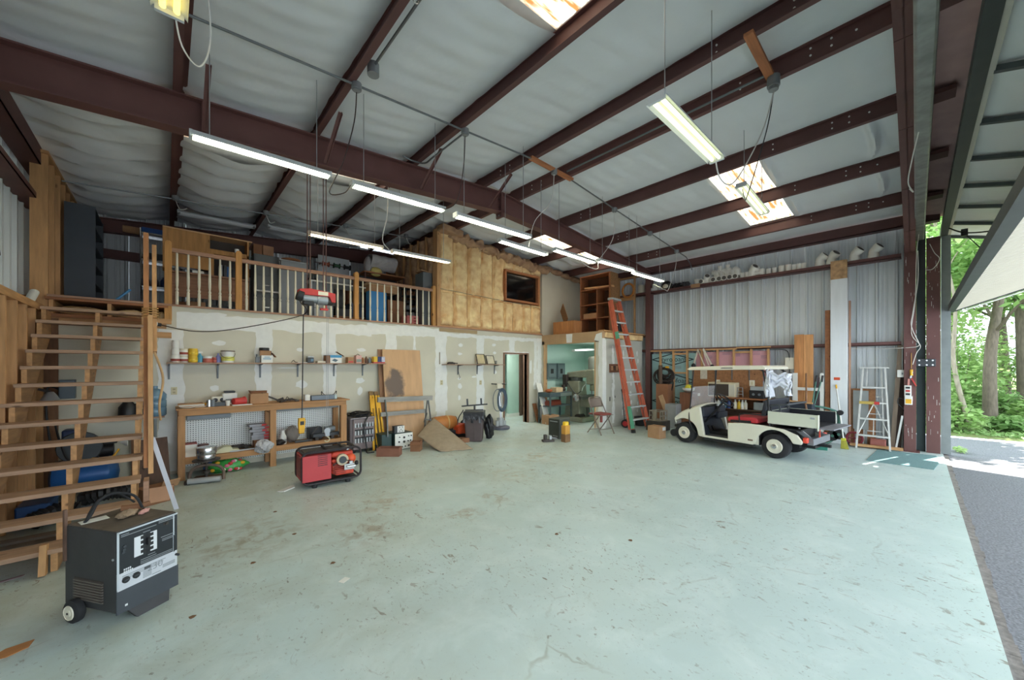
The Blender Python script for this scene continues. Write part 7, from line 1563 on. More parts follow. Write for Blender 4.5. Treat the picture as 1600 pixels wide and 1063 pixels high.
for s, t in ((fl_.lerp(tl2,.165), .3),(fr_.lerp(tr2,.165), .7)): P(g, 'brace', MB().bar(s+(mid-s)*.04+Vector((.06,0,0)), mid+Vector((.06,.03*(t-.5),0)), .016, .016), ALU)
P(g, 'brace', MB().bar(mid+Vector((.06,0,-.35)), (fl_.lerp(tl2,.165)+fr_.lerp(tr2,.165))/2+Vector((.06,0,0)), .016,.016), ALU)
p = fl_.lerp(tl2,.57).lerp(fr_.lerp(tr2,.57), .28); P(g, 'step_label', MB().b(p.x-.046,p.x-.0435,p.y-.12,p.y+.13,p.z-.03,p.z+.03), M('gold_label_sticker', (186,160,80), .5, 0, .1, 20)); P(g, 'red_sticker', MB().b(p.x-.048,p.x-.046,p.y-.18,p.y-.10,p.z-.03,p.z+.03), RED)
# scraps around the ladder foot
lean_ = lambda a, b, w, t, m, lb, nm='plank': one(nm, MB().bar(a, b, w, t, (1,0,0)), m, lb, 'board')
lean_(Vector((11.05,aX(1394,690,11.05).y,.002)), aX(1407,540,11.13), .07, .03, wood('grey_tan_plank', (122,106,90), 'z'), 'grey tan plank leaning right of the aluminium ladder')
lean_(Vector((10.95,aX(1399,690,10.85).y,.002)), aX(1410,650,10.92), .03, .02, ALU, 'thin metal strip leaning against the frame column', 'metal_strip')
lean_(Vector((11.15,aX(1401,690,11.15).y,.002)), aX(1412,545,11.2), .12, .03, M('dark_brown_plank', (70,54,46), .8, 0, .1, 5), 'dark plank in the corner behind the frame column')
a_, b_ = aX(1328, 620, 11.13), aX(1368, 620, 11.13); one('plywood_board', MB().b(11.13,11.15,b_.y,a_.y,.002,1.24), PLYD, 'brown plywood panel behind the aluminium ladder', 'panel'); a_, b_ = aX(1333, 620, 11.08), aX(1357, 620, 11.08); one('grey_board', MB().b(11.08,11.10,b_.y,a_.y,.36,1.20).b(11.085,11.095,b_.y+.02,b_.y+.06,.002,.36).b(11.085,11.095,a_.y-.06,a_.y-.02,.002,.36), M('pale_grey_board', (150,154,152), .7, 0, .06, 5), 'pale grey panel leaning on the brown plywood panel', 'panel')
mb = MB().bar((10.85,aX(1328,690,10.85).y,.05),(10.9,aX(1400,690,10.9).y-.1,.05),.09,.05); one('floor_plank', mb, PINEY, 'pine plank lying along the wall under the aluminium ladder', 'plank')
g = thing('red_valve_wheel', 'red spoked wheel on the floor left of the aluminium ladder', 'wheel', (11.0,aX(1335,670,11.0).y,.16)); P(g, 'rim', MB().tube([(0,.13*math.cos(2*PI*i/20),.13*math.sin(2*PI*i/20)+.0) for i in range(20)], .022, 8, True), M('wine_red_rim', (140,52,62), .5, 0, .1, 8), True); P(g, 'spoke', MB().bar((0,-.12,0),(0,.12,0),.02,.02).bar((0,0,-.12),(0,0,.12),.02,.02), M('wine_red_rim', (0,0,0)))
one('pink_can', MB().lathe([(.09,-.12),(.1,-.11),(.1,.11),(.09,.12)], n=16, axis='y').move((0,0,.10)), M('dull_pink_can', (168,102,92), .5, 0, .1, 6), 'dull pink can lying on its side under the aluminium ladder', 'can', (11.0,aX(1372,690,11.0).y,.001), smooth=True)
# mat
mv = [fl(1240+x/6.64, 600+y/6.64) for x, y in ((752,796),(872,685),(1482,752),(1506,832),(1455,894))]
one('door_mat', MB().prism([(v.x,v.y) for v in mv], 'z', .001, .012), M('teal_grey_mat', (106,138,140), .95, 0, .15, 60, .2), 'teal grey carpet mat on the floor inside the big door', 'mat')
# boxes and switches on the column
def ctl(px, py, w, h, d_, m, label, name, cat, X_=11.015):
    p = aX(px, py, X_); return one(name, MB().b(-d_,0,-w/2,w/2,-h/2,h/2), m, label, cat, (X_,p.y,p.z), bevel=.006)
p = aX(1418, 583, 11.03)
g = thing('junction_cover', 'white square switch box left of the frame column', 'switch box', (11.12,aX(1410,584,11.12).y,aX(1410,584,11.12).z)); P(g, 'box', MB().b(-.06,0,-.075,.075,-.075,.075), WHITE, bevel=.008); P(g, 'switch', MB().b(-.072,-.06,-.01,.01,-.02,.02), MGREY); P(g, 'conduit', MB().cyl((-.02,0,.075),(-.02,0,.56), .012, n=8), LGREY, True); P(g, 'back_strut', MB().b(.0,.24,-.02,.02,-.02,.02), SHB)
g = thing('button_station', 'white three button door control on the frame column', 'control', (11.01,aX(1418.5,611,11.0).y,aX(1418.5,611,11.0).z)); P(g, 'box', MB().b(-.05,0,-.05,.05,-.11,.11), WHITE, bevel=.008)
for dz, m in ((.065,BLACK),(0,RED),(-.065,BLACK)): P(g, 'button', MB().b(-.06,-.05,-.03,.03,dz-.018,dz+.018), m)
g = thing('padlock_box', 'small white box with yellow sticker under the door control', 'box', (11.01,aX(1419.5,626,11.0).y,aX(1419.5,626,11.0).z)); P(g, 'box', MB().b(-.05,0,-.055,.055,-.085,.085), WHITE, bevel=.008); P(g, 'sticker', MB().b(-.052,-.05,-.04,.04,-.06,.03), YELLOW)
p = aX(1424, 580, 10.99); cord([(11.0,p.y,2.0),(10.99,p.y,p.z+.05)], .006, M('amber_cord', (186,140,70), .5, 0, 0), 'amber cord hanging on the frame column', name='amber_rope'); g = thing('screwdriver', 'yellow handled tool hanging on the frame column', 'tool', (10.99,p.y,p.z-.03)); P(g, 'handle', MB().cyl((0,0,-.06),(0,0,.06), .022, n=10), YELLOW, True); P(g, 'blade', MB().cyl((0,0,-.15),(0,0,-.06), .008, n=6), CHROME, True)
p = aX(1426, 597, 10.99); g = thing('pliers', 'red handled pliers hanging on the frame column', 'tool', (10.99,p.y,p.z)); P(g, 'handle', MB().bar((0,.02,.08),(0,-.05,-.08),.03,.02), RED); P(g, 'handle', MB().bar((0,.05,.06),(0,.06,-.10),.03,.02), M('faded_pink_grip', (206,140,130), .5, 0, 0)); P(g, 'jaw', MB().bar((0,.03,.07),(0,.0,.2),.03,.02), CHROME)
mb = MB().b(-.05,0,-.16,.20,-.075,.075)
p = aX(1441, 567, 11.15); g = thing('door_latch_plate', 'dark steel latch plate with bolts across the door columns', 'latch', (11.19,p.y-.02,p.z)); P(g, 'plate', mb, DGREY, bevel=.006)
for y in (-.12,-.04,.06,.15):
    for z in (-.045,.045): P(g, 'bolt', MB().cyl((-.065,y,z),(-.05,y,z), .016, n=6), CHROME)
# cables down the column
for k, (pts, r, m, lb) in enumerate(((((1434,392,10.98),(1434,440,10.98),(1426,490,10.98),(1424,510,10.98),(1435,535,10.98),(1436,540,10.98),(1425,543,11.0),(1380,545,11.1),(1330,545,11.12)), .007, WCORD, 'long white cable running down the frame column to the lower girt'),
    (((1437,200,6),(1435,240,6.9),(1438,300,8.6),(1436,360,10.6),(1432,400,10.98),(1430,470,10.98),(1424,520,10.98),(1438,540,10.98),(1432,552,10.98),(1426,570,10.98)), .006, WCORD, 'second white cable hanging along the lift tube and column'),
    (((1437,200,6),(1425,250,6.3),(1419,285,6.5),(1427,300,6.6),(1421,295,6.6)), .006, WCORD, 'loop of white cable hanging from the lift tube'),
    (((1452,380,11.21),(1460,395,11.15),(1468,405,11.18),(1458,420,11.15),(1448,422,11.19)), .006, WHITE, 'white wire curl at the top of the door column'),
    (((1413,625,11.06),(1405,622,11.06),(1403,630,11.06),(1410,638,11.08),(1413,645,11.1),(1412,665,11.12)), .007, DGREY, 'dark lead looping left of the frame column'))):
    cord([aX(*q) for q in pts], r, m, lb)
# --- pipe fittings on the girt
GZ = 4.0665+.0005
def pipe_elbow(r, a=60, leg=.16, n=14):
    R0 = r*1.15; pts = [(0,0,0),(0,0,leg*.55)]
    for k in range(1, 7): t = math.radians(a)*k/6; pts.append((0, R0-R0*math.cos(t), leg*.55+R0*math.sin(t)))
    d_ = Vector((0, math.sin(math.radians(a)), math.cos(math.radians(a)))); e = Vector(pts[-1])+d_*leg*.5; pts.append(tuple(e))
    mb = MB().tube(pts, r, n); 
    mb.cyl((0,0,0),(0,0,leg*.35), r*1.13, n=n); mb.cyl(e-d_*leg*.35, e+d_*.002, r*1.13, n=n)
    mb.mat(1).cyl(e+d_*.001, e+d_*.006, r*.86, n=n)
    return mb
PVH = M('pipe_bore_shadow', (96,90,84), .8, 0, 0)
def gy(px): return aX(px, 440, 11.24).y
meE = pipe_elbow(.07).mesh('pipe_elbow', [PVC, PVH], True); meB = pipe_elbow(.085, 50, .2).mesh('pipe_elbow', [PVC, PVH], True)
def tee(r, l): return MB().cyl((0,-l/2,r*1.1),(0,l/2,r*1.1), r, n=14).cyl((0,0,r*1.1),(0,0,r*1.1+l*.62), r*.98, n=14).cyl((0,-l/2,r*1.1),(0,-l/2+.04,r*1.1), r*1.12, n=14).cyl((0,l/2-.04,r*1.1),(0,l/2,r*1.1), r*1.12, n=14)
meT = tee(.06,.26).mesh('pipe_tee', [PVC, PVH], True)
def coup(r, h): return MB().cyl((0,0,0),(0,0,h), r, n=16).cyl((0,0,0),(0,0,h*.2), r*1.06, n=16).cyl((0,0,h*.8),(0,0,h), r*1.06, n=16).mat(1).cyl((0,0,h),(0,0,h+.003), r*.88, n=16)
meC = coup(.062,.16).mesh('pipe_coupling', [PVC, PVH], True); meCs = coup(.05,.14).mesh('pipe_coupling', [PVC, PVH], True)
def endon(r, l): return MB().cyl((-l/2,0,r),(l/2,0,r), r, n=16).cyl((-l/2,0,r),(-l/2+.05,0,r), r*1.1, n=16).mat(1).cyl((-l/2-.003,0,r),(-l/2,0,r), r*.8, n=14)
meN = endon(.066,.20).mesh('pipe_coupling', [PVC, PVH], True); meK = MB().cyl((-.08,0,.06),(.08,0,.06), .06, n=14).cyl((0,0,.06),(0,.0,.14), .05, n=12).mesh('pipe_elbow', ABS, True)
def fit(name, me, px, label, z=GZ, rz=0, X_=11.245, group='pipe fittings on the upper girt', py=0):
    o = link(name, me); o.location = (X_, gy(px)+py, z); o.rotation_euler = (0,0,rz); o['label'] = label; o['category'] = 'pipe fitting'; o['group'] = group; o['kind'] = 'thing'; return o
for k, px in enumerate((1049.5,1056,1062)): fit('pipe_elbow', meK, px, ('black elbow first from the left in the black group','black elbow in the middle of the black group','black elbow at the right of the black group')[k])
for k, px in enumerate((1069,1074)): fit('pipe_elbow', meK, px, ('black elbow fourth along the girt','black elbow next to the clear jar')[k], rz=.6)
fit('pipe_coupling', meC, 1089, 'upright clear white coupling right of the black elbows')
fit('pipe_coupling', meN, 1097, 'small open coupling facing out beside the upright one')
fit('pipe_elbow', meE, 1103, 'first white elbow turned towards the room', rz=2.2); fit('pipe_coupling', meCs, 1110, 'narrow upright coupling left of the stacked row')
ord_ = ('first','second','third','fourth','fifth')
for k, px in enumerate((1116,1124.5,1133,1141,1150)): fit('pipe_coupling', meN, px, '%s open white coupling from the left in the stacked row' % ord_[k], rz=.1*(k%2))
for k, px in enumerate((1119,1127,1135.5,1144,1152.5)): fit('pipe_elbow', meE, px, '%s white elbow standing behind the stacked row' % ord_[k], rz=-.5, X_=11.29, z=GZ+.10)
for k, px in enumerate((1124,1136)): fit('pipe_coupling', meCs, px, ('upper left coupling topping the stacked row','upper right coupling topping the stacked row')[k], X_=11.31, z=GZ+.30)
for k, px in enumerate((1160,1167)): fit('pipe_coupling', meCs, px, ('short squat coupling left of the big bent elbow','short squat coupling touching the big bent elbow')[k])
fit('pipe_elbow', meB, 1175, 'big bent elbow open to the left', rz=2.6); fit('pipe_tee', meT, 1183, 'white tee right of the big bent elbow'); fit('pipe_coupling', meC, 1190.5, 'tall upright coupling beside the tee', z=GZ)
for k, px in enumerate((1201,1210,1221,1231.5)): fit('pipe_coupling', meC if k > 1 else meCs, px, ('low coupling after the gap','low coupling second after the gap','tall domed coupling left of the pair','tall domed coupling right of the pair')[k])
for k, px in enumerate((1241,1248.5,1256)): fit('pipe_coupling', meCs, px, ('short cup left of the three narrow cups','tall middle one of the three narrow cups','short cup right of the three narrow cups')[k])
for k, (px, rz) in enumerate(((1281,2.9),(1299,2.6),(1335,-2.3),(1365,-2.3))): fit('pipe_elbow', meB, px, ('large white elbow left of the white column top','large white elbow behind the white column top','large white elbow right of the white column','large white elbow nearest the frame column')[k], rz=rz if k < 2 else PI-.4)
fit('pipe_tee', meT, 1022, 'white tee standing left beside the far column'); one('black_pump', MB().sph((0,0,.13), (.13,.16,.13), 14, 8).mat(1).sph((-.1,0,.09), (.05,.09,.07), 10, 6), [BLACK, CREAM], 'black and cream rounded fitting near the far column', 'pipe fitting', (11.24,gy(1042),GZ), smooth=True)
one('girt_block', MB().b(11.10,11.138,-.12,.12,-.04,.06), CARD, 'pale wooden block fixed on the girt below the upright coupling', 'block', (0,gy(1089),4.02))
# ================================================================== GOLF CART
CRZ = math.radians(82)
g = thing('golf_cart', 'cream golf cart with red seat and cargo bed parked by the right wall', 'golf cart', (8.885,1.72,0), CRZ)
CWH = M('cream_cart_body', (226,222,204), .35, 0, .05, 3); CIN = M('dark_cart_plastic', (44,48,58), .55, 0, .1, 6); CBL = M('black_cart_trim', (28,28,30), .5, 0, .1, 6); CMAT = M('grey_floor_mat', (92,92,94), .85, 0, .1, 12)
HUB = M('cream_wheel_cover', (226,220,202), .35, .1, .05, 6)
def arc(cx, cz_, r, a0, a1, n=8): return [(cx+r*math.cos(a0+(a1-a0)*k/n), cz_+r*math.sin(a0+(a1-a0)*k/n)) for k in range(n+1)]
for nm, x in (('front',1.78),('rear',0)):
    for s in (-1, 1):
        y = s*.44
        w = P(g, 'wheel', MB().lathe([(.11,-.10),(.19,-.10),(.225,-.075),(.232,-.03),(.232,.03),(.225,.075),(.19,.10),(.11,.10)], (x,y,.232), 32, 'y'), RUBBER, True)
        P(w, 'wheel_cover', MB().lathe([(.0,.118),(.05,.124),(.06,.108),(.105,.106),(.125,.112),(.134,.10),(.12,.06)] if s > 0 else [(.0,-.118),(.05,-.124),(.06,-.108),(.105,-.106),(.125,-.112),(.134,-.10),(.12,-.06)], (x,y,.232), 28, 'y'), HUB, True)
        P(w, 'hub_cap', MB().lathe([(.0,.140),(.04,.134),(.05,.11)] if s > 0 else [(.0,-.140),(.04,-.134),(.05,-.11)], (x,y,.232), 18, 'y'), CHROME, True)
P(g, 'axle', MB().cyl((0,-.4,.232),(0,.4,.232), .04, n=10).cyl((1.78,-.4,.232),(1.78,.4,.232), .03, n=10).b(-.3,1.5,-.25,.25,.22,.30), CBL)
rear = [(.83,.20),(.83,.565),(.55,.60),(.20,.60),(-.15,.57),(-.36,.49),(-.44,.38),(-.42,.33),(-.30,.33)]+arc(0,.235,.305,PI*.88,PI*.02,12)[0:]+[(.36,.20)]
for s in (-1, 1):
    P(g, 'rear_side_panel', MB().prism(rear, 'y', s*.50, s*.555), CWH, bevel=.012)
P(g, 'rear_body', MB().b(.30,.83,-.50,.50,.2,.56).b(.28,.30,-.5,.5,.2,.56), CWH, bevel=.01)
P(g, 'rear_well', MB().b(-.36,.30,-.35,.35,.30,.565).b(.26,.279,-.49,.49,.2,.56), CBL)
P(g, 'deck', MB().b(-.40,.32,-.50,.50,.56,.585), CBL)
P(g, 'badge', MB().b(.36,.45,.555,.5575,.27,.30), M('bronze_badge', (128,104,84), .5, .3, .1, 9))
P(g, 'sill', MB().b(.36,1.36,.42,.54,.14,.205).b(.36,1.36,-.54,-.42,.14,.205).b(.42,1.36,-.42,.42,.15,.20), CBL, bevel=.01)
P(g, 'floor_pan', MB().b(.83,1.36,-.52,.52,.205,.235), CMAT); P(g, 'floor_edge', MB().b(.83,1.36,.52,.545,.2,.24), CWH)
P(g, 'toe_board', MB().add([(1.34,-.50,.235),(1.34,.50,.235),(1.52,.50,.62),(1.52,-.50,.62),(1.37,-.5,.235),(1.37,.5,.235),(1.55,.5,.62),(1.55,-.5,.62)], [(0,1,2,3),(7,6,5,4),(0,4,5,1),(1,5,6,2),(2,6,7,3),(3,7,4,0)]), CIN)
P(g, 'pedal', MB().cb((1.36,.22,.36),(.02,.08,.14),(0,.45,0)).cb((1.37,.05,.35),(.02,.09,.10),(0,.45,0)), CBL)
cowl = [(1.32,.20),(1.43,.20)]+arc(1.78,.235,.315,PI*.98,PI*.30,12)+[(2.02,.50),(2.0,.56),(1.86,.67),(1.70,.75),(1.56,.81),(1.46,.845),(1.42,.83)]
for s in (-1, 1): P(g, 'front_side_panel', MB().prism(cowl, 'y', s*.47, s*.545), CWH, bevel=.015)
hp_ = [(1.42,.84),(1.50,.845),(1.62,.80),(1.76,.735),(1.88,.67),(1.99,.58),(2.02,.50),(1.99,.42)]
def hood(u, v):
    q = v*(len(hp_)-1); i = min(int(q), len(hp_)-2); t = q-i; x = hp_[i][0]*(1-t)+hp_[i+1][0]*t; z = hp_[i][1]*(1-t)+hp_[i+1][1]*t
    y = -.52+1.04*u; b = 1-(y/.52)**2; return (x+.10*b*v, y, z+.05*b)
P(g, 'front_cowl', MB().grid(hood, 16, 16), CWH, True).modifiers.new('t', 'SOLIDIFY').thickness = .012
P(g, 'dashboard', MB().b(1.36,1.48,-.48,.48,.62,.83).b(1.30,1.38,-.46,-.05,.56,.70), CIN, bevel=.02)
P(g, 'cup_holder', MB().cyl((1.31,-.02,.72),(1.31,-.02,.84), .045, n=14).mat(1).cyl((1.31,-.02,.74),(1.31,-.02,.88), .034, n=12), [CBL, LGREY], True)
P(g, 'front_bumper', MB().tube(spline([(1.9,-.42,.30),(2.13,-.30,.32),(2.16,0,.32),(2.13,.30,.32),(1.9,.42,.30)]), .03, 8), CBL, True)
# seat
RV = M('red_vinyl_seat', (190,50,58), .45, 0, .06, 4)
P(g, 'seat_cushion', MB().prism([(.30,.61),(.84,.59),(.87,.63),(.84,.69),(.60,.715),(.36,.72),(.30,.69)], 'y', -.49, .49), RV, bevel=.03)
P(g, 'seat_trim', MB().prism([(.42,.605),(.80,.59),(.80,.635),(.42,.655)], 'y', .488, .502), CBL)
P(g, 'seat_back', MB().prism([(.16,.78),(.26,.76),(.20,1.08),(.10,1.10)], 'y', -.48, .48), M('black_vinyl', (42,44,54), .5, 0, .08, 6), bevel=.03)
P(g, 'hip_rail', MB().tube(spline([(.62,.50,.60),(.62,.51,.76),(.46,.51,.79),(.22,.50,.80),(.12,.48,.90)]), .013, 8).tube(spline([(.62,-.50,.60),(.62,-.51,.76),(.46,-.51,.79),(.22,-.50,.80)]), .013, 8), CBL, True)
P(g, 'seat_back_bracket', MB().bar((.12,.4,.58),(.10,.4,1.0),.05,.012).bar((.12,-.4,.58),(.10,-.4,1.0),.05,.012), CBL)
# steering
sc_ = Vector((1.03,.24,1.00)); sl_ = Vector((1.46,.24,.48)); ax = (sl_-sc_).normalized(); a1 = Vector((0,1,0)); a2 = ax.cross(a1)
sw = P(g, 'steering_wheel', MB().tube([sc_+a1*(.185*math.cos(2*PI*i/28))+a2*(.185*math.sin(2*PI*i/28)) for i in range(28)], .016, 8, True), CBL, True)
P(sw, 'spoke', MB().bar(sc_-a1*.18, sc_+a1*.18, .03, .015).bar(sc_, sc_+a2*.18, .03, .015).cyl(sc_-ax*.02, sc_+ax*.03, .05, n=14), CBL)
P(g, 'steering_column', MB().cyl(sc_, sl_, .022, n=10), CBL, True)
# roof, struts, windshield
P(g, 'roof', MB().prism([(.16,1.665),(1.66,1.64),(1.71,1.66),(1.62,1.712),(.8,1.745),(.2,1.745),(.14,1.70)], 'y', -.56, .56), M('cream_roof', (232,226,206), .35, 0, .03, 3), bevel=.015)
P(g, 'roof_groove', MB().prism([(.72,1.688),(.98,1.685),(.94,1.70),(.74,1.702)], 'y', .558, .562), CBL)
for s in (-1, 1):
    P(g, 'front_strut', MB().tube(spline([(1.50,s*.555,.27),(1.62,s*.555,.42),(1.66,s*.54,.62),(1.64,s*.52,.9),(1.58,s*.50,1.66)]), .014, 8), CBL, True)
    P(g, 'rear_strut', MB().tube([(.10,s*.48,.58),(.12,s*.48,1.1),(.22,s*.48,1.68)], .016, 8), CBL, True)
    P(g, 'roof_brace', MB().bar((.17,s*.48,1.62),(.30,s*.48,1.68),.02,.02), CBL)
wg = bpy.data.materials.new('scuffed_acrylic'); wg.use_nodes = True; t_ = wg.node_tree; bs = t_.nodes['Principled BSDF']; bs.inputs['Base Color'].default_value = lin((206,204,204)); bs.inputs['Roughness'].default_value = .12
tr_ = t_.nodes.new('ShaderNodeBsdfTransparent'); ms = t_.nodes.new('ShaderNodeMixShader'); nz = t_.nodes.new('ShaderNodeTexNoise'); nz.inputs['Scale'].default_value = 6; mr = t_.nodes.new('ShaderNodeMapRange'); mr.inputs['To Min'].default_value = .62; mr.inputs['To Max'].default_value = .86
t_.links.new(nz.outputs[0], mr.inputs[0]); t_.links.new(mr.outputs[0], ms.inputs[0]); t_.links.new(bs.outputs[0], ms.inputs[1]); t_.links.new(tr_.outputs[0], ms.inputs[2]); t_.links.new(ms.outputs[0], [n for n in t_.nodes if n.type == 'OUTPUT_MATERIAL'][0].inputs[0])
P(g, 'windshield', MB().add([(1.655,-.50,.80),(1.655,.50,.80),(1.615,.49,1.27),(1.615,-.49,1.27),(1.660,-.50,.80),(1.660,.50,.80),(1.62,.49,1.27),(1.62,-.49,1.27)], [(0,1,2,3),(7,6,5,4),(0,4,5,1),(1,5,6,2),(2,6,7,3),(3,7,4,0)]), wg)
P(g, 'windshield_sticker', MB().b(1.648,1.652,.10,.20,1.05,1.11), CREAM)
P(g, 'windshield_clip', MB().b(1.64,1.67,.47,.52,.78,.82).b(1.61,1.64,.46,.51,1.25,1.28), CBL)
# rolled enclosure cloth on the rear strut
SV = M('silver_white_cloth', (214,216,224), .5, 0, .06, 7, .4)
def cl1(u, v):
    z = 1.66-.52*v; return (.17-.02*v-.10*u+.02*math.sin(14*u+3*v), .50-.05*math.sin(9*u+5*v)-.02, z+.02*math.sin(8*u))
def cl2(u, v):
    return (.08-.30*u, .50-.10*u+.025*math.sin(16*v+4*u), 1.60-.25*v+.03*math.sin(11*u+3*v)-.03*u)
def cl3(u, v):
    z = 1.60-.42*v; return (-.13-.09*u+.02*math.sin(9*v), .42-.05*math.sin(8*u+5*v)-.05, z)
for f in (cl1, cl2, cl3):
    o = P(g, 'enclosure_cloth', MB().grid(f, 12, 16), SV, True); o.modifiers.new('t', 'SOLIDIFY').thickness = .02
P(g, 'cloth_lining', MB().grid(lambda u, v: (.15-.01*v, .44-.10*u, 1.60-.5*v), 4, 6), M('pale_yellow_lining', (206,204,160), .7, 0, .05, 6), True).modifiers.new('t', 'SOLIDIFY').thickness = .01
P(g, 'basket_rail', MB().tube([(.10,.46,.98),(-.16,.44,1.02),(-.18,-.44,1.02),(.08,-.46,.98)], .02, 8).bar((-.05,.45,1.0),(-.08,.45,.78),.02,.03), DGREY)
# cargo bed
BED = M('pale_olive_bed', (206,208,190), .5, 0, .04, 4); BLN = M('black_bed_liner', (34,36,42), .6, 0, .1, 6)
P(g, 'bed_side', MB().b(-.64,.11,.47,.50,.645,.875), BED, bevel=.006); P(g, 'bed_side', MB().b(-.64,.11,-.50,-.47,.645,.875), BED, bevel=.006)
P(g, 'bed_liner', MB().b(-.64,.10,.458,.47,.66,.87).b(-.64,.10,-.47,-.458,.66,.87).b(.09,.105,-.46,.46,.66,.875), BLN)
P(g, 'bed_front', MB().b(.105,.125,-.50,.50,.645,.88), BED, bevel=.004); P(g, 'bed_floor', MB().b(-.64,.10,-.46,.46,.645,.66), BLN)
P(g, 'tailgate', MB().b(-.86,-.645,-.48,.48,.635,.655), M('scuffed_grey_gate', (134,134,142), .5, .3, .15, 9), bevel=.004); P(g, 'bed_post', MB().b(-.655,-.635,.455,.51,.60,.88), BED, bevel=.004)
P(g, 'bed_latch', MB().b(-.60,-.54,.50,.512,.80,.835), LGREY)
P(g, 'rear_frame', MB().bar((-.30,.34,.56),(-.52,.34,.40),.05,.06).bar((-.30,-.34,.56),(-.52,-.34,.40),.05,.06).b(-.56,-.46,-.46,.40,.32,.44), M('grey_rear_bumper', (128,130,134), .5, .3, .1, 6), bevel=.008)
for s in (-1, 1): P(g, 'tail_light', MB().b(-.50,-.43,s*.47-.05,s*.47+.05,.36,.46), M('orange_red_lens', (214,72,50), .3, 0, .05, 6), bevel=.018)
P(g, 'reflector_strip', MB().b(-.60,-.585,.20,.24,.46,.60), M('orange_red_lens', (0,0,0))); P(g, 'white_spring', MB().cyl((-.30,.30,.58),(-.48,.30,.42), .03, n=10), WHITE, True)
P(g, 'hitch', MB().b(-.70,-.5,-.03,.03,.26,.31).b(-.5,-.2,-.12,.12,.22,.28), CBL, bevel=.006)
# ================================================================== LARGE WELDER IN THE FOREGROUND
g = thing('wheeled_welder', 'big black welding machine on wheels in the left foreground', 'welder', (-.245,3.625,0), math.radians(33.5))
CW, CD, Z0, Z1_ = .365, .50, .085, .63
CASE = M('black_crinkle_steel', (58,58,60), .55, .1, .1, 8, .1); FACE = M('black_face_plate', (38,42,46), .4, .1, .08, 4); LOWP = M('charcoal_lower_panel', (66,70,76), .5, .1, .08, 5)
P(g, 'case', MB().b(0,CW,.006,CD,Z0,Z1_), CASE, bevel=.006)
P(g, 'lower_panel', MB().b(.0,CW+.006,-.004,.006,Z0-.01,Z0+.145), LOWP)
H0 = Z0+.145; HH = Z1_-H0
fp = P(g, 'silver_strip', MB().b(.004,CW-.002,-.004,.006,H0,H0+.115), M('silver_face_strip', (206,208,214), .4, .2, .05, 6))
pl = P(g, 'face_plate', MB().b(.004,CW-.002,-.004,.006,H0+.115,Z1_-.004), FACE)
LN = M('white_plate_print', (216,218,220), .5, 0, 0)
def pr(par, u0, u1, v0, v1, m=LN, nm='print', d=.0055): P(par, nm, MB().b(u0*CW,u1*CW,-d,-.0038,Z0+v0*(Z1_-Z0),Z0+v1*(Z1_-Z0)), m)
P(g, 'white_border', MB().b(.0,.012,-.0055,-.003,H0+.01,Z1_-.002).b(.0,CW,-.0055,-.003,Z1_-.014,Z1_-.003).b(CW-.03,CW-.022,-.0055,-.003,H0+.115,Z1_-.01), M('silver_border', (196,202,208), .4, .2, .03, 6))
pr(pl,.26,.40,.61,.86,nm='scale_panel'); pr(pl,.52,.63,.61,.86,nm='scale_panel'); 
for k in range(4): pr(pl,.36,.45,.63+.06*k,.67+.06*k,BLACK,'scale_step',.0062); pr(pl,.49,.57,.63+.06*k,.67+.06*k,BLACK,'scale_step',.0062)
P(g, 'selector_knob', MB().cb((.47*CW,-.016,Z0+.76*(Z1_-Z0)),(.016,.024,.045)).b(.463*CW,.478*CW,-.007,-.004,Z0+.58*(Z1_-Z0),Z0+.88*(Z1_-Z0)), BLACK, bevel=.003)
for k, (u0, u1, v) in enumerate(((.06,.62,.925),(.40,.52,.885),(.66,.95,.955),(.66,.95,.935),(.06,.18,.945),(.36,.62,.54),(.36,.90,.515),(.36,.90,.495),(.40,.85,.475),(.08,.78,.43),(.08,.74,.41),(.08,.7,.39),(.70,.95,.73),(.72,.95,.70),(.72,.95,.68),(.48,.6,.57))): pr(pl,u0,u1,v,v+.008,M('dim_plate_print', (140,144,148), .5, 0, 0))
for k in range(9): pr(pl,.10+.03*(k%5),.12+.03*(k%5),.47+.03*(k//5),.49+.03*(k//5))
for u, v in ((.10,.76),(.11,.80),(.09,.73)): P(g, 'indicator', MB().cyl((u*CW,-.010,Z0+v*(Z1_-Z0)),(u*CW,-.003,Z0+v*(Z1_-Z0)), .009, n=10), DGREY, True)
P(g, 'toggle_switch', MB().cyl((.78*CW,-.02,Z0+.90*(Z1_-Z0)),(.78*CW,-.003,Z0+.90*(Z1_-Z0)), .008, n=8).b(.74*CW,.83*CW,-.008,-.003,Z0+.885*(Z1_-Z0),Z0+.915*(Z1_-Z0)), IRON)
P(g, 'side_slot', MB().b(.925*CW,.945*CW,-.0065,-.003,Z0+.47*(Z1_-Z0),Z0+.70*(Z1_-Z0)), BLACK)
P(g, 'output_peg', MB().cyl((CW-.01,-.03,Z0+.42*(Z1_-Z0)),(CW-.01,.0,Z0+.42*(Z1_-Z0)), .009, n=8), BLACK, True)
for u in (.13,.29): P(g, 'socket_knob', MB().cyl((u*CW,-.012,H0+.062),(u*CW,-.003,H0+.062), .021, n=18).mat(1).b(u*CW-.014,u*CW+.014,-.017,-.012,H0+.058,H0+.066), [BLACK, DGREY], True)
text(fp, '230', (.60*CW,-.0045,H0+.068), .066, (PI/2,0,0), M('grey_numeral', (150,154,160), .4, .2, 0), 'numeral', .0006)
pr(fp,.42,.52,.40,.43,DGREY); 
for k in range(5): pr(fp,.40,.54,.30+.018*k,.306+.018*k,MGREY)
for k in range(3): pr(fp,.73,.95,.32+.016*k,.326+.016*k,MGREY)
pr(fp,.55,.70,.29,.296,MGREY); pr(g,.12,.16,.05,.075,LN,'paint_chip')
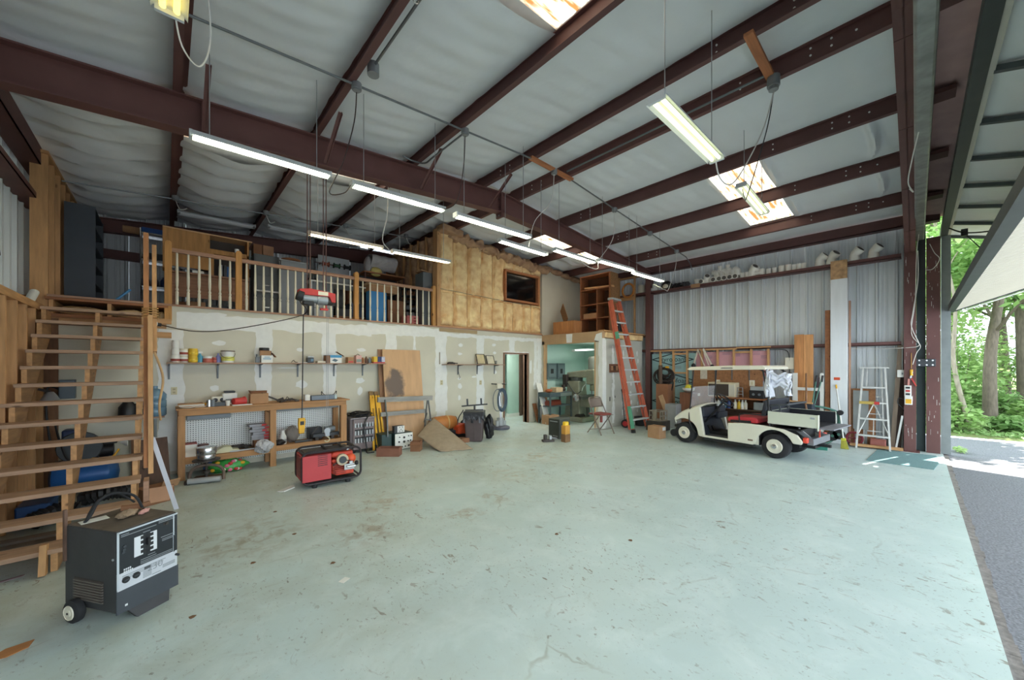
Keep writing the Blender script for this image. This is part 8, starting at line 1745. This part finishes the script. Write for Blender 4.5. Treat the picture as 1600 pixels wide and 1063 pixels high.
P(g, 'side_louver_recess', MB().b(-.002,.0,.12,.40,Z0+.05,Z0+.20), M('rust_dark_louver', (64,56,50), .7, 0, .1, 9))
for k in range(8): P(g, 'side_louver', MB().b(-.010,-.002,.12,.40,Z0+.055+.018*k,Z0+.062+.018*k), M('dusty_louver', (112,104,96), .7, 0, .1, 9))
P(g, 'case_screw', MB().cyl((-.004,.03,Z0+.36),(0,.03,Z0+.36), .008, n=8), LGREY); 
P(g, 'dusty_top', MB().b(.005,CW-.005,.01,CD-.005,Z1_,Z1_+.004), M('dusty_brown_top', (96,84,72), .95, 0, .25, 9))
P(g, 'skid_foot', MB().add([(.11,-.015,.0),(.30,-.015,.0),(.33,.02,Z0+.0),(.06,.02,Z0+.0),(.11,.02,.0),(.30,.02,.0),(.33,.05,Z0+.0),(.06,.05,Z0+.0)], [(0,1,2,3),(7,6,5,4),(0,4,5,1),(1,5,6,2),(2,6,7,3),(3,7,4,0)]), CASE)
for x, nm in ((-.032,'left'),(CW+.045,'right')):
    w = P(g, 'wheel', MB().lathe([(.04,-.028),(.062,-.028),(.076,-.018),(.078,0),(.076,.018),(.062,.028),(.04,.028)], (x,.34,.078), 24, 'x'), RUBBER, True)
    sgn = -1 if nm == 'left' else 1
    P(w, 'hub', MB().lathe([(0,sgn*.036),(.02,sgn*.036),(.026,sgn*.031),(.044,sgn*.031),(.047,sgn*.034),(.05,sgn*.026)], (x,.34,.078), 18, 'x'), CREAM, True)
P(g, 'axle', MB().cyl((-.07,.34,.078),(CW+.07,.34,.078), .008, n=8).b(-.004,.0,.30,.36,.07,Z0+.04).b(CW,CW+.004,.30,.36,.07,Z0+.04), BLACK)
P(g, 'rear_bracket', MB().b(-.012,.004,CD-.02,CD,Z0+.30,Z1_+.11), RUST)
P(g, 'lead_cable', MB().tube(spline([(.05,CD-.1,Z1_+.01),(.07,CD-.12,Z1_+.05),(.14,CD-.08,Z1_+.13),(.22,CD-.1,Z1_+.16),(.30,CD-.16,Z1_+.12),(.33,CD-.2,Z1_+.02)]), .009, 8).tube(spline([(.08,CD-.06,Z1_+.01),(.10,CD-.06,Z1_+.06),(.17,CD-.02,Z1_+.12),(.25,CD-.05,Z1_+.15),(.34,CD-.1,Z1_+.05)]), .007, 8), RUBBER, True)
def onw(x, y): 
    c, s_ = math.cos(math.radians(33.5)), math.sin(math.radians(33.5)); return (-.245+c*x-s_*y, 3.625+s_*x+c*y, Z1_+.0045)
one('work_glove', crumple(.07,.045,.022,71,.25).move((0,0,.026)), M('tan_glove_leather', (150,128,104), .9, 0, .15, 9), 'tan work glove lying on top of the black welder', 'glove', onw(.20,.24), 1.0, smooth=True)
one('pink_rag', crumple(.05,.02,.014,73,.25).move((0,0,.017)), M('pink_rag', (212,160,150), .9, 0, .1, 9), 'small pink rag on top of the black welder', 'rag', onw(.28,.20), 1.1, smooth=True)
one('white_paper', MB().cb((0,0,.002),(.14,.09,.002),(.0,0,.3)), WHITE, 'white paper sheet at the rear of the black welder top', 'paper', onw(.10,.40))
one('cable_clamp', MB().cb((0,0,.025),(.12,.05,.03),(0,.1,0)).cb((.06,0,.03),(.08,.03,.02),(0,-.2,.2)), CARDD, 'brown clamp lying behind the glove on the welder', 'clamp', onw(.30,.36))
# ================================================================== UNDER THE STAIR
g = thing('air_compressor', 'blue tank air compressor standing behind the stair', 'compressor', (-.84,7.62,0))
P(g, 'tank', MB().lathe([(.0,-.28),(.10,-.27),(.17,-.24),(.19,-.19),(.19,.24),(.17,.30),(.10,.345),(0,.36)], (0,0,.27), 26, 'x'), M('compressor_blue', (36,92,156), .35, .1, .06, 5), True)
P(g, 'foot', MB().b(-.25,-.2,-.15,.15,0,.12).b(.2,.25,-.15,.15,0,.12), BLACK)
P(g, 'platform', MB().b(-.24,.24,-.14,.14,.455,.475), BLACK); P(g, 'pump', MB().b(-.14,.02,-.1,.1,.475,.72).b(-.16,.04,-.11,.11,.72,.90), M('compressor_navy', (34,48,82), .5, .1, .15, 9), bevel=.02)
pf = MB()
for k in range(6): pf.b(-.17,.05,-.12,.12,.60+.035*k,.612+.035*k)
P(g, 'pump_fins', pf, BLACK, stuff=True)
P(g, 'motor', MB().cyl((.06,0,.58),(.30,0,.58), .09, n=18), BLACK, True); P(g, 'belt_guard', MB().lathe([(.0,-.13),(.2,-.13),(.21,-.11),(.2,-.10)], (0,0,.66), 20, 'y'), DGREY, True)
P(g, 'yellow_hose', MB().tube(spline([(.1,-.12,.5),(.28,-.2,.50),(.34,-.2,.56),(.36,-.18,.6)]), .012), YELLOW, True)
cord([(-1.05,7.5,1.0),(-.98,7.4,.7),(-.9,7.35,.52),(-.7,7.35,.5)], .012, BLACK, 'black hose drooping beside the compressor pump')
def ribbed(pts, r, label):
    pts = spline(pts, 10); rr = [r*(1.12 if i % 2 else .88) for i in range(len(pts))]
    return one('ribbed_hose', MB().tube(pts, rr, 10), BLACK, label, 'hose')
ribbed([(-.75,7.0,.10),(-.55,6.85,.16),(-.38,6.9,.14),(-.35,7.05,.08)], .085, 'black ribbed hose coiled behind the lower stair treads')
ribbed([(-1.05,6.35,.09),(-.88,6.5,.13),(-.74,6.5,.10)], .085, 'black ribbed hose end nearer the left of the stair')
box('blue_machine_case', (-1.18,6.45,.001), (-.93,6.85,.24), M('deep_blue_case', (30,66,112), .45, .1, .1, 6), 'deep blue metal case on the floor under the stair', 'case', .02)
for k, (y, z) in enumerate(((5.75,.001),(5.55,.001))): one('floor_beam', MB().b(-1.2,-.28,y,y+.12,z,z+.09), M('grey_worn_beam', (134,122,108), .85, 0, .15, 5), ('rear grey beam lying under the first treads','front grey beam lying under the first treads')[k], 'beam')
g = thing('wall_disconnect', 'grey electrical disconnect box behind the stair', 'electrical box', (-1.06,8.03,1.42)); P(g, 'box', MB().b(-.02,.13,-.10,.0,-.13,.13), M('blue_grey_box', (92,104,114), .5, .2, .05, 6), bevel=.006); P(g, 'cover', MB().b(-.01,.12,-.11,-.10,-.12,.12), M('blue_grey_cover', (104,116,126), .5, .2, .05, 6)); P(g, 'conduit', MB().tube(spline([(-.02,-.05,.0),(-.12,-.06,.02),(-.13,-.06,-.3),(-.1,-.06,-.7)]), .012), BLACK)
p = aY(55, 625, 7.7); g = thing('clamp_lamp', 'white clamp lamp fixed on the studs under the stair', 'lamp', (-1.12,7.72,1.34)); P(g, 'shade', MB().lathe([(.03,.06),(.05,.03),(.09,-.05)], n=16), LGREY, True); P(g, 'bulb', MB().sph((0,0,-.05), .035, 10, 6), WHITE, True); P(g, 'clamp', MB().bar((0,0,.06),(-.1,0,.1),.03,.03), IRON)
g = thing('small_wall_shelf', 'small shelf on a bracket right of the stair holding a water jug', 'shelf', (0,8.1,0)); P(g, 'board', MB().b(-.62,-.02,-.30,-.004,.95,.97), SHW); P(g, 'bracket', MB().prism([(-.002,.95),(-.25,.95),(-.25,.935),(-.02,.62),(-.002,.62)], 'x', -.14, -.11), LGREY)
g = thing('water_jug', 'large clear blue water jug beside the stair post', 'jug', (-.13,7.94,.971)); P(g, 'body', MB().lathe([(.12,0),(.135,.02),(.135,.12),(.128,.13),(.135,.14),(.135,.24),(.128,.25),(.135,.26),(.135,.33),(.08,.40),(.035,.42),(.035,.46)], n=22), M('pale_blue_plastic', (122,160,186), .15, 0, .06, 5, trans=.35), True)
g = thing('coffee_maker', 'black coffee pot on the small shelf behind the stair', 'coffee pot', (-.42,7.93,.971)); P(g, 'body', MB().lathe([(.10,0),(.105,.02),(.10,.16),(.06,.22),(.05,.24)], n=18), BLACK, True); P(g, 'handle', MB().tube(spline([(.08,-.05,.2),(.14,-.08,.17),(.14,-.08,.08),(.1,-.05,.04)]), .012), BLACK, True)
g = thing('ring_lamp', 'white clamp light with black arm low behind the stair', 'lamp', (-.42,7.55,.70)); P(g, 'shade', MB().lathe([(.03,-.06),(.08,.0),(.085,.02),(.07,.02),(.025,-.05)], n=18, axis='x'), WHITE, True); P(g, 'arm', MB().tube(spline([(-.05,0,0),(-.2,.0,.02),(-.26,.0,-.08),(-.26,.05,-.69)]), .012), BLACK, True); P(g, 'head', MB().b(-.22,-.08,-.03,.03,-.03,.03), BLACK, bevel=.01)
saw = [(-.06,0),(-.06,.62)]+[((.04 if k % 2 else -.01), .62-.0775*k) for k in range(9)]
one('notched_board', MB().prism(saw, 'y', -.01, .01), wood('notched_brown', (120,84,58), 'z'), 'brown saw toothed board leaning on the drywall behind the stair', 'board', (-.33,8.05,.05))
one('leaning_strip', MB().bar(fl(276,796)+Vector((0,0,.0)), aY(238,684,6.15), .045, .008, (0,1,0)), M('pale_grey_strip', (196,198,206), .4, .3, .06, 6), 'pale grey metal strip leaning against the stair post', 'metal_strip')
o = thing('torn_carton', 'torn brown carton on the floor right of the stair', 'carton', (-.10,6.62,.001), .4); P(o, 'body', MB().b(-.16,.14,-.12,.12,0,.20), CARDD); P(o, 'flap', MB().cb((.1,-.12,.22),(.18,.01,.12),(.6,0,0)), CARD); P(o, 'flap', MB().cb((-.02,-.14,.12),(.24,.01,.20),(.25,.1,0)), M('pinkish_card', (196,150,120), .9, 0, .08, 5)); P(o, 'white_patch', MB().b(-.02,.10,-.128,-.12,.06,.16), WHITE)
one('dark_board', MB().bar((-.12,6.95,.01),(-.16,7.25,.72), .34, .02, (0,1,0)), wood('dark_brown_panel', (82,60,48), 'z'), 'dark brown panel leaning behind the torn carton', 'panel')
one('stud_offcut', MB().b(-.09,.06,7.3,7.36,.001,.70), M('grey_offcut', (150,140,126), .8, 0, .1, 6), 'narrow grey offcut standing near the bench end', 'offcut') if False else None
one('paper_scrap', MB().cb((0,0,.0015),(.075,.055,.002),(0,0,.5)), WHITE, 'white paper scrap lying in the middle of the floor', 'paper', fl(538,907))
one('orange_leaf', MB().prism([(-.09,-.03),(-.02,.05),(.09,.06),(.08,-.02),(.0,-.06)], 'z', .001, .005), M('orange_brown_scrap', (178,120,70), .9, 0, .15, 9), 'orange brown scrap at the lower left frame edge', 'scrap', fl(13,1020))
one('mauve_scrap', MB().prism([(-.07,-.02),(.07,.02),(.08,.05),(-.06,.02)], 'z', .001, .005), M('mauve_scrap', (150,128,132), .9, 0, .1, 6), 'mauve paper scrap on the floor below the first tread', 'scrap', fl(12,908))
for k, (px, py) in enumerate(((120,897),(300,965),(520,880),(870,835),(985,845),(430,800),(460,835),(395,880))):
    a = k*1.3; one('dead_leaf', MB().prism([(.025*math.cos(a+t*PI/3)*(1 if t % 2 else .6), .02*math.sin(a+t*PI/3)) for t in range(6)], 'z', .001, .004), M('dead_leaf_brown', (118,88,62), .9, 0, .2, 9), ['dead leaf beside the stair foot block','dead leaf right of the black welder','dead leaf left of the white paper scrap','dead leaf left one on the central stain','dead leaf right one on the central stain','dead leaf before the generator, nearest it','dead leaf before the generator, middle','dead leaf furthest before the generator'][k], 'leaf', fl(px,py))
# ================================================================== OUTSIDE: TREES AND BUSHES
BARK = M('grey_bark', (112,102,90), .95, 0, .25, 9, .5, (3,3,.6)); BARK2 = M('pale_bark', (150,142,126), .95, 0, .2, 9, .3, (3,3,.6))
def leafmat(name, col, col2):
    m = M(name, col, .55, 0, 0, .9, 0, col2=col2); t = m.node_tree; bs = t.nodes['Principled BSDF']; tl = t.nodes.new('ShaderNodeBsdfTranslucent'); mx = t.nodes.new('ShaderNodeMixShader'); mx.inputs[0].default_value = .45
    t.links.new(bs.inputs['Base Color'].links[0].from_socket, tl.inputs[0]); t.links.new(bs.outputs[0], mx.inputs[1]); t.links.new(tl.outputs[0], mx.inputs[2])
    t.links.new(mx.outputs[0], [n for n in t.nodes if n.type == 'OUTPUT_MATERIAL'][0].inputs[0]); return m
LEAFA = leafmat('bright_leaf', (150,186,116), (196,220,150)); LEAFB = leafmat('mid_leaf', (124,162,100), (172,202,132)); LEAFC = leafmat('deep_leaf', (104,142,90), (148,182,116))
def crown(cl, n, size, seed, flat=.5):
    r_ = random.Random(seed); vs = []; fs = []
    for _ in range(n):
        c, R = cl[r_.randrange(len(cl))]
        d = Vector((r_.gauss(0,1), r_.gauss(0,1), r_.gauss(0,.8))); d = d.normalized()*(r_.random()**.45)
        p = Vector(c)+Vector((d.x*R[0], d.y*R[1], d.z*R[2])); s = size*r_.uniform(.6,1.3)
        a = Vector((r_.gauss(0,1), r_.gauss(0,1), r_.gauss(0,flat))).normalized(); b = a.cross(Vector((r_.gauss(0,.4), r_.gauss(0,.4), 1)).normalized())
        if b.length < .1: continue
        b.normalize(); k = len(vs)
        vs += [tuple(p-a*s), tuple(p-b*s*.5+a*s*.1), tuple(p+a*s), tuple(p+b*s*.5+a*s*.1)]; fs.append((k,k+1,k+2,k+3))
    me = bpy.data.meshes.new('crown'); me.from_pydata(vs, [], fs); return me
def tree(x, y, h, tr, seed, lm, label, lean=(0,0), base=1.0, n=5200, spread=2.4, bark=None, leaf=.11):
    r_ = random.Random(seed); g = thing('tree', label, 'tree', (x,y,-.06), 0)
    top = Vector((lean[0], lean[1], h*.8))
    pts = [Vector((0,0,0)), top*.3+Vector((r_.uniform(-.1,.1),r_.uniform(-.1,.1),0)), top*.6+Vector((r_.uniform(-.15,.15),r_.uniform(-.15,.15),0)), top]
    P(g, 'trunk', MB().tube(spline(pts, 6), [tr*(1.35 if i == 0 else 1-.72*i/18) for i in range(19)], 10), bark or BARK, True)
    cl = []
    for k in range(9):
        t = r_.uniform((.35 if h > 10.5 else .4),1); a = r_.uniform(0,2*PI); rr = spread*r_.uniform(.3,1)*(1.1-t*.4)
        e = top*t+Vector((rr*math.cos(a), rr*math.sin(a), h*.06+r_.uniform(0,.5))); cl.append((e, (spread*.48,spread*.48,spread*.30)))
        P(g, 'branch', MB().tube(spline([top*t*.9, (top*t*.9+e)/2+Vector((0,0,.15)), e], 3), [tr*.30,tr*.27,tr*.22,tr*.18,tr*.14,tr*.1,tr*.06], 6), bark or BARK)
    me = crown(cl, n, leaf, seed); me.materials.append(lm); o = link('foliage', me, g); o['kind'] = 'stuff'
    return g
tree(16.4,-1.38,9.0,.15,1,LEAFB,'thick trunked tree just beyond the sunlit drive',(.3,-.25),n=4200)
tree(15.2,-1.0,7.5,.06,2,LEAFA,'slender pale trunked young tree left of the thick trunk',(-.3,.75),bark=BARK2,spread=1.8,n=3600)
tree(19.6,-2.35,10,.19,3,LEAFB,'mid sized tree standing behind and right of the thick trunk',(.2,.2))
tree(20.5,-.7,10,.13,4,LEAFA,'light leaved tree behind the slender young tree',(.1,-.3))
tree(18.6,-3.6,9.5,.17,5,LEAFC,'deep green tree at the right frame edge beyond the drive',(0,.3))
for k, (x, y, h) in enumerate(((25,-2.5,12),(27,-4.5,13),(24,.8,12),(30,-1,14),(29,-6.5,13),(22,-5.5,11),(22.5,2.6,11),(17.5,3.2,9.5),(18,-7,10))):
    tree(x, y, h, .18, 20+k, (LEAFA,LEAFB,LEAFC)[k % 3], ['far tree standing behind the thick trunk','far tree behind the right frame edge','far tree behind the door jamb','farthest tall tree closing the wood','far right tall tree in the wood','near right tree outside the frame edge','tree hidden mostly by the jamb','tree standing beyond the right wall corner','tree right of the view by the drive'][k], (random.uniform(-.4,.4),random.uniform(-.4,.4)), n=5200, spread=3.0, leaf=.15)
def bush(x, y, r, h, seed, lm, label, n=1500, leaf=.085):
    g = thing('bush', label, 'bush', (x,y,-.05)); r_ = random.Random(seed)
    st = MB()
    for k in range(7): a = r_.uniform(0,6.3); st.tube([(0,0,0),(r*.3*math.cos(a),r*.3*math.sin(a),h*.5),(r*.6*math.cos(a),r*.6*math.sin(a),h*.9)], [.014,.01,.004], 5)
    P(g, 'stems', st, BARK, stuff=True)
    me = crown([(Vector((0,0,h*.5)),(r,r,h*.5)),(Vector((r*.3,.2*r,h*.6)),(r*.7,r*.7,h*.4))], n, leaf, seed); me.materials.append(lm); o = link('foliage', me, g); o['kind'] = 'stuff'
bl_ = ['low bright bush at the foot of the slender tree','low bush at the foot of the thick trunk','bright bush beside the door jamb across the drive','bush behind the thick trunk','tall bush between the slender and thick trunks','tall bush far behind the slender tree','bush at the right frame edge','tall bush far right in the wood','dense bush behind the mid sized tree','bush closing the wood behind']
for k, (x, y, r, h) in enumerate(((15.3,-.75,.5,.8),(15.9,-1.75,.55,.5),(15.6,-.35,.7,2.0),(17.6,-1.5,.9,1.2),(17.8,-.9,1.0,2.6),(20,-.2,1.4,3.4),(16.9,-2.5,.8,1.0),(20.5,-3.6,1.5,2.8),(22,-2,1.8,3.2),(26,-1.5,2.5,4.5))): bush(x, y, r, h, 50+k, (LEAFA,LEAFB)[k % 2], bl_[k], n=1400 if r < 1 else 2600)
gm_ = crown([(Vector((15.0,-1.5,.04)),(.5,4,.10))], 1500, .06, 99); gm_.materials.append(LEAFB); o = link('weed_strip', gm_); o['kind'] = 'stuff'; o['label'] = 'low weeds along the edge of the drive'; o['category'] = 'weeds'
gm_ = crown([(Vector((11.9,-.62,.03)),(.22,.10,.06))], 130, .035, 98); gm_.materials.append(LEAFA); o = link('weed_tuft', gm_); o['kind'] = 'stuff'; o['label'] = 'small weed tuft growing at the foot of the jamb'; o['category'] = 'weeds'
